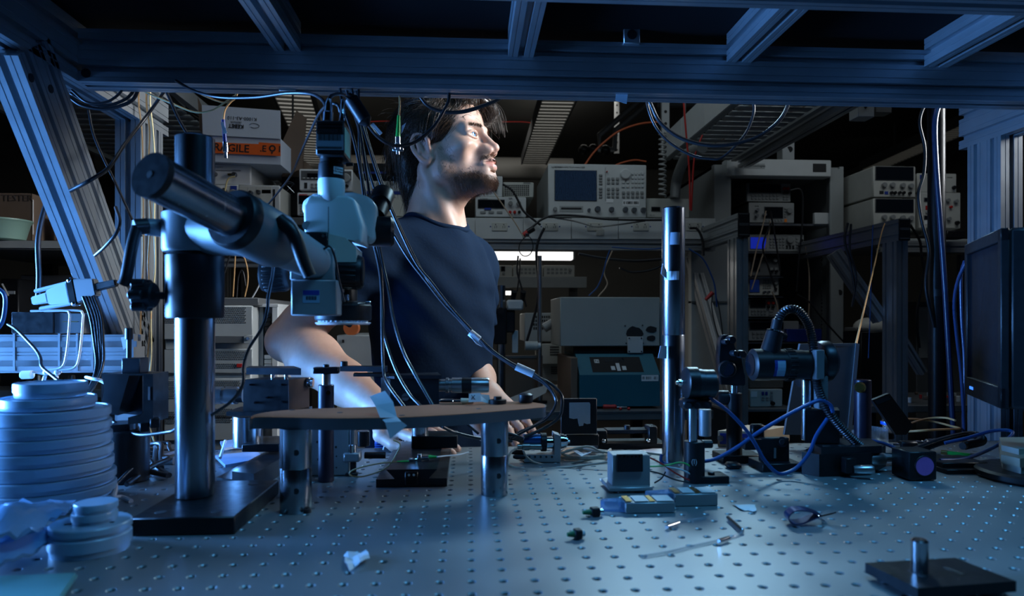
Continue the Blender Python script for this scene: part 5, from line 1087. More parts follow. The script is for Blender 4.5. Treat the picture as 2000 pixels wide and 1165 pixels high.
# skin material: attribute 'beard' darkens stubble, 'lip' reddens lips, cheeks and ears
sk = bpy.data.materials.new('skin'); sk.use_nodes = True; nt = sk.node_tree; b = nt.nodes['Principled BSDF']
def attr(nm):
    a = nt.nodes.new('ShaderNodeAttribute'); a.attribute_name = nm; return a.outputs['Fac']
nz = nt.nodes.new('ShaderNodeTexNoise'); nz.inputs['Scale'].default_value = 60; nz.inputs['Detail'].default_value = 5
m1 = nt.nodes.new('ShaderNodeMix'); m1.data_type = 'RGBA'; m1.inputs[6].default_value = (.47, .285, .215, 1); m1.inputs[7].default_value = (.58, .375, .29, 1); nt.links.new(nz.outputs['Fac'], m1.inputs[0])
m2 = nt.nodes.new('ShaderNodeMix'); m2.data_type = 'RGBA'; m2.inputs[7].default_value = (.52, .20, .17, 1); nt.links.new(attr('lip'), m2.inputs[0]); nt.links.new(m1.outputs[2], m2.inputs[6])
m3 = nt.nodes.new('ShaderNodeMix'); m3.data_type = 'RGBA'; m3.inputs[7].default_value = (.12, .07, .045, 1); nt.links.new(attr('beard'), m3.inputs[0]); nt.links.new(m2.outputs[2], m3.inputs[6])
nt.links.new(m3.outputs[2], b.inputs['Base Color']); b.inputs['Roughness'].default_value = .48
b.inputs['Subsurface Weight'].default_value = .12; b.inputs['Subsurface Radius'].default_value = (.012, .005, .003); b.inputs['Subsurface Scale'].default_value = .4
bp_ = nt.nodes.new('ShaderNodeBump'); bp_.inputs['Strength'].default_value = .12; bp_.inputs['Distance'].default_value = .0015
nz2 = nt.nodes.new('ShaderNodeTexNoise'); nz2.inputs['Scale'].default_value = 420; nt.links.new(nz2.outputs['Fac'], bp_.inputs['Height']); nt.links.new(bp_.outputs[0], b.inputs['Normal'])
MAN = thing('person', 'young man in a navy T-shirt leaning on the table, gazing up to the right', 'person', (BO.x, BO.y, 0))
me = np_mesh('body', P - np.array(MAN.location), Fc, sk); 
x, y, z = (HP * 1000).T; ay = np.abs(y)
sm = lambda a, lo, hi: np.clip((a - lo) / (hi - lo), 0, 1)
jaw_line = -30 - (x - 20) * .12
thr = 50 + np.clip((x - 70) * .35, 0, 10) + np.clip((70 - x) * .10, 0, 8)
bd = sm(-z - thr, 0, 13) * sm(x, 14, 40) * sm(x + z * .0, -5, 20) * sm(-(-z - 96), 0, 14) + .55 * sm(-z, 34, 60) * sm(x, 20, 40) * sm(ay, 20, 36) * sm(-(-z - 100), 0, 12)
must = sm(-z, 21, 25) * sm(z, -34, -29) * sm(x, 84, 92) * sm(-ay, -30, -22)
gote = sm(-z, 50, 56) * sm(x, 60, 80) * sm(-(-z - 98), 0, 14)
beard = np.clip(.50 * bd + .45 * must + .30 * gote + .16 * sm(-z, 20, 50) * sm(x, 15, 40), 0, .8)
side_ = sm(-np.abs(x - 30), -24, -6) * sm(-z, -30, 0) * sm(z, -62, -40) * sm(ay, 48, 58); beard = np.clip(beard + .34 * side_, 0, .85)
brow_ = np.exp(-((z - 39.5 + (ay - 28) ** 2 * .007) / 3.0) ** 2) * (ay > 11) * (ay < 47) * (x > 60); beard = np.clip(beard + .75 * brow_, 0, .9)
lips = ((ay < 21) & (z < -29.5) & (z > -51) & (x > 92)).astype(float) * sm(-(np.hypot((z + 40) / 11.5, ay / 23)), -1.05, -.85) * .75
earm = sm(ay, 73, 79) * sm(-np.abs(x + 8), -32, -22) * .35
nose = sm(x, 104, 114) * sm(-np.abs(z + 10), -16, -8) * .22
for nm, arr in (('beard', beard), ('lip', np.clip(lips + earm + nose, 0, 1))):
    at_ = me.attributes.new(nm, 'FLOAT', 'POINT'); at_.data.foreach_set('value', np.concatenate([arr, np.zeros(len(AP))]).astype(np.float32))
BODY = link('body', me, MAN, None, 0); me.polygons.foreach_set('use_smooth', [True] * len(me.polygons))
# ---------------------------------------------------------------- eyes
eyew = mat('eye_white', (.72, .70, .70), .12, 0, 0); iris = mat('blue_iris', (.08, .24, .50), .1, 0, .3, 900); pup = mat('pupil', (.004, .004, .005), .05, 0, 0)
for y in (1, -1):
    ec = V(mm(76.4, 32 * y, 21.6)); g = V((1, -.05, .03)).normalized()
    ey = MB().sph(HM @ ec, .0128, 20).build('eye', eyew, BODY, label='eyeball')
    I = MB(); I.lathe([(0, .0133), (.003, .01325), (.0058, .0122), (.0058, .0112)], HM @ ec, HM.to_3x3() @ g, 20, cap=False).build('iris', iris, ey, label='blue iris')
    MB().lathe([(0, .01355), (.0024, .01345), (.0024, .0130)], HM @ ec, HM.to_3x3() @ g, 16, cap=False).build('pupil', pup, ey, label='black pupil')
for y in (1, -1):
    MB().tube([HM @ V(mm(q[0] + 2.0, q[1] * y, q[2] - .6)) for q in up[0:5]], .0009, 5, 4).build('eyelash', ink, BODY)
# ---------------------------------------------------------------- hair: a base volume plus strands combed over it
hairm = mat('dark_brown_hair', (.050, .031, .021), .30, 0, .45, 300)
HE = [((-14, 0, 64), (103, 83, 74)), ((-58, 0, 26), (56, 76, 76)), ((-66, 0, -38), (36, 56, 50)), ((58, 12, 100), (52, 54, 27)), ((86, 34, 84), (32, 34, 28)), ((-4, -40, 70), (64, 48, 56)), ((-4, 40, 70), (64, 48, 56))]
S3 = SDF((-.16, -.13, -.12), (.15, .13, .18), .003)
for i, (c_, r_) in enumerate(HE): S3.ell(mm(*c_), mm(*r_), .018 if i else 0)
S3.ell(mm(104, 0, 4), mm(62, 110, 62), .012, sub=True); S3.ell(mm(120, -24, 62), mm(50, 62, 40), .010, sub=True)   # face and near temple stay free
for y in (1, -1): S3.ell(mm(12, 84 * y, -21), mm(42, 36, 44), .008, sub=True)
S3.ell(mm(-10, 0, -95), mm(70, 52, 60), .015, sub=True)
Ph, Fh = S3.mesh()
def hsd(p):                                            # smooth distance to the hair volume, by trilinear lookup
    q = (p - S3.lo) / S3.v; i0 = np.clip(np.floor(q).astype(int), 0, S3.n - 2); f = np.clip(q - i0, 0, 1); r = 0
    for a in (0, 1):
        for b_ in (0, 1):
            for c_ in (0, 1):
                w = (f[:, 0] if a else 1 - f[:, 0]) * (f[:, 1] if b_ else 1 - f[:, 1]) * (f[:, 2] if c_ else 1 - f[:, 2])
                r = r + w * S3.D[i0[:, 0] + a, i0[:, 1] + b_, i0[:, 2] + c_]
    return np.clip(r, -.03, .03)
def hgrad(p):
    e = .003; g = np.stack([hsd(p + np.eye(3)[i] * e) - hsd(p - np.eye(3)[i] * e) for i in range(3)], 1)
    return g / (np.linalg.norm(g, axis=1, keepdims=True) + 1e-9)
rng = np.random.default_rng(3)
NS, ST = 6200, 11
pick = rng.choice(len(Ph), NS * 2); root = Ph[pick]; root = root[hsd(root) < .004][:NS]; NS = len(root)
clump = root[rng.choice(NS, 260)]; cl = np.argmin(((root[:, None, :] - clump[None]) ** 2).sum(2), 1)
crand = rng.normal(size=(260, 3))
p = root.copy(); pathp = [p.copy()]; ln = rng.uniform(.0055, .0095, NS); lift = rng.uniform(.000, .004, NS) + .0022 * np.abs(crand[cl, 0])
for k in range(ST):
    X, Yy, Z = (p * 1000).T
    sgn = np.where(Yy > -4, 1.0, -1.0)
    fr_ = sm(X, 8, 55) * sm(Z, 80, 112)                # front top: falls forward and sideways
    back = 1 - fr_
    d = np.stack([fr_ * (.75 - .02 * k) - back * (.85 + .0 * X), fr_ * sgn * .75 + back * sgn * .12, -fr_ * (.1 + .12 * k) - back * (.35 + .8 * sm(-X, 20, 90) + .5 * sm(-Z, -40, 20))], 1)
    d += crand[cl] * .26 + rng.normal(size=(NS, 3)) * .10
    d /= np.linalg.norm(d, axis=1, keepdims=True)
    p = p + d * ln[:, None]
    s_, g = hsd(p), hgrad(p); tgt = lift * (k + 1) / ST + .0006
    p = p + g * np.clip(tgt - s_, -.004, .012)[:, None]
    pathp.append(p.copy())
pathp = np.stack(pathp, 1)
def strands(paths, r0, r1):
    n, m_ = paths.shape[:2]; vs, fs = [], []
    tg = np.gradient(paths, axis=1); tg /= np.linalg.norm(tg, axis=2, keepdims=True) + 1e-9
    a = np.cross(tg, np.array([.3, .5, .81])); a /= np.linalg.norm(a, axis=2, keepdims=True) + 1e-9; b_ = np.cross(tg, a)
    r = np.linspace(r0, r1, m_)[None, :, None]
    rg = np.stack([paths + r * (a * math.cos(q) + b_ * math.sin(q)) for q in (0, 2.094, 4.189)], 2)      # n, m, 3, 3
    base = (np.arange(n)[:, None, None] * m_ + np.arange(m_ - 1)[None, :, None]) * 3 + np.arange(3)[None, None]
    nx = (np.arange(n)[:, None, None] * m_ + np.arange(m_ - 1)[None, :, None]) * 3 + (np.arange(3)[None, None] + 1) % 3
    return rg.reshape(-1, 3), np.stack([base, nx, nx + 3, base + 3], 3).reshape(-1, 4)
Pst, Fst = strands(pathp, .00085, .0002)
# loose fringe locks over the forehead and flyaway hairs
loose = []
for i in range(150):
    r0 = np.array((60 + rng.uniform(0, 32), rng.uniform(-34, 60), 112 - rng.uniform(0, 18))) * .001; q = [r0]; v_ = np.array((.9, (.35 if r0[1] > -.005 else -.35) + rng.normal() * .15, .25 + rng.normal() * .12))
    for k in range(ST): v_ = v_ + np.array((-.10, .02 * np.sign(r0[1] + .005), -.19)); q.append(q[-1] + v_ / np.linalg.norm(v_) * .0072 * (1 if r0[1] > -.005 else .62))
    loose.append(q)
for i in range(110):
    j = rng.integers(NS); r0 = root[j]; g = hgrad(root[j:j + 1])[0]; q = [r0]; v_ = g * .6 + rng.normal(size=3) * .45
    for k in range(ST): v_ = v_ + np.array((0, 0, -.10)) + rng.normal(size=3) * .06; q.append(q[-1] + v_ / np.linalg.norm(v_) * .0038)
    loose.append(q)
Pl, Fl = strands(np.array(loose), .0006, .0002)
Pa = np.concatenate([Ph - 0.0015 * hgrad(Ph), Pst, Pl]); Fa = [tuple(f) for f in Fh] + [tuple(f + len(Ph)) for f in Fst] + [tuple(f + len(Ph) + len(Pst)) for f in Fl]
me = bpy.data.meshes.new('hair'); me.from_pydata((h2w(Pa) - np.array(MAN.location)).tolist(), [], Fa); me.materials.append(hairm); me.update()
me.polygons.foreach_set('use_smooth', [True] * len(me.polygons)); tag(link('hair', me, MAN, None, 0), 'dark brown tousled hair', kind='stuff')
# beard, moustache and eyebrow hairs rooted on the face
beardm = mat('brown_beard_hair', (.13, .065, .034), .45, 0, .4, 500)
nrm = np.zeros_like(HP); tri = HP[HFc]; fn = np.cross(tri[:, 2] - tri[:, 0], tri[:, 3] - tri[:, 1])
for q in range(4): np.add.at(nrm, HFc[:, q], fn)
nrm /= np.linalg.norm(nrm, axis=1, keepdims=True) + 1e-12
def face_hairs(w, n, L, flow, r, seed):
    rg_ = np.random.default_rng(seed); w = np.clip(w, 0, None); ii = rg_.choice(len(HP), n, p=w / w.sum()); p0 = HP[ii] - nrm[ii] * .0005; N = nrm[ii]; out = [p0]
    d = N * .30 + np.array(flow) + rg_.normal(size=(n, 3)) * .13; Ln = L * rg_.uniform(.5, 1.1, (n, 1)) / 4
    for k in range(4):
        d = d + np.array((0, 0, -.12)); dd = d / np.linalg.norm(d, axis=1, keepdims=True); out.append(out[-1] + dd * Ln)
    return strands(np.stack(out, 1), r, r * .35)
parts_ = [face_hairs(side_ * (x > 8), 900, .006, (.1, 0, -.9), .0002, 9), face_hairs(np.clip(bd - .08, 0, 1) ** 1.4 * (1 + 1.5 * sm(x, 40, 80)), 4200, .009, (.30, 0, -.75), .00024, 1), face_hairs(must, 700, .008, (.15, 0, -.9), .00022, 2)]
bw = (np.exp(-((z - 39.5 + (ay - 28) ** 2 * .007) / 2.4) ** 2) * (ay > 12) * (ay < 46) * (x > 62))
parts_.append(face_hairs(bw, 900, .006, (-.15, -.3, .45), .0003, 4))
off = 0; PP, FF = [], []
for a, b_ in parts_: PP.append(a); FF.append(b_ + off); off += len(a)
me = np_mesh('beard', h2w(np.concatenate(PP)) - np.array(MAN.location), np.concatenate(FF), beardm)
tag(link('beard', me, MAN, None, 0), 'short brown beard, moustache and eyebrows', kind='stuff')
# ---------------------------------------------------------------- T-shirt
shirtm = mat('navy_cotton', (.0045, .0145, .036), .9, 0, .22, 160, bump=.25, spec=.08)
S4 = SDF(tuple(np.array(BO) - (.26, .30, .34)), tuple(np.array(BO) + (.26, .30, .24)), .0042)
S4.ell(Bp(.005, 0, .03), (.118, .160, .165), 0, R=BR); S4.ell(Bp(.012, 0, -.13), (.108, .148, .19), .05, R=BR); S4.ell(Bp(.0, 0, -.28), (.112, .150, .14), .04, R=BR)
S4.cap(Bp(-.015, -.145, .105), Bp(-.015, .145, .105), .058, .058, .04)
for s_ in (-1, 1): S4.cap(tuple(nb + np.array([0, 0, -.012])), Bp(-.02, .13 * s_, .118), .058, .050, .03)
S6 = SDF(tuple(np.array(BO) - (.26, .30, .34)), tuple(np.array(BO) + (.26, .30, .24)), .0042)
for sh, el in ((shR, elR), (shL, elL)):                # sleeves, each hem cut square to the arm
    S6.cap(sh, lerp(sh, el, .66), .060, .070, .0)
    n_ = np.array(el) - np.array(sh); n_ /= np.linalg.norm(n_); o = np.array(lerp(sh, el, .58)); S6.plane(o, n_, o - .12, o + .12)
ok_ = S6.D < 5; a_, b2_ = S4.D[ok_], S6.D[ok_]; h_ = np.clip(.5 + .5 * (b2_ - a_) / .022, 0, 1); S4.D[ok_] = np.where(a_ > 5, b2_, b2_ * (1 - h_) + a_ * h_ - .022 * h_ * (1 - h_))
# cloth folds: gentle ridges running from shoulder to waist
g_ = [S4.lo[i] + S4.v * np.arange(S4.n[i], dtype=np.float32) for i in range(3)]; X, Y_, Z = np.meshgrid(*g_, indexing='ij', sparse=True)
uf = (X - BO.x) * bf.x + (Y_ - BO.y) * bf.y; ul = (X - BO.x) * bl.x + (Y_ - BO.y) * bl.y; uz = Z - BO.z
S4.D += (.0026 * np.sin(70 * ul + 46 * uz + 3 * np.sin(18 * uz + 9 * uf)) * np.clip(.4 + 2.2 * np.abs(uz + .02), 0, 1) + .0040 * np.sin(34 * uz - 26 * ul + 2.5 * np.sin(20 * ul)) * np.clip((-uz - .02) * 7, 0, 1) + .0022 * np.sin(95 * (uf + uz) + 30 * ul) * np.clip((.2 - np.abs(uz - .06)) * 6, 0, 1)).astype(np.float32)
# neck opening
nd = h2w([mm(-38, 0, -100), mm(-66, 0, -190)]); na, nbm = nd; axn = (nbm - na) / np.linalg.norm(nbm - na)
S4.cap(tuple(na), tuple(na + axn * .075), .066, .064, .004, sub=True)
Pt, Ft = S4.mesh()
me = np_mesh('t_shirt', Pt - np.array(MAN.location), Ft, shirtm); me.polygons.foreach_set('use_smooth', [True] * len(me.polygons)); SHIRT = link('t_shirt', me, MAN, None, 0, label='navy blue cotton T-shirt')
# ribbed collar following the opening edge
ringp = []
tx = np.cross(axn, [0, 0, 1.0]); tx /= np.linalg.norm(tx); ty = np.cross(axn, tx)
def sdv(q):
    i = np.clip(np.round((q - S4.lo) / S4.v).astype(int), 0, S4.n - 1); return S4.D[tuple(i)]
for k in range(40):
    a = 2 * math.pi * k / 40; rr = tx * math.cos(a) + ty * math.sin(a); t_ = -.05
    while t_ < .12 and sdv(na + rr * .071 + axn * t_) > 0: t_ += .002
    ringp.append(V(na + rr * .0665 + axn * (t_ - .004)))
sm_ = ringp[:]
for it in range(4): sm_ = [(sm_[i - 1] + sm_[i] * 2 + sm_[(i + 1) % 40]) / 4 for i in range(40)]
MB().tube(sm_ + [sm_[0], sm_[1]], .0066, 8, 2).build('collar', shirtm, SHIRT, smooth=60, label='ribbed crew collar')
# ---------------------------------------------------------------- jeans and shoes (below the table edge)
S5 = SDF((BO.x - .35, BO.y - .35, 0.03), (BO.x + .35, BO.y + .35, BO.z - .2), .009)
hz_ = BO.z
S5.ell(Bp(0, 0, -.36), (.115, .155, .15), 0, R=BR)
for s_ in (-1, 1):
    S5.chain([(Bp(.0, .085 * s_, -.40), .090), (Bp(.05, .10 * s_, -.70), .065), (Bp(.0, .11 * s_, .10 - hz_), .055)], .03)
Pj, Fj = S5.mesh(); jm = mat('dark_denim', (.015, .022, .045), .9, 0, .3, 200, bump=.2)
me = np_mesh('jeans', Pj - np.array(MAN.location), Fj, jm); me.polygons.foreach_set('use_smooth', [True] * len(me.polygons)); link('jeans', me, MAN, None, 0, label='dark jeans')
for s_ in (-1, 1):
    a = V(Bp(.0, .11 * s_, 0)); a.z = 0; q = MB(); q.sph(a + bf * .05 + V((0, 0, .05)), (.15, .048, .05), 16, rot=Matrix.Rotation(math.atan2(bf.y, bf.x), 3, 'Z')); q.box(a + bf * .05 + V((0, 0, .012)), (.28, .095, .024), .01, rz=math.atan2(bf.y, bf.x)); q.build('shoe', black, MAN)
# ================================================================ background: rear benches, shelves and instruments
printm = mat('dark_grey_print', (.06, .06, .07), .7, 0, 0)
KEY = {}
def grid_keys(t, x0, y0, x1, y1, nx, ny, Y, m, fill=.66, nm='key'):
    w_, h_ = (x1 - x0) / nx, (y1 - y0) / ny; kw, kh = sz(w_ * fill, x0, Y), sz(h_ * fill, x0, Y); k = (round(kw, 4), round(kh, 4), m.name)
    if k not in KEY: KEY[k] = mesh_of(MB().box((0, -.002, 0), (kw, .004, kh), .0008), nm, m)
    iv = WM[t.name].inverted()
    for i in range(nx):
        for j in range(ny): inst(nm, KEY[k], t, iv @ at(x0 + (i + .5) * w_, y0 + (j + .5) * h_, Y))
def items(t, Y, L):
    for it in L:
        k = it[0]
        if k == 'scr':
            _, x0, y0, x1, y1 = it[:5]; m_ = it[5] if len(it) > 5 else screenm
            fbox(x0 - 1, y0 - 1, x1 + 1, y1 + 1, Y - .003, .004, .001).build('screen_bezel', dgrey, t); fbox(x0, y0, x1, y1, Y - .0036, .002, 0).build('screen', m_, t)
        elif k == 'plate': fbox(*it[1:5], Y - .0015 - (it[6] if len(it) > 6 else 0), .003, 0).build('panel', it[5], t)
        elif k == 'knob':
            _, x, y, r = it[:4]; R = sz(r, x, Y); MB().lathe([(R, 0), (R, .010), (R * .86, .013), (0, .013)], at(x, y, Y), V((0, -1, 0)), 20).build('knob', it[4] if len(it) > 4 else keym, t)
        elif k == 'bnc':
            _, x, y, r = it[:4]; R = sz(r, x, Y); MB().lathe([(R * 1.1, 0), (R * 1.1, .003), (R * .8, .003), (R * .8, .014), (R * .9, .014), (R * .9, .017), (R * .6, .017)], at(x, y, Y), V((0, -1, 0)), 14).build('bnc_socket', steel2, t)
        elif k == 'jack':
            _, x, y, r, m_ = it; R = sz(r, x, Y); MB().lathe([(R, 0), (R, .010), (R * .5, .011)], at(x, y, Y), V((0, -1, 0)), 12).build('jack', m_, t)
        elif k == 'keys': grid_keys(t, *it[1:7], Y, it[7] if len(it) > 7 else keym)
        elif k == 'text': text('print', it[4], sz(it[3], it[1], Y), t, Matrix.Translation(at(it[1], it[2], Y - .0008)) @ FRONT, it[5] if len(it) > 5 else printm, local=False)
        elif k == 'vent':
            _, x0, y0, x1, y1, nx, ny = it; mb = MB(); w_, h_ = (x1 - x0) / nx, (y1 - y0) / ny
            for i in range(nx):
                for j in range(ny): fbox(x0 + (i + .15) * w_, y0 + (j + .15) * h_, x0 + (i + .85) * w_, y0 + (j + .85) * h_, Y - .0008, .0012, 0, mb)
            tag(mb.build('vent_grille', ink, t, smooth=0), None, kind='stuff')
        elif k == 'barcode':
            _, x0, y0, x1, y1 = it; s_ = fbox(x0, y0, x1, y1, Y - .0006, .001, 0).build('barcode_sticker', paper, t); mb = MB(); n = max(8, int((x1 - x0) / 1.3)); rr_ = random.Random(x0)
            for i in range(n):
                if rr_.random() < .75: xx = x0 + 1.5 + i * (x1 - x0 - 3) / n; fbox(xx, y0 + (y1 - y0) * .25, xx + rr_.choice((.5, .9)), y1 - (y1 - y0) * .28, Y - .0009, .001, 0, mb)
            tag(mb.build('barcode', ink, s_, smooth=0), None, kind='stuff')
def instrument(name, label, x0, y0, x1, y1, Y, dep, body, face, L, cat='instrument', feet=True):
    a_, b_ = at(x0, y1, Y), at(x1, y0, Y); fz = .008 if feet else 0
    t = thing(name, label, cat, ((a_.x + b_.x) / 2, Y + dep / 2, a_.z))
    MB().bx(a_.x, b_.x, Y + .012, Y + dep, a_.z + fz, b_.z, .003).build('case', body, t)
    MB().bx(a_.x - .001, b_.x + .001, Y, Y + .0125, a_.z + fz * .6, b_.z + .001, .003).build('front_panel', face, t)
    if feet:
        for fx in (a_.x + .03, b_.x - .03):
            for fy in (Y + .04, Y + dep - .04): MB().cyl((fx, fy, a_.z), (fx, fy, a_.z + .009), .011, n=12).build('foot', plast, t)
    items(t, Y, L); return t
R1, B1 = redm, plast
# ---------------------------------------------------------------- rear shelf frame with power sockets
YS = 2.90
zs = at(1000, 425, YS).z
rs = thing('rear_shelf_frame', 'aluminium rear shelf frame with a pale socket strip behind the man', 'shelf frame', (at(1000, 600, YS).x, 3.2, 0))
xL, xR = at(330, 425, YS).x, at(1398, 425, YS).x
MB().bx(xL, xR, YS + .02, 3.55, zs - .03, zs, .002).build('shelf_board', grey, rs)
ed = [330, 470, 570, 680, 790, 928, 1022, 1116, 1208, 1300, 1398]
for a_, b_ in zip(ed, ed[1:]): fbox(a_ + .4, 427, b_ - .4, 467, YS, .03, .0015).build('fascia_panel', lgrey, rs)
extr(at(330, 472, YS + .025) - V((0, 0, 0)), V((xR, at(330, 472, YS + .025).y, at(330, 472, YS + .025).z)), .04, .05, name='front_rail', m=alu2, parent=rs)
for k, px in enumerate((700, 850, 976, 1075, 1162, 1252, 1355)):
    o = fbox(px - 15, 435, px + 15, 451, YS - .003, .004, .001).build('socket', cream, rs)
    for s_ in (-8, 8):
        for dx, y0_, y1_, w_ in ((-2.2, 442, 446, .9), (1.6, 441, 446, .9)): fbox(px + s_ + dx, y0_, px + s_ + dx + w_, y1_, YS - .0034, .001, 0).build('slot', ink, o)
        fbox(px + s_ - 1, 438, px + s_ + 1, 440, YS - .0034, .001, 0).build('slot', ink, o)
    for s_ in (-18, 18): MB().cyl(at(px + s_, 443, YS - .001), at(px + s_, 443, YS + .001), .003, n=8).build('panel_screw', bluem, rs)
def depth_beam(t, capx, capy0, capy1, Yn, Yf, w=.045):
    a_ = at(capx, capy1, Yn); b_ = at(capx, capy0, Yn); h = b_.z - a_.z; x = a_.x
    extr((x, Yn + .004, (a_.z + b_.z) / 2), (x, Yf, (a_.z + b_.z) / 2), w, h, name='depth_beam', m=alu, parent=t)
    c_ = MB().bx(x - w / 2, x + w / 2, Yn, Yn + .004, a_.z, b_.z, .001).build('end_cap', plast, t)
    for f in (.08, .48, .54, .94): MB().bx(x - w * .4, x + w * .4, Yn - .0006, Yn, a_.z + h * f, a_.z + h * f + .003).build('cap_groove', dgrey, c_)
    extr((x, Yn + .06, 0), (x, Yn + .06, a_.z), w, .09, up=(0, 1, 0), name='post', m=alu, parent=t); return x, a_.z
x_, z_ = depth_beam(rs, 1453, 416, 463, 2.50, 3.55)
extr((x_ + .0, 2.62, z_ - .62), (x_, 3.1, z_ - .02), .045, .06, up=(0, 1, 0), name='brace', m=alu2, parent=rs)
xl_ = at(560, 420, 2.5).x - .5
extr((xl_, 3.3, 0), (xl_, 3.3, zs - .03), .045, .09, up=(0, 1, 0), name='post', m=alu, parent=rs); extr((x_, 3.5, 0), (x_, 3.5, z_), .045, .09, up=(0, 1, 0), name='post', m=alu, parent=rs)
fbox(1165, 448, 1180, 460, YS - .004, .004, .001).build('socket_cover', cream, rs)
rs2 = thing('rear_shelf_frame', 'right-hand rear shelf frame with diagonal brace beside the rack cabinet', 'shelf frame', (at(1767, 600, 2.5).x, 2.9, 0))
x_, z_ = depth_beam(rs2, 1767, 427, 470, 2.50, 3.4); extr((x_ - .02, 2.62, z_ - .30), (x_ - .19, 2.66, z_ - .03), .045, .05, up=(0, 1, 0), name='diagonal_brace', m=alu, parent=rs2); extr((x_ + .10, 2.75, z_ - .30), (x_ + .24, 2.75, z_ - .52), .03, .04, up=(0, 1, 0), name='small_brace', m=alu2, parent=rs2)
xa = 1.85; MB().bx(xa, x_ + .9, 3.0, 3.6, at(0, 452, 3.0).z - .02, at(0, 452, 3.0).z, .002).build('shelf_board', grey, rs2); extr((xa, 3.0, at(0, 470, 3.0).z), (x_ + .9, 3.0, at(0, 470, 3.0).z), .04, .05, name='front_rail', m=alu2, parent=rs2); extr((x_ + .85, 3.3, 0), (x_ + .85, 3.3, at(0, 470, 3.0).z), .045, .09, up=(0, 1, 0), name='post', m=alu2, parent=rs2)
# ---------------------------------------------------------------- rear benches
zb2 = at(1200, 803, 2.45).z
rb = thing('rear_bench', 'dark rear bench under the socket shelf', 'bench', (0.1, 2.9, 0)); xa, xb = at(790, 800, 2.45).x, at(1420, 800, 2.45).x - .05
MB().bx(xa, xb, 2.45, 3.5, zb2 - .035, zb2, .003).build('bench_top', dgrey, rb); MB().bx(xa, xb, 2.448, 2.45, zb2 - .010, zb2 - .002).build('edge_strip', steel2, rb)
for x in (xa + .05, xb - .05):
    for y in (2.5, 3.4): MB().bx(x - .025, x + .025, y - .025, y + .025, 0, zb2 - .035).build('leg', black, rb)
zb3 = at(1800, 792, 2.7).z; rb3 = thing('rear_bench', 'right rear bench cluttered with parts behind the thick black pole', 'bench', (at(1800, 800, 2.9).x, 2.9, 0)); xa3, xb3 = at(1690, 800, 2.7).x, at(1690, 800, 2.7).x + 1.4
MB().bx(xa3, xb3, 2.7, 3.2, zb3 - .03, zb3, .003).build('bench_top', dgrey, rb3)
for x in (xa3 + .05, xb3 - .05):
    for y in (2.76, 3.14): MB().bx(x - .02, x + .02, y - .02, y + .02, 0, zb3 - .03).build('leg', black, rb3)
# ---------------------------------------------------------------- instruments on the socket shelf
wave = mat('dim_trace_screen', (.006, .010, .018), .10, 0, 0)
nt_ = wave.node_tree; wv = nt_.nodes.new('ShaderNodeTexWave'); wv.inputs['Scale'].default_value = 60; wv.inputs['Distortion'].default_value = 6; tc_ = nt_.nodes.new('ShaderNodeTexCoord'); cr_ = nt_.nodes.new('ShaderNodeMapRange'); cr_.inputs[3].default_value = 0; cr_.inputs[4].default_value = .05
nt_.links.new(tc_.outputs['Object'], wv.inputs['Vector']); nt_.links.new(wv.outputs['Fac'], cr_.inputs[0]); bb_ = nt_.nodes['Principled BSDF']; bb_.inputs['Emission Color'].default_value = (.15, .35, .8, 1); nt_.links.new(cr_.outputs[0], bb_.inputs['Emission Strength'])
net = instrument('network_analyser', 'large grey spectrum analyser with a dark screen and many keys on the socket shelf', 1071, 323, 1262, 426, YS + .03, .50, grey, lgrey, [
    ('scr', 1084, 334, 1165, 391, wave), ('keys', 1168, 340, 1178, 362, 1, 4), ('keys', 1168, 366, 1178, 388, 1, 4), ('knob', 1221, 341, 10, lgrey), ('keys', 1232, 335, 1258, 368, 4, 4, lgrey), ('keys', 1213, 352, 1230, 368, 2, 2, lgrey), ('keys', 1184, 346, 1210, 361, 3, 2), ('keys', 1184, 366, 1210, 388, 3, 3),
    ('keys', 1213, 373, 1258, 388, 5, 2), ('plate', 1093, 403, 1139, 414, grey), ('plate', 1096, 406, 1136, 409, ink, .001), ('knob', 1084, 409, 4), ('bnc', 1150, 411, 3), ('bnc', 1167, 409, 5.5), ('bnc', 1194, 410, 5), ('bnc', 1221, 410, 5), ('bnc', 1238, 411, 5), ('bnc', 1256, 411, 5), ('barcode', 1216, 391, 1249, 402), ('plate', 1184, 389, 1198, 396, paper), ('text', 1087, 327, 5, 'hp 4395A'), ('text', 1112, 327, 4, 'NETWORK/SPECTRUM ANALYZER'), ('plate', 1182, 327, 1183, 392, grey, .001), ('jack', 1185, 336, 1.3, R1)])
instrument('grey_switch_box', 'plain cream box with a small display right of the spectrum analyser', 1263, 389, 1346, 427, YS + .05, .35, cream, cream, [('scr', 1273, 405, 1289, 412), ('text', 1274, 421, 4, 'PS-12')])
instrument('bench_power_supply', 'cream bench power supply with red jacks under the man\'s chin', 929, 386, 1027, 426, YS + .03, .35, grey, lgrey, [('scr', 934, 391, 985, 406), ('knob', 997, 398, 4.5, keym), ('knob', 1013, 398, 4.5, keym), ('jack', 996, 415, 3, R1), ('jack', 1005, 415, 3, R1), ('jack', 1014, 415, 3, B1), ('keys', 935, 412, 984, 418, 3, 1), ('plate', 946, 404, 959, 410, blueink, .002), ('text', 945, 388.5, 3.4, 'hp E3610A'), ('text', 997, 388, 5, 'QA')])
instrument('small_controller', 'small cream controller stacked on the bench power supply', 936, 345, 981, 385, YS + .05, .30, cream, lgrey, [('knob', 967, 357, 4, keym), ('knob', 968, 371, 3, B1), ('text', 968, 349, 4, 'LD-1'), ('plate', 940, 350, 955, 360, keym)], feet=False)
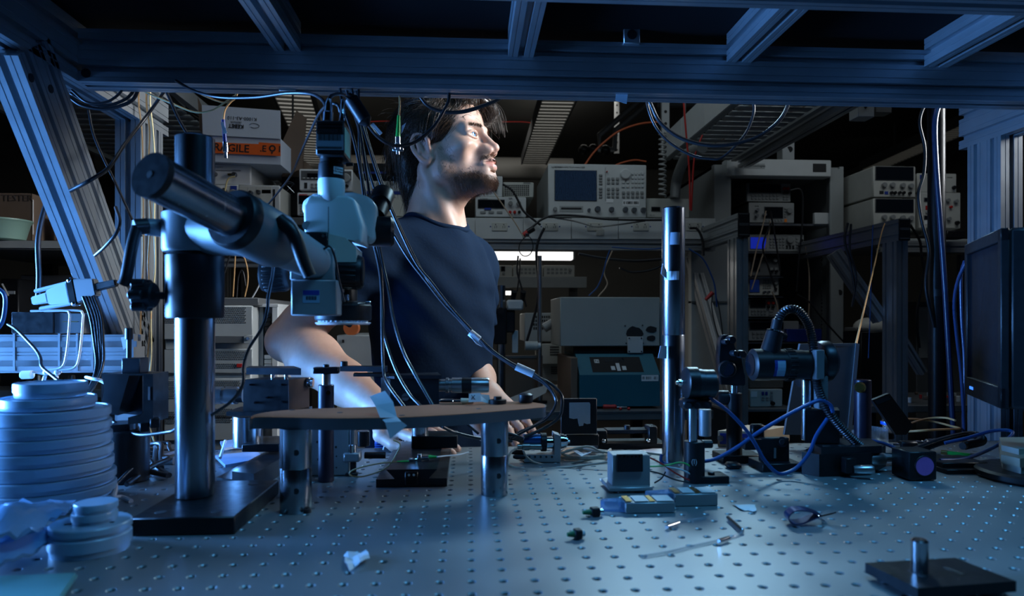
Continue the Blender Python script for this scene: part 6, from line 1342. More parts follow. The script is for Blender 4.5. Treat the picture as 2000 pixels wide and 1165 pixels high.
instrument('vented_supply', 'cream unit with a square vent grille beside the small controller', 983, 357, 1042, 385.5, YS + .13, .30, cream, cream, [('vent', 985, 361, 1034, 383, 13, 6), ('plate', 1022, 357, 1036, 359, keym)], feet=False)
instrument('digital_multimeter', 'pale multimeter with blue rim and a round keypad behind the cables', 700, 338, 806, 379, YS + .03, .35, bluem, lgrey, [('plate', 700, 338, 806, 353, screenm), ('plate', 700, 374, 806, 379, bluem), ('plate', 700, 336.5, 806, 339, bluem, .001), ('knob', 791, 345, 5.5, lgrey), ('keys', 771, 354, 789, 372, 3, 4, cream), ('keys', 716, 355, 769, 371, 6, 2, keym), ('jack', 796, 358, 3, brassm), ('jack', 796, 368, 3, brassm), ('text', 745, 341, 3.4, 'MULTIMETER')])
instrument('black_case', 'flat black case on top of the blue-rimmed multimeter', 690, 320, 778, 336, YS + .10, .25, plast, black, [], feet=False)
instrument('cream_panel_unit', 'wide cream unit with a blank panel left of the man\'s neck', 734, 380, 812, 425, YS + .03, .40, cream, cream, [('text', 765, 386, 4, 'SOURCE'), ('plate', 788, 388, 810, 389, keym), ('plate', 788, 388, 789, 420, keym), ('keys', 742, 408, 760, 418, 2, 2)])
instrument('power_meter', 'small white-framed power meter with a knob behind the camera adaptor', 585, 332, 688, 372, YS - .35, .30, lgrey, white, [('plate', 588, 335, 686, 351, dgrey), ('scr', 600, 339, 630, 347), ('knob', 676, 349, 9, grey), ('plate', 594, 357, 600, 368, ink), ('plate', 608, 358, 622, 368, lgrey, .001), ('keys', 606, 358, 622, 369, 2, 2), ('keys', 590, 347, 622, 350, 4, 1, lgrey), ('jack', 678, 364, 3, B1)], feet=False)
instrument('red_striped_meter', 'small meter with a red stripe and dark display under the power meter', 581, 378, 690, 424, YS - .35, .30, lgrey, white, [('plate', 584, 380, 600, 382, redm, .001), ('scr', 584, 383, 640, 398), ('keys', 584, 400, 596, 420, 1, 4), ('keys', 600, 402, 640, 418, 4, 2)])
# plinth the two front meters stand on
tag(fbox(560, 426, 700, 440, YS - .36, .36, .002).build('shelf_riser', dgrey, None), 'dark riser shelf under the red striped meter', 'riser')
fan = instrument('computer_case', 'black computer case with a round fan grille left of the meters', 550, 340, 586, 424, YS - .3, .35, black, black, [], 'computer')
c_ = at(566, 368, YS - .3)
for r in (2, 5, 8, 11): MB().lathe([(sz(r, 566, YS) + .001, 0), (sz(r, 566, YS) + .001, .003), (sz(r, 566, YS) - .0005, .003)], c_, V((0, -1, 0)), 24, cap=False).build('fan_ring', chrome, fan)
for a in range(4): q = at(566 + 13 * math.cos(a * 1.571 + .78), 368 + 13 * math.sin(a * 1.571 + .78), YS - .302); MB().cyl(c_ + V((0, -.002, 0)), q, .0012, n=6).build('fan_spoke', chrome, fan)
# ---------------------------------------------------------------- left rack with modules and the FRAGILE carton
YR = 2.45
zr = at(460, 425, YR).z
rk = thing('module_shelf', 'dark shelf carrying the module rack and carton behind the boom column', 'shelf', (at(460, 600, YR).x, YR + .2, 0)); xa, xb = at(380, 425, YR).x, at(560, 425, YR).x
MB().bx(xa, xb, YR - .01, YR + .43, zr - .025, zr, .002).build('shelf_board', dgrey, rk); extr(at(380, 514, YR), V((xb, at(380, 514, YR).y, at(380, 514, YR).z)), .03, .03, name='lower_rail', m=alu2, parent=rk)
for x in (xa + .02, xb - .02): MB().bx(x - .015, x + .015, YR + .38, YR + .41, 0, zr - .025).build('leg', black, rk)
instrument('module_rack', 'cream module rack with BNC sockets and white cables under the carton', 466, 363, 546, 424, YR, .35, cream, lgrey, [('plate', 468, 365, 530, 401, cream), ('bnc', 475, 380, 3.5), ('bnc', 491, 377, 3.5), ('bnc', 506, 376, 4), ('bnc', 492, 391, 3.5), ('bnc', 507, 391, 4), ('plate', 511, 371, 529, 378, mat('green_lcd', (.02, .12, .05), .3)), ('plate', 468, 402, 530, 423, ink), ('plate', 533, 370, 537, 420, ink), ('text', 492, 371, 3, 'IN 1 2 3'), ('plate', 484, 367, 484.6, 400, keym, .001), ('plate', 500, 367, 500.6, 400, keym, .001)], feet=False)
instrument('knob_module', 'cream module with a blue sticker half hidden by the boom column', 405, 362, 465, 424, YR, .35, cream, lgrey, [('plate', 450, 363, 462, 372, blueink), ('knob', 456, 378, 7, keym), ('bnc', 440, 372, 3.5), ('plate', 415, 364, 440, 370, paper), ('keys', 415, 384, 460, 410, 4, 3)], feet=False)
instrument('white_interface_box', 'white box with two cable sockets right under the carton', 400, 322, 489, 361, YR + .01, .33, lgrey, white, [('bnc', 421, 341, 4), ('bnc', 459, 342, 4.5), ('plate', 445, 339, 453, 343, brassm), ('text', 425, 327, 3.2, 'MODULE OUT'), ('text', 461, 333, 3.2, 'SIGNAL IN'), ('plate', 416, 333, 470, 333.4, keym, .001)], feet=False)
kb = thing('carton', 'white cardboard carton printed upside down with an orange FRAGILE tape', 'carton', at(472, 322, YR - .02)); Yk = YR - .02
card = mat('white_corrugated_card', (.55, .62, .74), .8, 0, .06, 60, bump=.1, aniso=(30, 1, 1)); brn = mat('brown_card', (.16, .11, .08), .85, 0, .15, 20)
px_prism([(394, 264), (548, 271), (548, 322), (394, 315)], Yk, .28).build('carton_body', card, kb, smooth=0); px_prism([(394, 205), (547, 216), (548, 271.5), (396, 263.5)], Yk - .006, .004).build('flap', card, kb, smooth=0)
px_prism([(386, 190), (394, 207), (397, 262), (390, 255)], Yk + .01, .004).build('side_flap', brn, kb, smooth=0)
px_prism([(396, 277), (505, 281.5), (505, 278), (548, 281), (548, 305), (396, 298)], Yk - .0075, .001).build('orange_tape', mat('orange_tape', (.80, .13, .02), .45, 0, .08), kb, smooth=0)
TL = Matrix.Rotation(rad(2.6), 4, 'Y')
def kt(x, y, s, st, flip=False, b=.0, m=ink): text('lettering', st, sz(s, x, Yk), kb, Matrix.Translation(at(x, y, Yk - .0078)) @ TL @ (Matrix.Rotation(math.pi, 4, 'Y') if flip else Matrix.Identity(4)) @ FRONT, m, local=False, bold=b)
kt(447, 289.5, 21, 'FRAGILE', b=.0006); kt(514, 291, 17, '.E', b=.0006); kt(546, 292, 17, 'I', b=.0006)
o = MB().lathe([(sz(6.5, 533, Yk), 0), (sz(6.5, 533, Yk), .0005), (sz(3.6, 533, Yk), .0005), (sz(3.6, 533, Yk), 0)], at(532, 290, Yk - .0076), V((0, -1, 0)), 24, cap=False).build('bird_mark', ink, kb); MB().prism([(0, 0), (.008, 0), (.004, -.008)], at(529, 297, Yk - .0082), (1, 0, 0), (0, 0, 1), .0004).build('bird_tail', ink, o)
def ktx(x, y, s, st, b=0): text('lettering', st, sz(s, x, Yk), kb, Matrix.Translation(at(x, y, Yk - .0068)) @ Matrix.Rotation(rad(182.6), 4, 'Y') @ FRONT, ink, local=False, bold=b)
ktx(473, 231.5, 9.5, 'K1000-A3-110'); ktx(461, 246.5, 10.5, 'KEBET', .0006); ktx(461, 240.5, 2.6, 'www.kebet.com.au'); ktx(461, 238, 2.2, 'FLEXIBLE PACKAGING')
MB().tube([at(487, 244, Yk - .0068), at(492, 241, Yk - .0068), at(500, 242, Yk - .0068), at(506, 245, Yk - .0068), at(504, 249, Yk - .0068), at(496, 250, Yk - .0068), at(489, 248, Yk - .0068)], .0007, 4, 4).build('lizard_mark', ink, kb)
bc2 = thing('brown_carton', 'dark brown open carton with a raised flap beside the white carton', 'carton', at(575, 340, YR + .3)); px_prism([(551, 278), (579, 216), (598, 230), (590, 330), (552, 345)], YR + .12, .01).build('raised_flap', brn, bc2, smooth=0); px_prism([(551, 300), (600, 318), (600, 345), (551, 345)], YR + .14, .2).build('carton_body', brn, bc2, smooth=0)
# ---------------------------------------------------------------- perforated server cabinets on the left
YC = 1.95
sv = thing('server_cabinet', 'grey perforated server cabinet between the boom column and the man\'s elbow', 'cabinet', (at(420, 800, YC).x, YC + .25, 0))
a_, b_ = at(318, 735, YC), at(489, 597, YC); MB().bx(a_.x, b_.x, YC + .01, YC + .5, 0, b_.z, .004).build('body', grey, sv)
for k, (y0, y1) in enumerate(((598, 664), (682, 730), (740, 815), (818, 862))): fbox(320, y0, 493, y1, YC, .012, .002).build('perforated_panel', grey, sv)
hole = []
for (x0, y0, x1, y1) in ((416, 602, 480, 634), (416, 688, 480, 706), (416, 712, 460, 722), (322, 602, 342, 634), (416, 746, 470, 758), (322, 746, 342, 782), (418, 800, 452, 828), (322, 806, 342, 830)):
    mb = MB(); yy = y0; row = 0
    while yy < y1:
        xx = x0 + (2 if row % 2 else 0)
        while xx < x1: mb.cyl(at(xx, yy, YC - .0005), at(xx, yy, YC + .001), sz(1.35, 400, YC), n=6); xx += 4.2
        yy += 3.6; row += 1
    tag(mb.build('perforations', ink, sv, smooth=0), None, kind='stuff')
fbox(416, 657, 494, 671, YC - .014, .012, .001).build('handle_bar', dgrey, sv); fbox(476, 655, 494, 672, YC - .016, .006, .001).build('handle_end', grey, sv); MB().cyl(at(484, 662, YC - .018), at(484, 662, YC - .015), .005, n=12).build('handle_screw', steel2, sv)
fbox(462, 711, 473, 718, YC - .003, .004, .0005).build('red_switch', redm, sv); fbox(318, 582, 505, 597, YC + .02, .45, .002).build('top_tray', dgrey, sv)
oc = thing('open_module_frame', 'pale open cabinet frame with terminal blocks beside the elbow', 'cabinet', (at(518, 800, YC + .1).x, YC + .3, 0)); Y0 = YC + .06
for x0, x1 in ((497, 501), (531, 543)): a_, b_ = at(x0, 700, Y0), at(x1, 594, Y0); MB().bx(a_.x, b_.x, Y0, Y0 + .35, 0, b_.z, .002).build('side_frame', lgrey, oc)
fbox(497, 594, 543, 600, Y0 - .002, .35, .001).build('top_frame', lgrey, oc); fbox(500, 600, 532, 860, Y0 + .03, .3, .001).build('inner_panel', dgrey, oc); fbox(500, 600, 514, 860, Y0 + .02, .01, .001).build('door_edge', grey, oc)
for k in range(9): fbox(516, 612 + k * 9, 529, 619 + k * 9, Y0 + .02, .012, .001).build('terminal', ink, oc)
for k in range(3): fbox(516, 694 + k * 9, 530, 702 + k * 9, Y0 + .018, .012, .001).build('terminal_block', white, oc)
# grey box behind the arm, orange sticker reel
gb = thing('grey_cabinet', 'grey cabinet glimpsed between the man\'s forearm and chest', 'cabinet', (at(700, 800, 2.3).x, 2.5, 0)); a_, b_ = at(658, 700, 2.2), at(760, 655, 2.2); MB().bx(a_.x, b_.x, 2.2, 2.7, 0, b_.z, .003).build('body', grey, gb); fbox(668, 664, 672, 670, 2.196, .004, 0).build('lock', ink, gb)
tag(MB().lathe([(.022, 0), (.024, .004), (.024, .03), (.0, .03)], at(690, 641, 2.25), V((-.1, -1, 0)), 24).build('orange_reel', mat('orange_plastic', (.55, .13, .03), .5), None), 'orange reel on the grey cabinet behind the microscope ring light', 'reel')
# ---------------------------------------------------------------- centre rear: lamp, panel cabinet, laser driver
lt = thing('under_shelf_lamp', 'bright white fluorescent lamp under the rear shelf right of the man', 'lamp', at(1020, 507, 3.5)); emw = mat('lit_lamp_diffuser', (.9, .9, .88), .4, 0, 0, emit=1.35, ecol=(1, .985, .96))
fbox(880, 490, 1120, 506, 3.5, .06, .004).build('diffuser', emw, lt); fbox(880, 486, 1123, 490.5, 3.49, .08, .002).build('housing', dgrey, lt); fbox(1119.5, 487, 1123, 507, 3.495, .07, .002).build('end_cap', lgrey, lt)
lt2 = thing('under_shelf_lamp', 'short distant white lamp behind the rear microscope column', 'lamp', at(975, 577, 5.2)); fbox(946, 568, 1000, 576, 5.2, .06, .003).build('diffuser', emw, lt2); fbox(944, 565, 1002, 568.5, 5.19, .08, .002).build('housing', dgrey, lt2)
l = bpy.data.lights.new('lamp_glow', 'AREA'); l.shape = 'RECTANGLE'; l.size = .9; l.size_y = .06; l.energy = 2.2; l.color = (1, .97, .92); lo = bpy.data.objects.new('lamp_glow', l); COL.objects.link(lo); lo.location = at(1010, 512, 3.47)
far = thing('far_bench', 'far bench with a pale socket rail seen past the man\'s arm', 'bench', (at(1050, 700, 5.0).x, 5.2, 0)); a_, b_ = at(940, 562, 5.0), at(1146, 541, 5.0); MB().bx(a_.x - .3, b_.x, 5.0, 5.04, a_.z, b_.z, .002).build('socket_rail', grey, far); MB().bx(a_.x - .3, b_.x, 5.02, 5.6, b_.z - .03, b_.z, .002).build('shelf_board', grey, far)
for x in (a_.x - .25, b_.x - .05): MB().bx(x - .03, x + .03, 5.3, 5.36, 0, b_.z - .03).build('leg', dgrey, far)
for k, (x0, x1) in enumerate(((944, 1000), (1002, 1060), (1062, 1122))): instrument('far_instrument', 'far %s instrument on the far bench, %s' % (('left', 'middle', 'right')[k], ('with two square displays', 'half hidden by cables', 'with blue sockets')[k]), x0, 519, x1, 541, 5.03, .3, cream, cream, [('scr', x0 + 18, 521, x0 + 27, 530), ('scr', x0 + 35, 521, x0 + 42, 530), ('knob', x0 + 22, 535, 3), ('knob', x0 + 40, 535, 3)] if k == 0 else [('keys', x0 + 5, 523, x1 - 5, 537, 6, 2), ('knob', x1 - 8, 528, 3)], feet=False)
# background microscope with column
bm2 = thing('rear_microscope', 'dark microscope on a steel column right behind the man\'s side', 'microscope', (at(985, 700, 2.6).x, 2.6, zb2)); vcyl(979, 558, 700, 8, 2.6, r=.016).build('column', dkst, bm2)
a_ = at(979, 700, 2.6); MB().cyl((a_.x, 2.6, zb2), (a_.x, 2.6, at(0, 690, 2.6).z), .016, n=20).build('lower_column', dkst, bm2); fbox(964, 601, 990, 673, 2.57, .05, .004).build('carriage', black, bm2); fbox(988, 606, 1006, 650, 2.58, .05, .004).build('focus_arm', plast, bm2); MB().cyl(at(978, 608, 2.56), at(978, 608, 2.58), .013, n=18).build('knob', plast, bm2)
fbox(990, 586, 1022, 606, 2.56, .06, .006).build('head', lgrey, bm2)
for x in (1002, 1020): MB().cyl(at(x, 588, 2.58), at(x + 2, 570, 2.56), .009, .011, n=16).build('eyepiece', plast, bm2)
fbox(1000, 646, 1012, 690, 2.6, .02, .002).build('light_arm', lgrey, bm2); MB().cyl((a_.x, 2.6, zb2), (a_.x, 2.6, zb2 + .015), .08, n=28, ch=.003).build('base', black, bm2)
pp_ = thing('thin_steel_pole', 'thin steel pole standing on the rear bench left of the pale panel', 'pole', (at(1054, 700, 2.7).x, 2.7, zb2)); a_ = at(1054, 500, 2.7); MB().cyl((a_.x, 2.7, zb2), (a_.x, 2.7, a_.z), .0085, n=16).build('pole', steel2, pp_); MB().cyl((a_.x, 2.7, zb2), (a_.x, 2.7, zb2 + .01), .03, n=20).build('foot', black, pp_)
for k, (x0, y0, x1, y1, Y, m_, lab, nm) in enumerate(((1025, 612, 1095, 668, 3.0, grey, 'pale vented instrument behind the thin steel pole', 'vented_unit'), (1058, 672, 1096, 712, 3.0, cream, 'cream vented unit under the pale one behind the pole', 'vented_unit'), (945, 695, 1060, 800, 2.75, brn, 'dark brown board leaning on the rear bench', 'brown_board'), (1060, 712, 1095, 745, 3.05, grey, 'small grey unit below the cream vented one', 'small_unit'))):
    if nm == 'brown_board': t = thing(nm, lab, 'board', (at(1000, 800, Y).x, Y, zb2)); a_, b_ = at(x0, y1, Y), at(x1, y0, Y); MB().bx(a_.x, b_.x, Y, Y + .02, zb2, b_.z, .001).build('board', m_, t); MB().bx(a_.x, b_.x, Y - .002, Y, b_.z - .01, b_.z).build('edge_band', dgrey, t)
    else: instrument(nm, lab, x0, y0, x1, y1, Y, .3, m_, m_, [('vent', x0 + 16, y0 + 4, x1 - 4, y0 + (y1 - y0) * .6, 12, 4)], feet=False)
tag(MB().cyl(at(1062, 642, 2.9), at(1094, 622, 2.9), .02, .018, n=18, ch=.003).build('grey_tube', grey, None), 'grey tube with rounded end poking out left of the pale panel', 'tube')
wc = thing('pipe_fitting', 'white plastic cap on a fitting left of the thin pole', 'cap', at(1035, 685, 2.62)); hcyl(1025, 1050, 676, 9, 2.62).build('cap', cream, wc); hcyl(1046, 1056, 676, 6, 2.62).build('stem', lgrey, wc)
q = MB().sheet([[at(995, 778, 2.5), at(1040, 760, 2.55), at(1072, 752, 2.6)], [at(990, 790, 2.48), at(1040, 782, 2.5), at(1066, 768, 2.55)]], .001); tag(q.build('paper_sheet', mat('grey_paper', (.35, .34, .32), .85), None, smooth=60), 'curled grey paper lying on the rear bench below the brown board', 'paper')
pc = thing('pale_panel_cabinet', 'pale blank panel cabinet with ragged cut-outs on the rear bench', 'cabinet', (at(1190, 680, 2.6).x, 2.75, at(0, 690, 2.6).z))
fbox(1094, 581, 1289, 677, 2.60, .30, .003).build('panel', mat('pale_grey_green_panel', (.36, .38, .36), .5, 0, .1, 8), pc); fbox(1289.5, 590, 1297, 700, 2.62, .28, .002).build('side_bracket', grey, pc)
fbox(1120, 677, 1280, 692, 2.63, .25, .002).build('under_tray', plast, pc)
for cx, cy, rx, ry, n in ((1239, 653, 17, 16, 14), (1272, 644, 12, 7, 11), (1272, 661, 9, 6, 10)):
    rr_ = random.Random(cx + cy); q = MB(); q.prism([((rx * sz(1, cx, 2.6)) * math.cos(a) * rr_.uniform(.82, 1.08), (ry * sz(1, cx, 2.6)) * math.sin(a) * rr_.uniform(.82, 1.08)) for a in np.linspace(0, 2 * math.pi, n, endpoint=False)], at(cx, cy, 2.5994), (1, 0, 0), (0, 0, 1), .0008); q.build('cut_out', ink, pc, smooth=0)
o = fbox(1226, 658, 1256, 690, 2.592, .006, .001).build('cover_plate', lgrey, pc)
for x in (1229, 1253):
    for y in (661, 687): MB().cyl(at(x, y, 2.5905), at(x, y, 2.5925), .003, n=10).build('plate_screw', ink, o)
for x, y in ((1221, 637), (1255, 636), (1223, 671), (1256, 671)): MB().cyl(at(x, y, 2.5985), at(x, y, 2.6005), .003, n=8).build('drill_hole', ink, pc)
teal = mat('teal_enamel', (.015, .12, .17), .42, 0, .08, 12); YL = 2.5
ld = thing('laser_driver', 'teal laser driver with a sloped dark control panel on the rear bench', 'laser driver', (at(1210, 800, YL).x, YL + .2, zb2))
a_, b_, c_ = at(1132, 733, YL), at(1289, 733, YL), at(1127, 692, YL + .10); zf = a_.z; zt_ = c_.z
q = MB(); q.prism([(YL, zb2 + .01), (YL, zf), (YL + .10, zt_), (YL + .40, zt_), (YL + .40, zb2 + .01)], (a_.x, 0, 0), (0, 1, 0), (0, 0, 1), b_.x - a_.x); q.build('case', teal, ld, smooth=0)
MB().bx(a_.x + .02, a_.x + .06, YL + .03, YL + .06, zb2, zb2 + .011).build('foot', plast, ld); MB().bx(b_.x - .06, b_.x - .02, YL + .03, YL + .06, zb2, zb2 + .011).build('foot', plast, ld)
sl_ = V((0, .10, zt_ - zf)).normalized(); sn = V((0, -sl_.z, sl_.y)); Lp = (V((0, .10, zt_ - zf))).length
Msl = Matrix(((1, 0, 0, a_.x), (0, sl_.y, sn.y, YL), (0, sl_.z, sn.z, zf), (0, 0, 0, 1))); W_ = b_.x - a_.x
def sbox(x0, x1, y0, y1, m_, nm, h=.001): return MB().bx(x0 * W_, x1 * W_, y0 * Lp, y1 * Lp, -.0005, h, 0, Msl).build(nm, m_, ld)
sbox(.17, .81, .12, .84, plast, 'control_panel'); sbox(.35, .60, .60, .80, screenm, 'display', .0016); sbox(.41, .46, .20, .38, lgrey, 'key', .003); sbox(.48, .525, .16, .52, lgrey, 'key', .003); sbox(.55, .60, .20, .38, lgrey, 'key', .003); sbox(.22, .28, .55, .72, lgrey, 'logo', .0014)
text('logo_mark', 'N', .02, ld, Msl @ Matrix.Translation((.25 * W_, .63 * Lp, .0016)), ink, local=False); items(ld, YL, [('barcode', 1253, 733, 1286, 745)])
MB().bx(a_.x - .03, a_.x - .004, YL + .02, YL + .4, zb2, zt_ - .01, .002).build('side_shield', brn, ld)
for k, (x, m_) in enumerate(((1210, redm), (1212, redm), (1228, redm))):
    lab = ('red screwdriver handle lying under the teal laser driver', 'red knob', 'red knob')[k]
    if k == 0: t = thing('screwdriver', lab, 'screwdriver', at(1188, 799, 2.47)); hcyl(1178, 1204, 795, 4.5, 2.47, [(0, .8), (.1, 1), (.6, .85), (.9, 1), (1, .6)]).build('handle', redm, t); hcyl(1203, 1225, 796, 1.2, 2.47).build('blade', steel2, t)
for k, x in enumerate((1212, 1228)): tag(MB().sph(at(x, 799, 2.46), .006, 10).build('red_bead', redm, None), ('left' if k == 0 else 'right') + ' small red bead on the edge of the rear bench', 'cap')
# ---------------------------------------------------------------- rack cabinet on the right
YK = 3.25
rc_ = thing('rack_cabinet', 'tall grey equipment rack cabinet with open front right of the pillar', 'rack cabinet', (at(1520, 600, YK).x, YK + .4, 0))
xa, xb, zt_ = at(1393, 330, YK).x, at(1648, 330, YK).x, at(1393, 322, YK).z
mk2 = mat('grey_green_cabinet', (.30, .32, .32), .5, 0, .1, 6)
for nm, b_ in (('side_panel', (xa, xa + .02, YK, YK + .8, 0, zt_)), ('side_panel', (xb - .02, xb, YK, YK + .8, 0, zt_)), ('top_panel', (xa, xb, YK + .02, YK + .8, zt_ - .02, zt_)), ('back_panel', (xa, xb, YK + .78, YK + .8, 0, zt_)), ('bottom_panel', (xa, xb, YK, YK + .8, 0, .08))): MB().bx(*b_, .002).build(nm, mk2 if nm != 'back_panel' else black, rc_)
fbox(1420, 313, 1624, 343, YK - .04, .07, .004).build('header', lgrey, rc_); fbox(1588, 320, 1614, 336, YK - .042, .004, .001).build('header_switch', ink, rc_); fbox(1446, 320, 1494, 329, YK - .0408, .001, 0).build('name_plate', grey, rc_)
text('name_print', 'Agilent Technologies', .016, rc_, Matrix.Translation(at(1468, 324, YK - .0415)) @ FRONT, ink, local=False)
fbox(1395, 322, 1428, 700, YK - .02, .02, .003).build('left_pillar', mk2, rc_); fbox(1622, 330, 1648, 705, YK - .02, .03, .003).build('right_pillar', mk2, rc_); fbox(1620, 345, 1624, 700, YK - .012, .03, .001).build('rack_rail', alu, rc_)
for k in range(28): fbox(1604, 500 + k * 7, 1606, 504 + k * 7, YK + .05, .004, 0).build('rail_hole', steel2, rc_)
MB().bx(xa + .02, xa + .05, YK + .02, YK + .06, 0, zt_ - .02).build('inner_rail', plast, rc_)
MB().cyl(at(1640, 571, YK - .022), at(1640, 571, YK - .019), .012, n=12).build('lock', ink, rc_)
for y in (438, 493): fbox(1440, y, 1622, y + 2.2, YK + .01, .5, 0).build('shelf', steel2, rc_); fbox(1591, y - 22, 1622, y, YK + .0, .02, .002).build('shelf_bracket', lgrey, rc_)
fbox(1440, 669, 1622, 672, YK + .01, .5, 0).build('shelf', steel2, rc_)
for y in (541, 580, 622): fbox(1432, y, 1530, y + 1.2, YK + .02, .4, 0).build('module_shelf', steel2, rc_)
lcd = mat('blue_lcd', (.01, .03, .2), .2, 0, 0, emit=.25, ecol=(.02, .05, .9)); lcd2 = mat('dim_blue_lcd', (.01, .03, .12), .2, 0, 0, emit=.05, ecol=(.02, .08, .5)); grn = mat('green_digits', (.02, .3, .1), .3, 0, 0, emit=.25, ecol=(.05, .8, .3))
cg = mat('rack_instrument_grey', (.28, .29, .29), .5, 0, .08)
instrument('source_meter', 'source meter with green digits, topmost in the rack cabinet', 1459, 359, 1544, 396, YK + .06, .3, dgrey, cg, [('scr', 1464, 360, 1525, 376), ('text', 1512, 368, 5, '117', grn), ('keys', 1466, 379, 1522, 391, 8, 2), ('jack', 1531, 369, 3, R1), ('jack', 1538, 369, 3, R1), ('jack', 1531, 376, 3, B1), ('jack', 1538, 376, 3, B1), ('keys', 1528, 382, 1541, 392, 2, 2)])
instrument('waveform_generator', 'waveform generator with an orange button, second in the rack cabinet', 1463, 397, 1551, 437, YK + .05, .3, dgrey, cg, [('scr', 1494, 405, 1529, 426), ('knob', 1541, 412, 6), ('keys', 1531, 405, 1536, 426, 1, 4), ('bnc', 1478, 411, 3.5), ('bnc', 1477, 422, 3.5), ('bnc', 1492, 420, 3.5), ('keys', 1494, 428, 1530, 433, 6, 1), ('plate', 1532, 428, 1537, 434, mat('orange_button', (.8, .22, .03), .4)), ('text', 1478, 403, 3.4, 'AWG')])
instrument('lock_in_amplifier', 'wide instrument with a glowing blue screen on the second rack shelf', 1462, 459, 1570, 493, YK + .05, .35, bluem, cg, [('scr', 1466, 464, 1496, 486, lcd), ('keys', 1502, 463, 1533, 486, 5, 4), ('knob', 1542, 469, 7), ('keys', 1534, 479, 1552, 487, 3, 2, B1), ('keys', 1553, 463, 1560, 486, 1, 4), ('jack', 1565, 470, 2.6, B1), ('bnc', 1566, 480, 3)])
instrument('pulse_generator', 'dim instrument directly under the second rack shelf', 1462, 504, 1524, 541, YK + .05, .3, dgrey, dgrey, [('scr', 1466, 508, 1484, 530), ('knob', 1513, 509, 4), ('keys', 1502, 522, 1520, 530, 2, 1), ('jack', 1508, 530, 2.6, B1), ('jack', 1516, 530, 2.6, B1)])
instrument('function_generator', 'cream function generator with a small blue screen, middle of the rack', 1462, 542, 1521, 579, YK + .05, .3, cg, cream, [('scr', 1465, 547, 1483, 571, lcd2), ('keys', 1489, 546, 1506, 565, 4, 4), ('knob', 1514, 553, 3.5), ('bnc', 1492, 571, 2.6), ('bnc', 1500, 571, 2.6), ('jack', 1514, 565, 2.6, B1)])
instrument('bench_multimeter', 'bench multimeter with red and black jacks, low in the rack', 1462, 585, 1521, 621, YK + .05, .3, dgrey, cg, [('scr', 1466, 586, 1495, 601), ('jack', 1500, 592, 3, R1), ('jack', 1509, 592, 3, R1), ('jack', 1500, 600, 3, B1), ('jack', 1509, 600, 3, B1), ('keys', 1466, 604, 1497, 616, 5, 2), ('keys', 1499, 605, 1512, 617, 1, 2)])
instrument('dark_counter', 'dark instrument lowest on the left in the rack', 1462, 628, 1560, 668, YK + .05, .3, dgrey, cg, [('scr', 1465, 630, 1530, 644), ('keys', 1468, 647, 1500, 662, 4, 2), ('knob', 1530, 654, 4)])
bt = thing('blue_terminal_box', 'dark blue box topped with a row of terminals in the rack', 'box', at(1570, 668, YK + .02)); fbox(1537, 643, 1605, 668, YK + .02, .2, .002).build('case', bluem, bt)
for k in range(15): MB().cyl(at(1525 + k * 4.6, 643, YK + .06), at(1525 + k * 4.6, 636 - (k % 3), YK + .06), .004, n=8).build('terminal', steel2, bt)
instrument('key_panel_unit', 'cream unit with coloured keys under the zoom lens in the distance', 1466, 761, 1528, 798, 2.6, .3, cream, cream, [('keys', 1486, 764, 1500, 774, 2, 1, bluem), ('keys', 1486, 775, 1510, 784, 3, 2), ('knob', 1508, 788, 4, B1), ('keys', 1503, 764, 1510, 784, 1, 3), ('plate', 1467, 765, 1479, 776, paper)])
instrument('lower_brown_unit', 'brown shelf unit above the cream key panel in the distance', 1464, 738, 1530, 759, 2.62, .3, brn, brn, [], 'box', False)
tag(fbox(1420, 798.5, 1560, 806, 2.55, .5, .002).build('bench_shelf', dgrey, None), 'dark shelf carrying the cream key panel unit', 'shelf')
# grey wall panel block left of the rack
wp = thing('grey_partition', 'grey partition panel between the steel pillar and the rear post', 'partition', (at(1380, 700, 3.0).x, 3.0, 0)); a_, b_ = at(1350, 700, 3.0), at(1422, 478, 3.0); MB().bx(a_.x, b_.x, 3.0, 3.04, 0, b_.z, .002).build('panel', grey, wp); MB().bx(a_.x, b_.x, 2.995, 3.045, at(0, 590, 3.0).z, at(0, 586, 3.0).z).build('rail', dgrey, wp)
# ---------------------------------------------------------------- instruments at far right
for k, (y0, y1, lab) in enumerate(((325, 387, 'upper cream dual supply with a black display at far right'), (388, 452, 'lower cream dual supply with a black display at far right'))):
    instrument('dual_supply', lab, 1706, y0 + 1, 1788, y1, 3.05, .42, cream, cream, [('scr', 1711, y0 + 2, 1784, y0 + 26), ('knob', 1726, y0 + 37, 5), ('knob', 1742, y0 + 37, 5), ('knob', 1762, y0 + 38, 5), ('knob', 1778, y0 + 39, 5), ('jack', 1740, y0 + 52, 3, B1), ('jack', 1747, y0 + 52, 3, B1), ('jack', 1756, y0 + 52, 3, B1), ('jack', 1764, y0 + 52, 3, B1), ('jack', 1776, y0 + 53, 3, B1), ('plate', 1718, y0 + 48, 1726, y0 + 54, ink), ('plate', 1728, y0 + 49, 1735, y0 + 55, blueink)])
instrument('plain_supply', 'plain cream unit with one dark knob right of the thick pole', 1792, 340, 1868, 376, 3.06, .35, cream, cream, [('plate', 1797, 342, 1805, 350, blueink), ('knob', 1862, 367, 3.5, B1), ('text', 1855, 347, 3, 'POWER'), ('plate', 1812, 342, 1813, 374, keym)], feet=False)
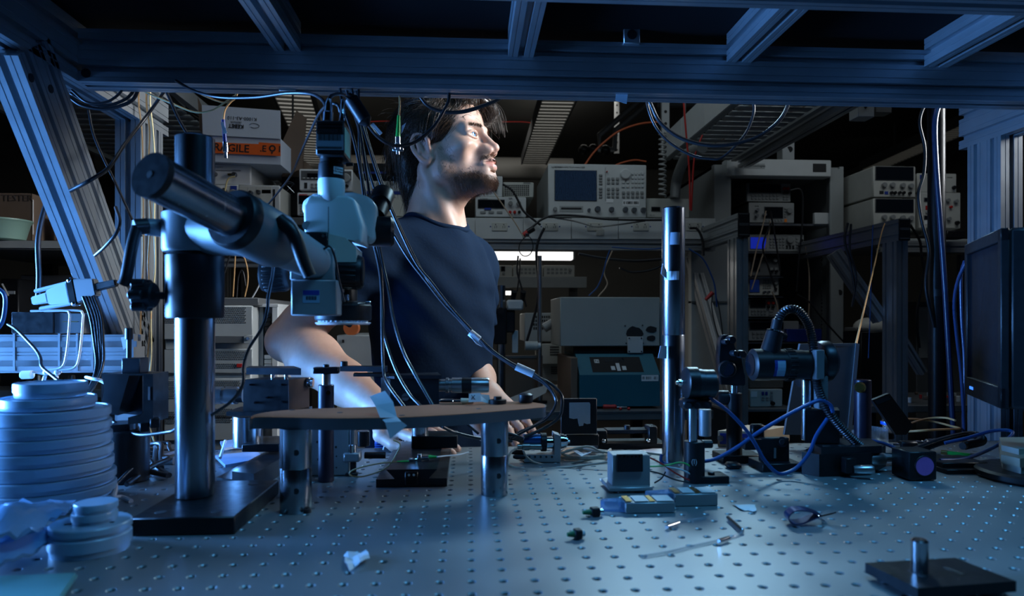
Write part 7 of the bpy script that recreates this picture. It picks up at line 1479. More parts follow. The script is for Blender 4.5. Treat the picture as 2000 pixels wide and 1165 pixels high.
instrument('knob_panel_unit', 'cream panel with several knobs under the plain unit at far right', 1794, 377, 1876, 446, 3.06, .35, cream, cream, [('knob', 1850, 392, 4), ('knob', 1866, 394, 4), ('jack', 1856, 405, 2.6, R1), ('knob', 1852, 428, 4), ('knob', 1868, 436, 4, B1), ('scr', 1806, 387, 1818, 393), ('scr', 1806, 422, 1818, 428), ('plate', 1808, 402, 1814, 410, redm), ('plate', 1806, 431, 1818, 438, paper), ('keys', 1806, 412, 1830, 419, 3, 1)], feet=False)
tag(fbox(1850, 450, 1886, 466, 2.9, .06, .004).build('power_brick', plast, None), 'black power brick lying on the right rear shelf', 'power brick')
sb_ = thing('dark_cabinet', 'dark cabinet filling the space under the right rear shelf', 'cabinet', (at(1850, 700, 3.3).x, 3.4, 0)); a_, b_ = at(1790, 700, 3.3), at(1890, 590, 3.3); MB().bx(a_.x, b_.x, 3.3, 3.5, 0, b_.z, .003).build('body', dgrey, sb_); fbox(1795, 600, 1840, 700, 3.297, .004, .001).build('door', grey, sb_)
hl = thing('white_helmet_shell', 'pale rounded shell resting in the shadows behind the right rear post', 'shell', at(1700, 650, 3.0)); MB().sph(at(1698, 640, 3.0), (.07, .06, .045), 16).build('shell', cream, hl); fbox(1672, 640, 1726, 648, 2.95, .1, .004).build('rim', dgrey, hl); a_ = at(1698, 648, 3.0); MB().bx(a_.x - .08, a_.x + .08, 2.93, 3.08, zb3, a_.z, .003).build('pedestal', black, hl)
rnd = random.Random(11)
ORD = 'first second third fourth fifth sixth seventh eighth ninth tenth eleventh twelfth thirteenth fourteenth fifteenth sixteenth seventeenth eighteenth nineteenth twentieth'.split()
for k in range(20):
    x = 1705 + k * 9.2 + rnd.uniform(-2, 2); c_ = at(x, 790, rnd.uniform(2.75, 3.1)); c_.z = zb3 + .001; m_ = rnd.choice((redm, cream, bluem, dgrey, steel2, white, brn)); q = MB(); w_ = rnd.uniform(.012, .035)
    if k % 2: q.box(c_ + V((0, 0, w_ * .4)), (w_, w_ * .8, w_ * .8), .002, rz=rnd.random())
    else: q.cyl(c_, c_ + V((0, 0, w_ * 1.2)), w_ * .4, n=12, ch=.001)
    tag(q.build('bench_part', m_, None), '%s small part from the left on the right rear bench' % ORD[k], 'part', 'small parts on the right rear bench')
# ---------------------------------------------------------------- left rear shelf with boxes
YB = 2.25
ls = thing('left_shelf', 'dark left rear shelf carrying the brown box and the red container', 'shelf', (at(60, 700, YB).x, 2.6, 0)); zl1, zl2 = at(60, 472, YB).z, at(60, 760, YB).z; xa, xb = at(-120, 500, YB).x, at(190, 500, YB).x + .05
for z_ in (zl1, zl2): MB().bx(xa, xb, YB - .03, YB + .6, z_ - .03, z_, .002).build('shelf_board', dgrey, ls); MB().bx(xa, xb, YB - .034, YB - .03, z_ - .024, z_ - .002).build('shelf_edge', grey, ls)
for x in (xa + .03, xb - .03): MB().bx(x - .02, x + .02, YB + .5, YB + .54, 0, zl1 - .03).build('upright', black, ls)
bb = thing('brown_box', 'brown cardboard box with a white paper sheet on its side at far left', 'carton', at(60, 472, YB + .1)); a_ = at(0, 472, YB + .08); b_ = at(62, 378, YB + .08)
MB().bx(a_.x - .12, b_.x, YB + .08, YB + .36, zl1, b_.z, .002).build('box_body', brn, bb); slab([(62.5, YB + .079), (110, YB + .34), (109, YB + .36), (60, YB + .09)], 378, 471).build('box_side', brn, bb, smooth=0); slab([(64, YB + .081), (107, YB + .32), (106.6, YB + .324), (63, YB + .084)], 390, 458).build('paper_sheet', paper, bb, smooth=0); text('box_print', 'TESTER', .03, bb, Matrix.Translation(at(34, 388, YB + .079)) @ FRONT, mat('faded_print', (.07, .05, .04), .8, 0, 0), local=False)
gbm = mat('pale_green_basin', (.22, .36, .30), .45, 0, .1, 15, trans=.1); c_ = at(8, 472, YB + .01); q = MB(); q.lathe([(.05, 0), (.062, .005), (.075, .055), (.082, .062), (.082, .066), (.072, .064), (.058, .01), (0, .008)], (c_.x, YB + .0, zl1), n=36, cap=False); tag(q.build('plastic_basin', gbm, None), 'pale green plastic basin in front of the brown box', 'basin')
rcn = thing('red_container', 'red plastic container behind the hanging cables at left', 'container', at(130, 474, YB + .15)); c_ = at(130, 472, YB + .15); r = sz(17, 130, YB + .15); MB().lathe([(r * .9, 0), (r, .004), (r, .075), (r * .8, .085)], (c_.x, YB + .15, zl1), n=28).build('jar', redm, rcn); MB().lathe([(r * 1.08, .075), (r * 1.08, .10), (r, .104), (0, .104)], (c_.x, YB + .15, zl1), n=28).build('lid', redm, rcn)
for k, (x0, x1, y0, y1, Y, lab) in enumerate(((40, 195, 538, 757, YB + .25, 'grey box standing between the two left rear shelves'), (0, 36, 545, 757, YB + .1, 'dark box with a pale slanting strip at the far left'))):
    a_, b_ = at(x0, y1, Y), at(x1, y0, Y); t = thing('storage_case', lab, 'box', ((a_.x + b_.x) / 2, Y + .1, zl2)); MB().bx(a_.x, b_.x, Y, Y + (.12 if k else .25), zl2, b_.z, .003).build('case', dgrey if k == 0 else black, t); MB().bx(a_.x + .01, b_.x - .01, Y - .003, Y, b_.z - .05, b_.z - .04).build('seam', grey, t)
    if k: MB().cyl(at(4, 555, Y - .003), at(16, 578, Y - .003), .003, n=6).build('pale_strip', cream, t)
for k in range(7):
    x = 30 + k * 22; tag(MB().cyl(at(x, 757, YB + .05 + .03 * (k % 2)), at(x, 745 - 6 * (k % 3), YB + .05 + .03 * (k % 2)), .014, .010, n=14, ch=.002).build('optic_part', (blackm, plast, steel2)[k % 3], None), '%s small optical part from the left on the lower left shelf' % ORD[k], 'part', 'optical parts on the lower left shelf')
# ---------------------------------------------------------------- overhead cable trays, duct, pipes and struts
trm = mat('tray_steel', (.33, .35, .36), .45, .3, .1, 10)
def tray(name, label, xl, xr, z, Ya, Yb, pitch, side):
    t = thing(name, label, 'cable tray', ((xl + xr) / 2, (Ya + Yb) / 2, z)); L = Yb - Ya
    sl = mesh_of(MB().box((0, 0, 0), (abs(xr - xl) * .86, pitch * .62, .012), .005), 'rung', trm); iv = WM[t.name].inverted()
    n = int(L / pitch)
    for i in range(n): inst('rung', sl, t, iv @ V(((xl + xr) / 2, Ya + (i + .5) * pitch, z + .006)))
    for x in (xl, xr): MB().bx(x - .012, x + .012, Ya, Yb, z, z + .05).build('side_rail', trm, t)
    if side: 
        for k in range(5): MB().bx(xl - .02, xl - .012, Ya + k * L / 5 + .002, Ya + (k + 1) * L / 5 - .002, z + .0, z + .115).build('side_cover', lgrey, t)
        extr((xr + .045, Ya, z - .01), (xr + .045, Yb, z - .01), .05, .04, name='edge_rail', m=alu, parent=t)
    for y in (Ya + .2, Yb - .2):
        for x in (xl + .02, xr - .02): MB().cyl((x, y, z + .05), (x, y, RZ), .006, n=8).build('hanger_rod', dgrey, t)
    rr_ = random.Random(3); 
    for k in range(6):
        x = xl + .06 + (xr - xl - .12) * k / 5; MB().tube([(x + rr_.uniform(-.03, .03), Ya + L * q / 5, z + .025 + rr_.random() * .02) for q in range(6)], .009, 6, 4).build('cable_run', redm if k == 2 else rubber, t)
    return t
tray('cable_tray', 'slotted overhead cable tray with pale cover at right, above the rack cabinet', .93, 1.25, CAM.z + .76, 1.75, 3.18, .062, True)
tray('cable_tray', 'slotted overhead cable tray at upper left behind the diagonal brace', -1.68, -.98, CAM.z + .76, 1.7, 4.2, .07, False)
du = thing('ventilation_duct', 'large pale duct running across the far wall', 'duct', (0, 6.6, at(800, 345, 6.5).z)); zc_ = at(800, 322, 6.5).z; MB().cyl((-3.4, 6.6, zc_), (1.0, 6.6, zc_), .105, n=28).build('duct', mat('pale_duct', (.26, .26, .25), .6, 0, .08, 4), du)
for x in (-2.6, -1.2, .2): MB().lathe([(.108, 0), (.112, .01), (.112, .04), (.108, .05)], (x, 6.6, zc_), V((1, 0, 0)), 28).build('duct_band', dgrey, du); MB().cyl((x + .02, 6.6, zc_ + .1), (x + .02, 6.6, RZ), .008, n=8).build('hanger', dgrey, du)
tag(MB().bx(-3.5, 4.4, 7.9, 8.1, at(0, 299, 7.9).z, at(0, 290, 7.9).z).build('wall_beam', black, None), 'dark horizontal beam on the far wall above the duct', 'beam')
for k, (px, y0, Y, lab) in enumerate(((1300, 165, 3.4, 'perforated strut hanging right of the middle ceiling light'), (350, 160, 3.2, 'perforated strut hanging behind the left post'), (1205, 260, 5.5, 'distant perforated strut beside the valves'))):
    a_ = at(px, 300, Y); t = thing('perforated_strut', lab, 'strut', (a_.x, Y, a_.z)); MB().bx(a_.x - .02, a_.x + .02, Y, Y + .02, a_.z, RZ, .001).build('strut', trm, t); n = int((RZ - a_.z) / .06)
    for i in range(n): MB().cyl((a_.x, Y - .001, a_.z + .03 + i * .06), (a_.x, Y + .001, a_.z + .03 + i * .06), .008, n=10).build('strut_hole', ink, t)
for k, (pts, lab) in enumerate(([[(1250, 196), (1170, 265), (1172, 290), (1200, 292), (1202, 255), (1300, 175)], 'grey pipe loop with valves near the ceiling behind the analyser'], [[(1285, 205), (1360, 205), (1430, 165)], 'horizontal grey pipe near the ceiling by the red cord'])):
    t = thing('ceiling_pipe', lab, 'pipe', at(*pts[0], 5.0)); MB().tube([at(x, y, 5.0) for x, y in pts], .022, 10, 1).build('pipe', dgrey, t)
    if k == 0:
        for x, y in ((1140, 293), (1158, 292), (1182, 294)): MB().sph(at(x, y, 5.0), .04, 10).build('valve', black, t)
        MB().cyl(at(1135, 293, 5.0), at(1200, 293, 5.0), .016, n=10).build('manifold', grey, t)
gp_ = thing('grey_conduit', 'grey flexible conduit and hose dropping beside the cable tray', 'conduit', at(1325, 385, 2.95)); MB().tube([at(1318, 388, 2.95), at(1322, 350, 2.95), at(1338, 310, 2.8), at(1352, 295, 2.7), at(1372, 288, 2.6)], .022, 12, 5).build('hose', mat('grey_hose', (.20, .21, .21), .5), gp_)
H = []
for k in range(150): a = k * .55; H.append(at(1294, 258 + k * .85, 2.9) + V((.014 * math.cos(a), .014 * math.sin(a), 0)))
cable('spiral_cord', H, .0042, mat('grey_cord', (.30, .30, .29), .5), 'grey coiled telephone-style cord hanging left of the conduit', sub=1, n=6)
bx2 = thing('junction_box', 'galvanised junction box with two holes under the ceiling at upper right', 'junction box', at(1692, 225, 2.4)); fbox(1676, 170, 1708, 228, 2.4, .06, .002).build('box', trm, bx2)
for y in (190, 208): MB().cyl(at(1688, y, 2.399), at(1688, y, 2.401), sz(5.5, 1688, 2.4), n=16).build('knockout', ink, bx2)
a_ = at(1692, 180, 2.43); MB().cyl((a_.x, 2.43, a_.z), (a_.x, 2.43, RZ), .012, n=10).build('hanger', dgrey, bx2); fbox(1710, 196, 1742, 220, 2.45, .05, .002).build('side_box', dgrey, bx2)
bx3 = thing('junction_box', 'junction box with a blue light on top of the rack cabinet', 'junction box', at(1540, 312, YK)); fbox(1528, 272, 1552, 312, YK, .06, .002).build('box', trm, bx3); MB().cyl(at(1542, 292, YK - .002), at(1542, 292, YK + .001), .015, n=14).build('socket', ink, bx3)
# ================================================================ cables
fibo = mat('orange_fibre', (.60, .33, .13), .45, 0, .08); fiby = mat('yellow_fibre', (.62, .50, .25), .45, 0, .08); bluc = mat('blue_cable', (.012, .07, .24), .35, 0, .1); grn_c = mat('green_wire', (.03, .40, .08), .4); redw = mat('red_wire', (.45, .02, .015), .45); beig = mat('beige_thin_wire', (.48, .36, .26), .5); whw = mat('white_thin_wire', (.6, .62, .64), .4); gloss = mat('glossy_black_cable', (.030, .031, .035), .22, 0, .1)
def C(pts, Y, rpx, m, label, group=None, name='cable', n=8, sub=7):
    """pts: photo pixels, optional third value = own depth; Y: one depth or (first, last)"""
    N = len(pts) - 1; P_ = []
    for i, q in enumerate(pts):
        y_ = q[2] if len(q) > 2 else (Y if not isinstance(Y, tuple) else Y[0] + (Y[1] - Y[0]) * i / N)
        P_.append(at(q[0], q[1], y_))
    ym = sum(p.y for p in P_) / len(P_); return cable(name, P_, sz(rpx, pts[len(pts) // 2][0], ym), m, label, group, n, sub)
BG = 'black cables hanging from the beam past the microscope'
C([(662, 150), (668, 200), (688, 262), (703, 330), (716, 420), (738, 510), (745, 564), (746, 626), (749, 720), (757, 750), (790, 796)], (1.10, .86), 3.0, gloss, 'leftmost of the hanging black cables, running down over the plate', BG)
C([(682, 150), (692, 200), (704, 262), (716, 340), (729, 420), (746, 510), (758, 564), (769, 626), (785, 680), (804, 720), (848, 797)], (1.10, .86), 3.2, gloss, 'hanging black cable ending furthest right on the brown plate', BG)
C([(700, 150), (701, 240), (704, 320), (722, 420), (742, 510), (748, 600), (750, 652), (772, 720), (800, 770), (825, 797)], (1.10, .87), 2.8, gloss, 'hanging black cable between the two others ending on the plate', BG)
C([(668, 150), (700, 250), (722, 340), (750, 420), (792, 497), (831, 549), (872, 600), (926, 652), (965, 691), (1011, 717), (1042, 730), (1070, 753), (1083, 773), (1086, 789), (1070, 817), (1034, 838), (996, 857)], (1.10, 1.0), 2.6, gloss, 'hanging black cable crossing the chest to the inner loop by the plate', BG)
C([(676, 150), (712, 262), (740, 350), (768, 420), (810, 510), (844, 554), (888, 610), (947, 672), (985, 702), (1040, 732), (1075, 750), (1096, 771), (1098, 794), (1091, 817), (1060, 838), (1024, 854)], (1.10, 1.0), 3.0, gloss, 'hanging bright-edged cable crossing the chest to the outer loop by the plate', BG)
C([(690, 150), (718, 270), (752, 372), (790, 462), (838, 552), (890, 618), (945, 676), (1008, 720), (1060, 748), (1084, 778), (1080, 802), (1050, 828), (1010, 846)], (1.11, 1.01), 2.4, gloss, 'hanging thin black cable crossing the chest between its two neighbours', BG)
wt = thing('cable_wrap', 'white tape wrap around the cables in front of the T-shirt', 'tape', at(930, 660, 1.02)); MB().cyl(at(1008, 716, 1.008), at(1042, 731, 1.005), .0058, n=12).build('lower_wrap', tape, wt); MB().cyl(at(918, 650, 1.03), at(936, 664, 1.028), .0055, n=12).build('upper_wrap', tape, wt); MB().sheet([[at(918, 656, 1.02), at(926, 652, 1.02)], [at(930, 672, 1.015), at(942, 678, 1.015)]], .0004).build('loose_end', tape, wt, smooth=0)
C([(806, 150), (810, 165), (822, 190), (838, 208), (865, 218), (900, 219), (940, 208), (980, 190), (1018, 158)], 1.13, 4.0, gloss, 'thick black cable sagging across the man\'s hair')
fb_ = thing('ferrite_choke', 'black cylindrical ferrite choke on the camera cable', 'ferrite choke', at(700, 237, 1.0)); A_, B_ = at(686, 194, 1.0), at(713, 236, 1.0); MB().lathe([(.004, -.008), (.0085, -.001), (.0105, 0), (.0105, (B_ - A_).length), (.008, (B_ - A_).length + .002), (.004, (B_ - A_).length + .008)], A_, B_ - A_, 24).build('core', plast, fb_)
C([(713, 236), (722, 248), (735, 264), (755, 279), (778, 285), (810, 278), (845, 250), (868, 215), (877, 190), (873, 150)], (1.0, 1.12), 3.4, gloss, 'black cable looping from the ferrite choke up past the man\'s ear')
C([(640, 218, .82), (642, 196, .83), (650, 186, .88), (668, 184, .95), (688, 196, 1.0)], .9, 3.4, gloss, 'short black cable from the camera top to the ferrite choke')
C([(344, 158), (380, 178), (430, 190), (500, 190), (560, 182), (605, 183), (628, 194), (639, 212)], (1.05, .83), 3.2, rubber, 'long black cable from the left beam to the camera top')
C([(666, 222, .83), (660, 206, .83), (645, 204, .84), (625, 220, .9), (605, 260, 1.0), (585, 305, 1.1), (570, 340, 1.2), (540, 380, 1.3), (512, 412, 1.35)], .9, 2.4, rubber, 'thin black cable curving down left of the camera')
tag(MB().sheet([[at(724, 243, 1.0), at(729, 240, 1.0)], [at(742, 264, 1.003), at(747, 260, 1.003)]], .002).build('cable_sleeve', white, None), 'white sleeve label on the cable below the ferrite choke', 'label')
# right-hand loops
C([(1256, 160), (1262, 182), (1272, 206), (1290, 240), (1330, 270), (1385, 284), (1440, 280), (1490, 262), (1530, 225), (1550, 170)], 1.15, 3.8, gloss, 'thick glossy cable loop hanging from the beam at right, upper of two')
C([(1258, 162), (1266, 212), (1282, 250), (1310, 280), (1350, 303), (1385, 310), (1412, 307), (1450, 270), (1468, 235), (1472, 205), (1458, 172)], 1.16, 2.8, gloss, 'thin glossy cable loop hanging from the beam at right, lower of two')
# upper left
C([(136, 190), (160, 206), (200, 213), (235, 207), (262, 192), (276, 155)], 1.13, 3.4, rubber, 'black cable sagging at the upper left post, lowest of three')
C([(138, 182), (165, 198), (200, 206), (232, 200), (256, 184), (268, 155)], 1.13, 3.0, rubber, 'black cable sagging at the upper left post, middle of three')
C([(140, 176), (170, 200), (205, 200), (232, 184), (250, 155)], 1.12, 2.6, rubber, 'black cable sagging at the upper left post, highest of three')
C([(334, 158, 1.13), (290, 222, 1.15), (245, 280, 1.1), (214, 326, 1.02), (180, 350, .98), (137, 373, .99)], 1.0, 3.6, rubber, 'black cable slanting down across the diagonal brace')
C([(226, 405, 1.05), (234, 432, 1.0), (227, 456, .99), (206, 481, 1.0), (186, 499, 1.02)], 1.0, 3.2, rubber, 'short black cable hooked round the lower diagonal brace')
C([(173, 215), (182, 260), (200, 305), (222, 350), (245, 400), (263, 440), (276, 462)], 1.14, 2.4, gloss, 'thin bright-edged cable hanging behind the boom end')
C([(314, 158), (330, 190), (348, 230), (366, 262)], 1.13, 3.0, gloss, 'short black cable dropping behind the boom column top')
C([(116, 338), (104, 362), (90, 400), (79, 440), (74, 480), (76, 540), (74, 590)], 1.2, 5.0, rubber, 'thick black cable hanging alone at the far left')
for k, (dx, w) in enumerate(((0, 0), (6, 3), (12, -2), (18, 5))): C([(112 + dx, 330), (116 + dx, 372), (130 + dx * .6, 420), (132 + dx * .7, 480), (140 + dx + w, 530), (152 + dx, 552)], 1.18, 2.4, rubber, 'black cable in the strand dropping to the serial plugs, %s from the left' % ('first', 'second', 'third', 'fourth')[k], 'strand of cables dropping to the serial plugs')
for k, (dx, w) in enumerate(((0, 0), (6, 4), (12, 2), (17, 6), (22, -3))): C([(162 + dx, 580), (176 + dx, 620), (184 + dx * .8, 670), (188 + dx * .6, 715 + w), (176 + dx * .4, 755), (152 + dx * .5, 786), (150 + dx, 830)], (1.08, .98), 2.6, gloss, 'black cable bundled below the serial plugs, %s from the left' % ('first', 'second', 'third', 'fourth', 'last')[k], 'bundle of cables below the serial plugs')
tt_ = thing('cable_tie', 'white cable tie round the bundle above the mirror bracket', 'cable tie', at(185, 745, 1.0)); MB().tube([at(168, 737, 1.0), at(180, 740, .985), at(196, 743, .985), at(206, 748, 1.0)], .0022, 6, 4).build('strap', cl_, tt_); MB().tube([at(192, 742, .985), at(212, 752, .98)], .002, 6, 1).build('tail', cl_, tt_)
C([(-10, 560), (8, 575), (10, 600), (4, 630), (-12, 650)], 1.1, 4, bluc, 'thick dark blue cable edge at the left border')
C([(16, 634), (32, 644), (51, 663), (70, 684), (79, 700), (82, 717), (103, 735), (129, 756), (149, 782), (206, 812), (240, 838), (275, 850), (330, 844), (345, 838)], (1.12, .85), 3.2, rubber, 'black cable running from the rail past the dish stack to the column')
for k, (px, m_, w) in enumerate(((277, fibo, 2), (292, fibo, -3), (299, fiby, 4))): C([(px - 4, 155), (px - 6, 200), (px, 260), (px + w, 340), (px + 2, 430), (px + w, 520), (px - w, 610), (px - 4, 700), (px - 14, 800), (px + 6, 876)], (1.255, 1.255), 1.7, m_, 'orange fibre taped down the left post, %s of three' % ('leftmost', 'middle', 'rightmost')[k], 'fibres running down the left post')
C([(284, 180), (330, 200), (380, 219), (415, 215), (445, 196), (470, 178), (490, 156)], 1.14, 1.7, fiby, 'tan fibre dipping in front of the white carton')
C([(345, 158), (380, 178), (420, 196), (445, 200), (462, 188), (462, 158)], 1.14, 1.6, fibo, 'tan fibre joining the hanging connector above the carton')
C([(468, 178), (480, 170), (520, 164), (580, 158)], 1.14, 1.7, fibo, 'orange fibre running right along the beam above the carton')
C([(461, 190), (448, 202), (439, 216), (436, 236)], 1.14, 2.0, fibo, 'short orange fibre lead into the hanging connector')
hc = thing('hanging_connector', 'silver and blue fibre connector hanging in front of the carton', 'connector', at(440, 308, 1.14)); A_, B_ = at(436, 234, 1.14), at(440, 280, 1.14); MB().cyl(A_, B_, .0028, .0034, n=12).build('blue_boot', bluem, hc); MB().lathe([(.0042, 0), (.0046, .002), (.0046, .016), (.003, .017), (.003, .026), (0, .026)], at(440, 278, 1.14), V((.05, 0, -1)), 16).build('ferrule', chrome, hc); MB().sheet([[at(431, 240, 1.135), at(436, 238, 1.135)], [at(436, 262, 1.135), at(444, 260, 1.135)]], .0004).build('tape_flag', cl_, hc, smooth=0)
# green fibre above the man's head
C([(780, 150), (780, 180), (781, 205), (779, 228)], 1.12, 2.0, fibo, 'orange fibre hanging from the beam left of the man\'s hair')
gf = thing('hanging_connector', 'green-booted fibre connector hanging left of the man\'s hair', 'connector', at(777, 302, 1.12)); MB().cyl(at(779, 226, 1.12), at(777, 270, 1.12), .0026, .0040, n=12).build('green_boot', greenm, gf); MB().lathe([(.0046, 0), (.0046, .010), (.0055, .011), (.0055, .020)], at(777, 268, 1.12), V((0, 0, -1)), 16).build('ferrule', chrome, gf); fbox(766, 288, 788, 295, 1.118, .005, .001).build('flange', steel2, gf); MB().cyl(at(777, 294, 1.12), at(777, 302, 1.12), .003, n=10).build('nose', chrome, gf); MB().sheet([[at(785, 246, 1.118), at(793, 240, 1.118)], [at(783, 262, 1.118), at(786, 258, 1.118)]], .0004).build('tape_flag', tape, gf, smooth=0)
sh2 = thing('screw_hook', 'small chrome screw hook under the beam above the microscope', 'hook', at(734, 174, 1.10)); MB().lathe([(.0035, 0), (.0035, .008), (.005, .008), (.005, .014)], at(733, 175, 1.10), V((0, 0, 1)), 12).build('screw', chrome, sh2); fbox(729, 157, 741, 163, 1.098, .006, .0006).build('plate', alu, sh2)
tag(MB().sheet([[at(1205, 166, 1.09), at(1228, 167, 1.09)], [at(1202, 196, 1.088), at(1224, 203, 1.088)]], .0005).build('tape_tag', mat('pale_blue_tape', (.55, .68, .80), .6, 0, .05), None, smooth=0), 'pale tape tag hanging from the beam right of the ceiling light', 'tape')
# microscope leads
C([(536, 508), (532, 540), (524, 580), (522, 606), (512, 640), (486, 682), (476, 715), (474, 752), (452, 784), (412, 812)], (.80, .74), 3.0, gloss, 'black lead hanging from the focus knob down to the column')
C([(632, 487), (645, 482), (655, 506), (661, 540), (668, 570), (673, 590)], .782, 2.2, rubber, 'thin black lead across the microscope focus block')
# table-top cables on the right
C([(1384, 776), (1420, 802), (1455, 838), (1474, 866), (1492, 898), (1514, 922), (1530, 926), (1556, 914), (1580, 886), (1594, 852), (1616, 818)], (.86, .88), 3.8, bluc, 'blue cable crossing down from the round lens mount to the XY stage')
C([(1372, 902), (1400, 896), (1440, 874), (1480, 846), (1530, 816), (1572, 794), (1600, 783), (1620, 790), (1627, 806)], (.90, .90), 3.8, bluc, 'blue cable arching over the other from the post holder to the stage')
C([(1292, 888), (1291, 900), (1300, 907), (1322, 910), (1340, 908)], .985, 3.2, bluc, 'blue cable curled round the foot of the steel pillar')
C([(1698, 860), (1730, 868), (1755, 880), (1778, 894)], (.97, .92), 3.4, bluc, 'short blue cable running into the filter cube from the left')
C([(1836, 900), (1880, 898), (1925, 882), (1962, 862), (1978, 848), (1968, 841), (1935, 843), (1890, 856), (1845, 866)], (.92, .98), 3.6, bluc, 'blue cable loop right of the filter cube')
E_ = [(1810 + 58 * math.cos(a) + (6 if a > 6 else 0), 847 + 14 * math.sin(a)) for a in np.linspace(2.6, 2.6 + 2 * math.pi * 1.5, 22)]
cable('fibre_coil', [on(x, y, TT + .004) + V((0, 0, .012 + .006 * math.sin(i * .7))) for i, (x, y) in enumerate(E_)], .0020, fibo, 'loop of orange fibre on the table in front of the monitor', sub=5)
gp5 = thing('green_plug', 'green fibre plug lying right of the filter cube', 'connector', on(1880, 886)); A_, B_ = on(1838, 884, TT + .006), on(1905, 890, TT + .006); MB().cyl(A_, A_ + (B_ - A_) * .18, .0035, n=12).build('brass_ring', brassm, gp5); MB().cyl(A_ + (B_ - A_) * .18, A_ + (B_ - A_) * .85, .0030, .0022, n=12).build('boot', greenm, gp5); MB().cyl(A_ + (B_ - A_) * .85, B_, .0028, n=12).build('sleeve', dgrey, gp5)
for k, (m_, pts, nm) in enumerate(((redw, [(1268, 894), (1290, 905), (1320, 925), (1350, 940), (1378, 947)], 'red'), (rubber, [(1266, 920), (1290, 926), (1320, 938), (1350, 943), (1376, 946)], 'black'), (grn_c, [(1268, 912), (1300, 910), (1330, 904), (1352, 914), (1370, 930)], 'green'), (whw, [(1300, 912), (1330, 918), (1350, 928), (1366, 942)], 'white'))): C(pts, .858, 1.6, m_, 'thin %s wire running from the sensor block to the lens mount post' % nm, 'wires of the sensor block')
C([(1278, 944), (1292, 935), (1300, 922)], .86, 1.5, rubber, 'short black wire tail left of the lens mount post')
# beige cables near the lens assembly
C([(1010, 876), (998, 884), (992, 900), (1000, 912), (1040, 917), (1100, 914), (1150, 908), (1196, 902)], (.99, .95), 2.4, bei, 'beige cable running in front of the lens bracket to the sensor block')
C([(1022, 880), (1028, 892), (1045, 904), (1080, 910), (1130, 903), (1168, 894)], (.985, 1.0), 2.2, bei, 'beige cable curving from the lens plug into the coil')
C([(1096, 886), (1120, 878), (1150, 873), (1180, 884), (1230, 882), (1300, 890)], 1.0, 2.2, bei, 'beige cable passing behind the coil towards the pillar')
C([(775, 903), (740, 906), (700, 915), (683, 924), (690, 931), (715, 930), (755, 914), (775, 886), (781, 868), (768, 860)], .865, 1.5, fiby, 'yellow fibre looping below the brown plate')
C([(854, 893), (872, 891), (895, 889), (915, 884)], (.90, .98), 1.4, whw, 'white fibre leaving the green connector to the right')
C([(864, 834), (890, 846), (930, 856), (965, 860), (1000, 862)], (.95, 1.0), 3.2, gloss, 'black cable passing behind the right plate leg')
C([(900, 820), (915, 832), (935, 848)], .97, 2.6, gloss, 'short black cable left of the right plate leg')
for k in range(4): C([(1022, 857 + k * 3), (1005, 850 + k * 3), (985, 846 + k * 4), (962, 852 + k * 3)], 1.0 + .004 * k, 2.2, gloss, 'black lead into the blue connector shell, %s of four' % ('top', 'second', 'third', 'bottom')[k], 'leads of the blue connector')
# ---------------------------------------------------------------- background cables
C([(1836, 196), (1826, 240), (1828, 320), (1836, 430), (1844, 540), (1850, 640), (1856, 740), (1862, 850)], 1.55, 5.2, mat('dark_blue_cable', (.02, .035, .09), .3), 'thick dark blue cable beside the black pole')
C([(1824, 188), (1806, 206), (1796, 240), (1806, 290), (1804, 340), (1794, 380), (1800, 430), (1814, 490), (1808, 560), (1824, 640)], 1.735, 3.2, rubber, 'wavy black cable left of the black pole')
C([(1932, 476), (1900, 496), (1874, 540), (1864, 590), (1868, 650), (1878, 740), (1884, 850)], (1.0, 1.15), 3.4, mat('dark_blue_cable', (.02, .035, .09), .3), 'dark blue cable arching behind the monitor\'s top edge')
C([(1884, 510), (1877, 540), (1878, 620), (1884, 720), (1880, 850)], 1.18, 3.0, mat('dark_blue_cable', (.02, .035, .09), .3), 'straight dark blue cable left of the monitor edge')
C([(1333, 172), (1340, 260), (1346, 330), (1348, 410)], 2.6, 1.8, redw, 'straight red cord hanging left of the rack cabinet')
C([(1372, 264), (1362, 290), (1355, 320), (1350, 412)], 2.62, 1.8, redw, 'second red cord leaning beside the straight one')
C([(1140, 326), (1158, 300), (1180, 278), (1210, 256), (1250, 242), (1292, 238)], 3.4, 2.0, mat('orange_cord', (.50, .10, .03), .45), 'orange cord arching above the spectrum analyser')
C([(1196, 326), (1215, 318), (1240, 313), (1262, 316)], 3.4, 1.8, mat('orange_cord', (.50, .10, .03), .45), 'short orange cord behind the spectrum analyser')
C([(700, 240), (740, 237), (790, 237)], 6.25, 1.0, redw, 'thin red cord on the far wall left of the man\'s head'); C([(980, 238), (1030, 239), (1070, 250)], 6.25, 1.0, redw, 'thin red cord on the far wall right of the man\'s head')
C([(586, 318), (576, 330), (574, 350), (580, 372)], 4.0, 1.5, redw, 'dark red cord hanging in front of the far duct')
C([(962, 372), (985, 405), (1004, 432), (1022, 462)], 2.80, 1.3, beig, 'beige wire from under the chin to the test clip'); C([(1027, 462), (1016, 475), (1014, 490), (1022, 500), (1034, 498), (1041, 484), (1038, 468), (1030, 460)], 2.82, 1.0, rubber, 'small loop of wire under the test clip')
tc2 = thing('test_clip', 'red and black test clip hanging on the socket strip', 'test clip', at(1030, 456, 2.82)); MB().cyl(at(1022, 460, 2.82), at(1032, 452, 2.82), .010, n=12, ch=.002).build('red_grip', redm, tc2); MB().cyl(at(1030, 454, 2.82), at(1043, 446, 2.82), .012, n=12, ch=.002).build('black_grip', plast, tc2); fbox(1026, 456, 1034, 463, 2.81, .01, .001).build('metal_jaw', chrome, tc2)
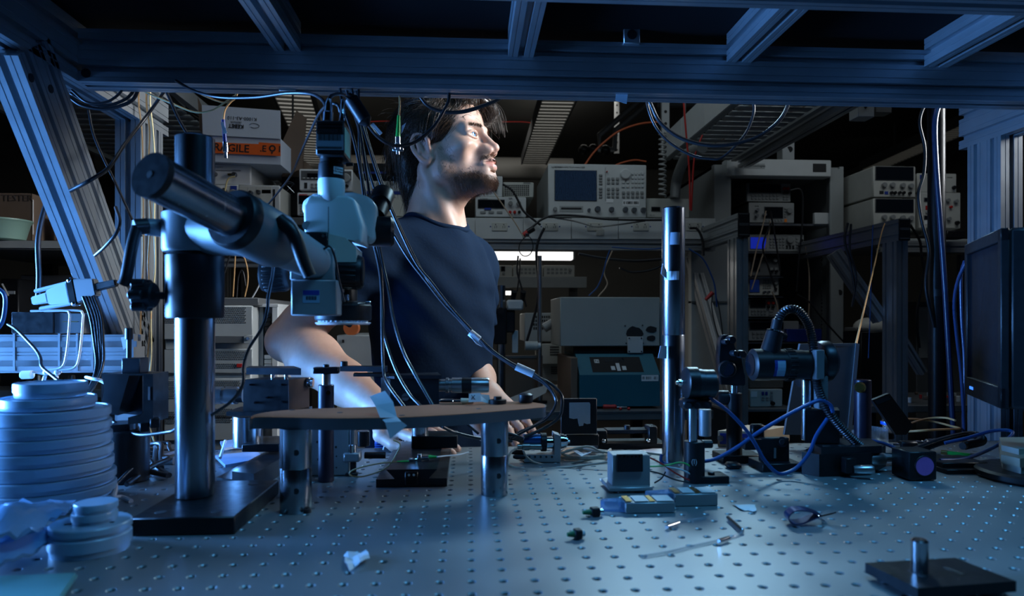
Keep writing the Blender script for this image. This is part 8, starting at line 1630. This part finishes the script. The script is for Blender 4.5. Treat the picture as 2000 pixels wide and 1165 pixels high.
C([(982, 360), (1000, 372), (1012, 392), (1022, 412), (1040, 428), (1056, 440)], 2.88, 2.4, rubber, 'black cable falling across the vented supply to the sockets'); C([(1028, 457), (1044, 440), (1060, 428), (1085, 421), (1130, 422), (1180, 428), (1240, 430), (1300, 430)], 2.86, 2.4, rubber, 'black cable lying along the shelf edge in front of the analyser'); C([(1084, 426), (1120, 432), (1150, 440), (1165, 443), (1200, 440), (1260, 432)], 2.87, 1.6, mat('grey_cord', (.30, .30, .29), .5), 'grey cord drooping from the shelf edge to a socket')
C([(1063, 446), (1056, 460), (1049, 480), (1048, 510), (1052, 550), (1050, 590), (1040, 630), (1028, 670)], 2.75, 2.6, rubber, 'thick black cable dropping along the thin steel pole'); C([(1028, 600), (1018, 560), (1010, 530), (1012, 500)], 2.9, 1.8, rubber, 'black cable hanging in front of the far bench, right'); C([(1010, 570), (1014, 540), (1016, 505)], 2.95, 1.6, rubber, 'black cable hanging in front of the far bench, left')
C([(1195, 483), (1230, 486), (1270, 487), (1300, 484)], 2.8, 1.4, bluc, 'thin blue cable under the socket rail'); C([(1191, 488), (1184, 510), (1176, 540), (1166, 562), (1150, 578)], 2.8, 1.4, bluc, 'thin blue cable dropping to the pale panel cabinet'); C([(1196, 490), (1180, 530), (1186, 556), (1168, 580)], 2.85, 1.2, beig, 'thin beige wire dropping to the pale panel cabinet')
C([(1130, 496), (1180, 505), (1240, 510), (1300, 506)], 2.9, 3.0, rubber, 'black cable sagging under the socket rail'); C([(1210, 524), (1235, 532), (1270, 528), (1296, 518)], 2.95, 2.2, rubber, 'lower black cable sagging under the socket rail')
C([(1345, 486), (1372, 505), (1388, 535), (1396, 560), (1400, 600)], 2.7, 1.6, bluc, 'thin blue wire hanging from the rear shelf corner'); C([(1347, 446), (1362, 448), (1372, 470), (1374, 500)], 2.85, 2.6, rubber, 'black power cord plugged into the last socket')
rcp = thing('alligator_clip', 'red alligator clip on thin wires in front of the partition', 'test clip', at(1388, 580, 2.68)); MB().cyl(at(1378, 586, 2.68), at(1392, 572, 2.68), .006, .009, n=10).build('grip', redm, rcp); C([(1392, 572), (1390, 600), (1398, 640), (1408, 670)], 2.7, 1.1, rubber, 'thin black wire under the alligator clip, left'); C([(1396, 572), (1404, 600), (1410, 640), (1414, 680)], 2.72, 1.1, rubber, 'thin black wire under the alligator clip, right')
for k, pts in enumerate(([(1496, 412), (1490, 440), (1478, 485), (1466, 540)], [(1504, 432), (1500, 465), (1486, 510), (1468, 566)], [(1573, 482), (1580, 530), (1580, 600), (1577, 640)], [(1508, 570), (1516, 590), (1520, 610)])): C(pts, 3.22, 1.3, beig, 'thin beige cable in the rack, %s' % ('leftmost', 'second from left', 'right by the blue terminal box', 'short one by the bench multimeter')[k], 'beige cables in the rack')
for k, pts in enumerate(([(1504, 412), (1510, 440), (1518, 490), (1524, 530)], [(1506, 436), (1490, 480), (1500, 520), (1516, 570)], [(1544, 372), (1562, 370), (1568, 390), (1566, 450), (1560, 510), (1556, 570)], [(1556, 575), (1580, 590), (1604, 620), (1640, 660), (1660, 680)])): C(pts, 3.2, 1.7, rubber, 'black cable in the rack, %s' % ('from the waveform generator', 'crossing the blue screen', 'from the source meter', 'running out to lower right')[k], 'black cables in the rack')
C([(1728, 437), (1722, 455), (1712, 500), (1698, 560), (1684, 620), (1672, 672)], (2.45, 1.1), 1.4, fibo, 'thin tan fibre slanting down to the tilted board'); C([(1705, 440), (1702, 520), (1700, 600), (1696, 700)], 2.45, 1.0, bluc, 'thin dark wire hanging left of the right rear post')
for k, pts in enumerate(([(1656, 436), (1650, 470), (1662, 520), (1670, 570)], [(1662, 438), (1660, 490), (1672, 540), (1664, 600)], [(1778, 440), (1796, 470), (1800, 500), (1806, 540)], [(1806, 510), (1800, 560), (1790, 620), (1796, 680)])): C(pts, 2.6, 2.4, rubber, 'black cable tangled by the right rear post, %s' % ('far left', 'left', 'top right', 'lower right')[k], 'black cables by the right rear post')
C([(478, 382), (490, 392), (505, 388)], 2.42, 1.3, fiby, 'short tan cable between sockets of the module rack'); C([(459, 345), (446, 350), (440, 370), (436, 395)], 2.42, 1.6, fiby, 'tan cable from the white interface box')
for k, (pts, m_) in enumerate((([(460, 490), (458, 530), (455, 580)], fibo), ([(472, 490), (482, 520), (484, 550), (478, 580)], fibo), ([(452, 485), (440, 530), (430, 560)], rubber), ([(488, 590), (505, 560), (512, 540)], whw), ([(462, 585), (466, 540), (474, 530), (480, 560)], rubber))): C(pts, 2.1, 1.5, m_, 'cable behind the clamp casting, %s' % ('orange on the left', 'orange bowed to the right', 'black on the far left', 'pale on the right', 'black loop')[k], 'cables under the module shelf')
C([(1375, 290), (1450, 255), (1540, 220), (1625, 188)], (2.93, 2.22), 1.0, beig, 'thin beige wire stretched under the cable tray')
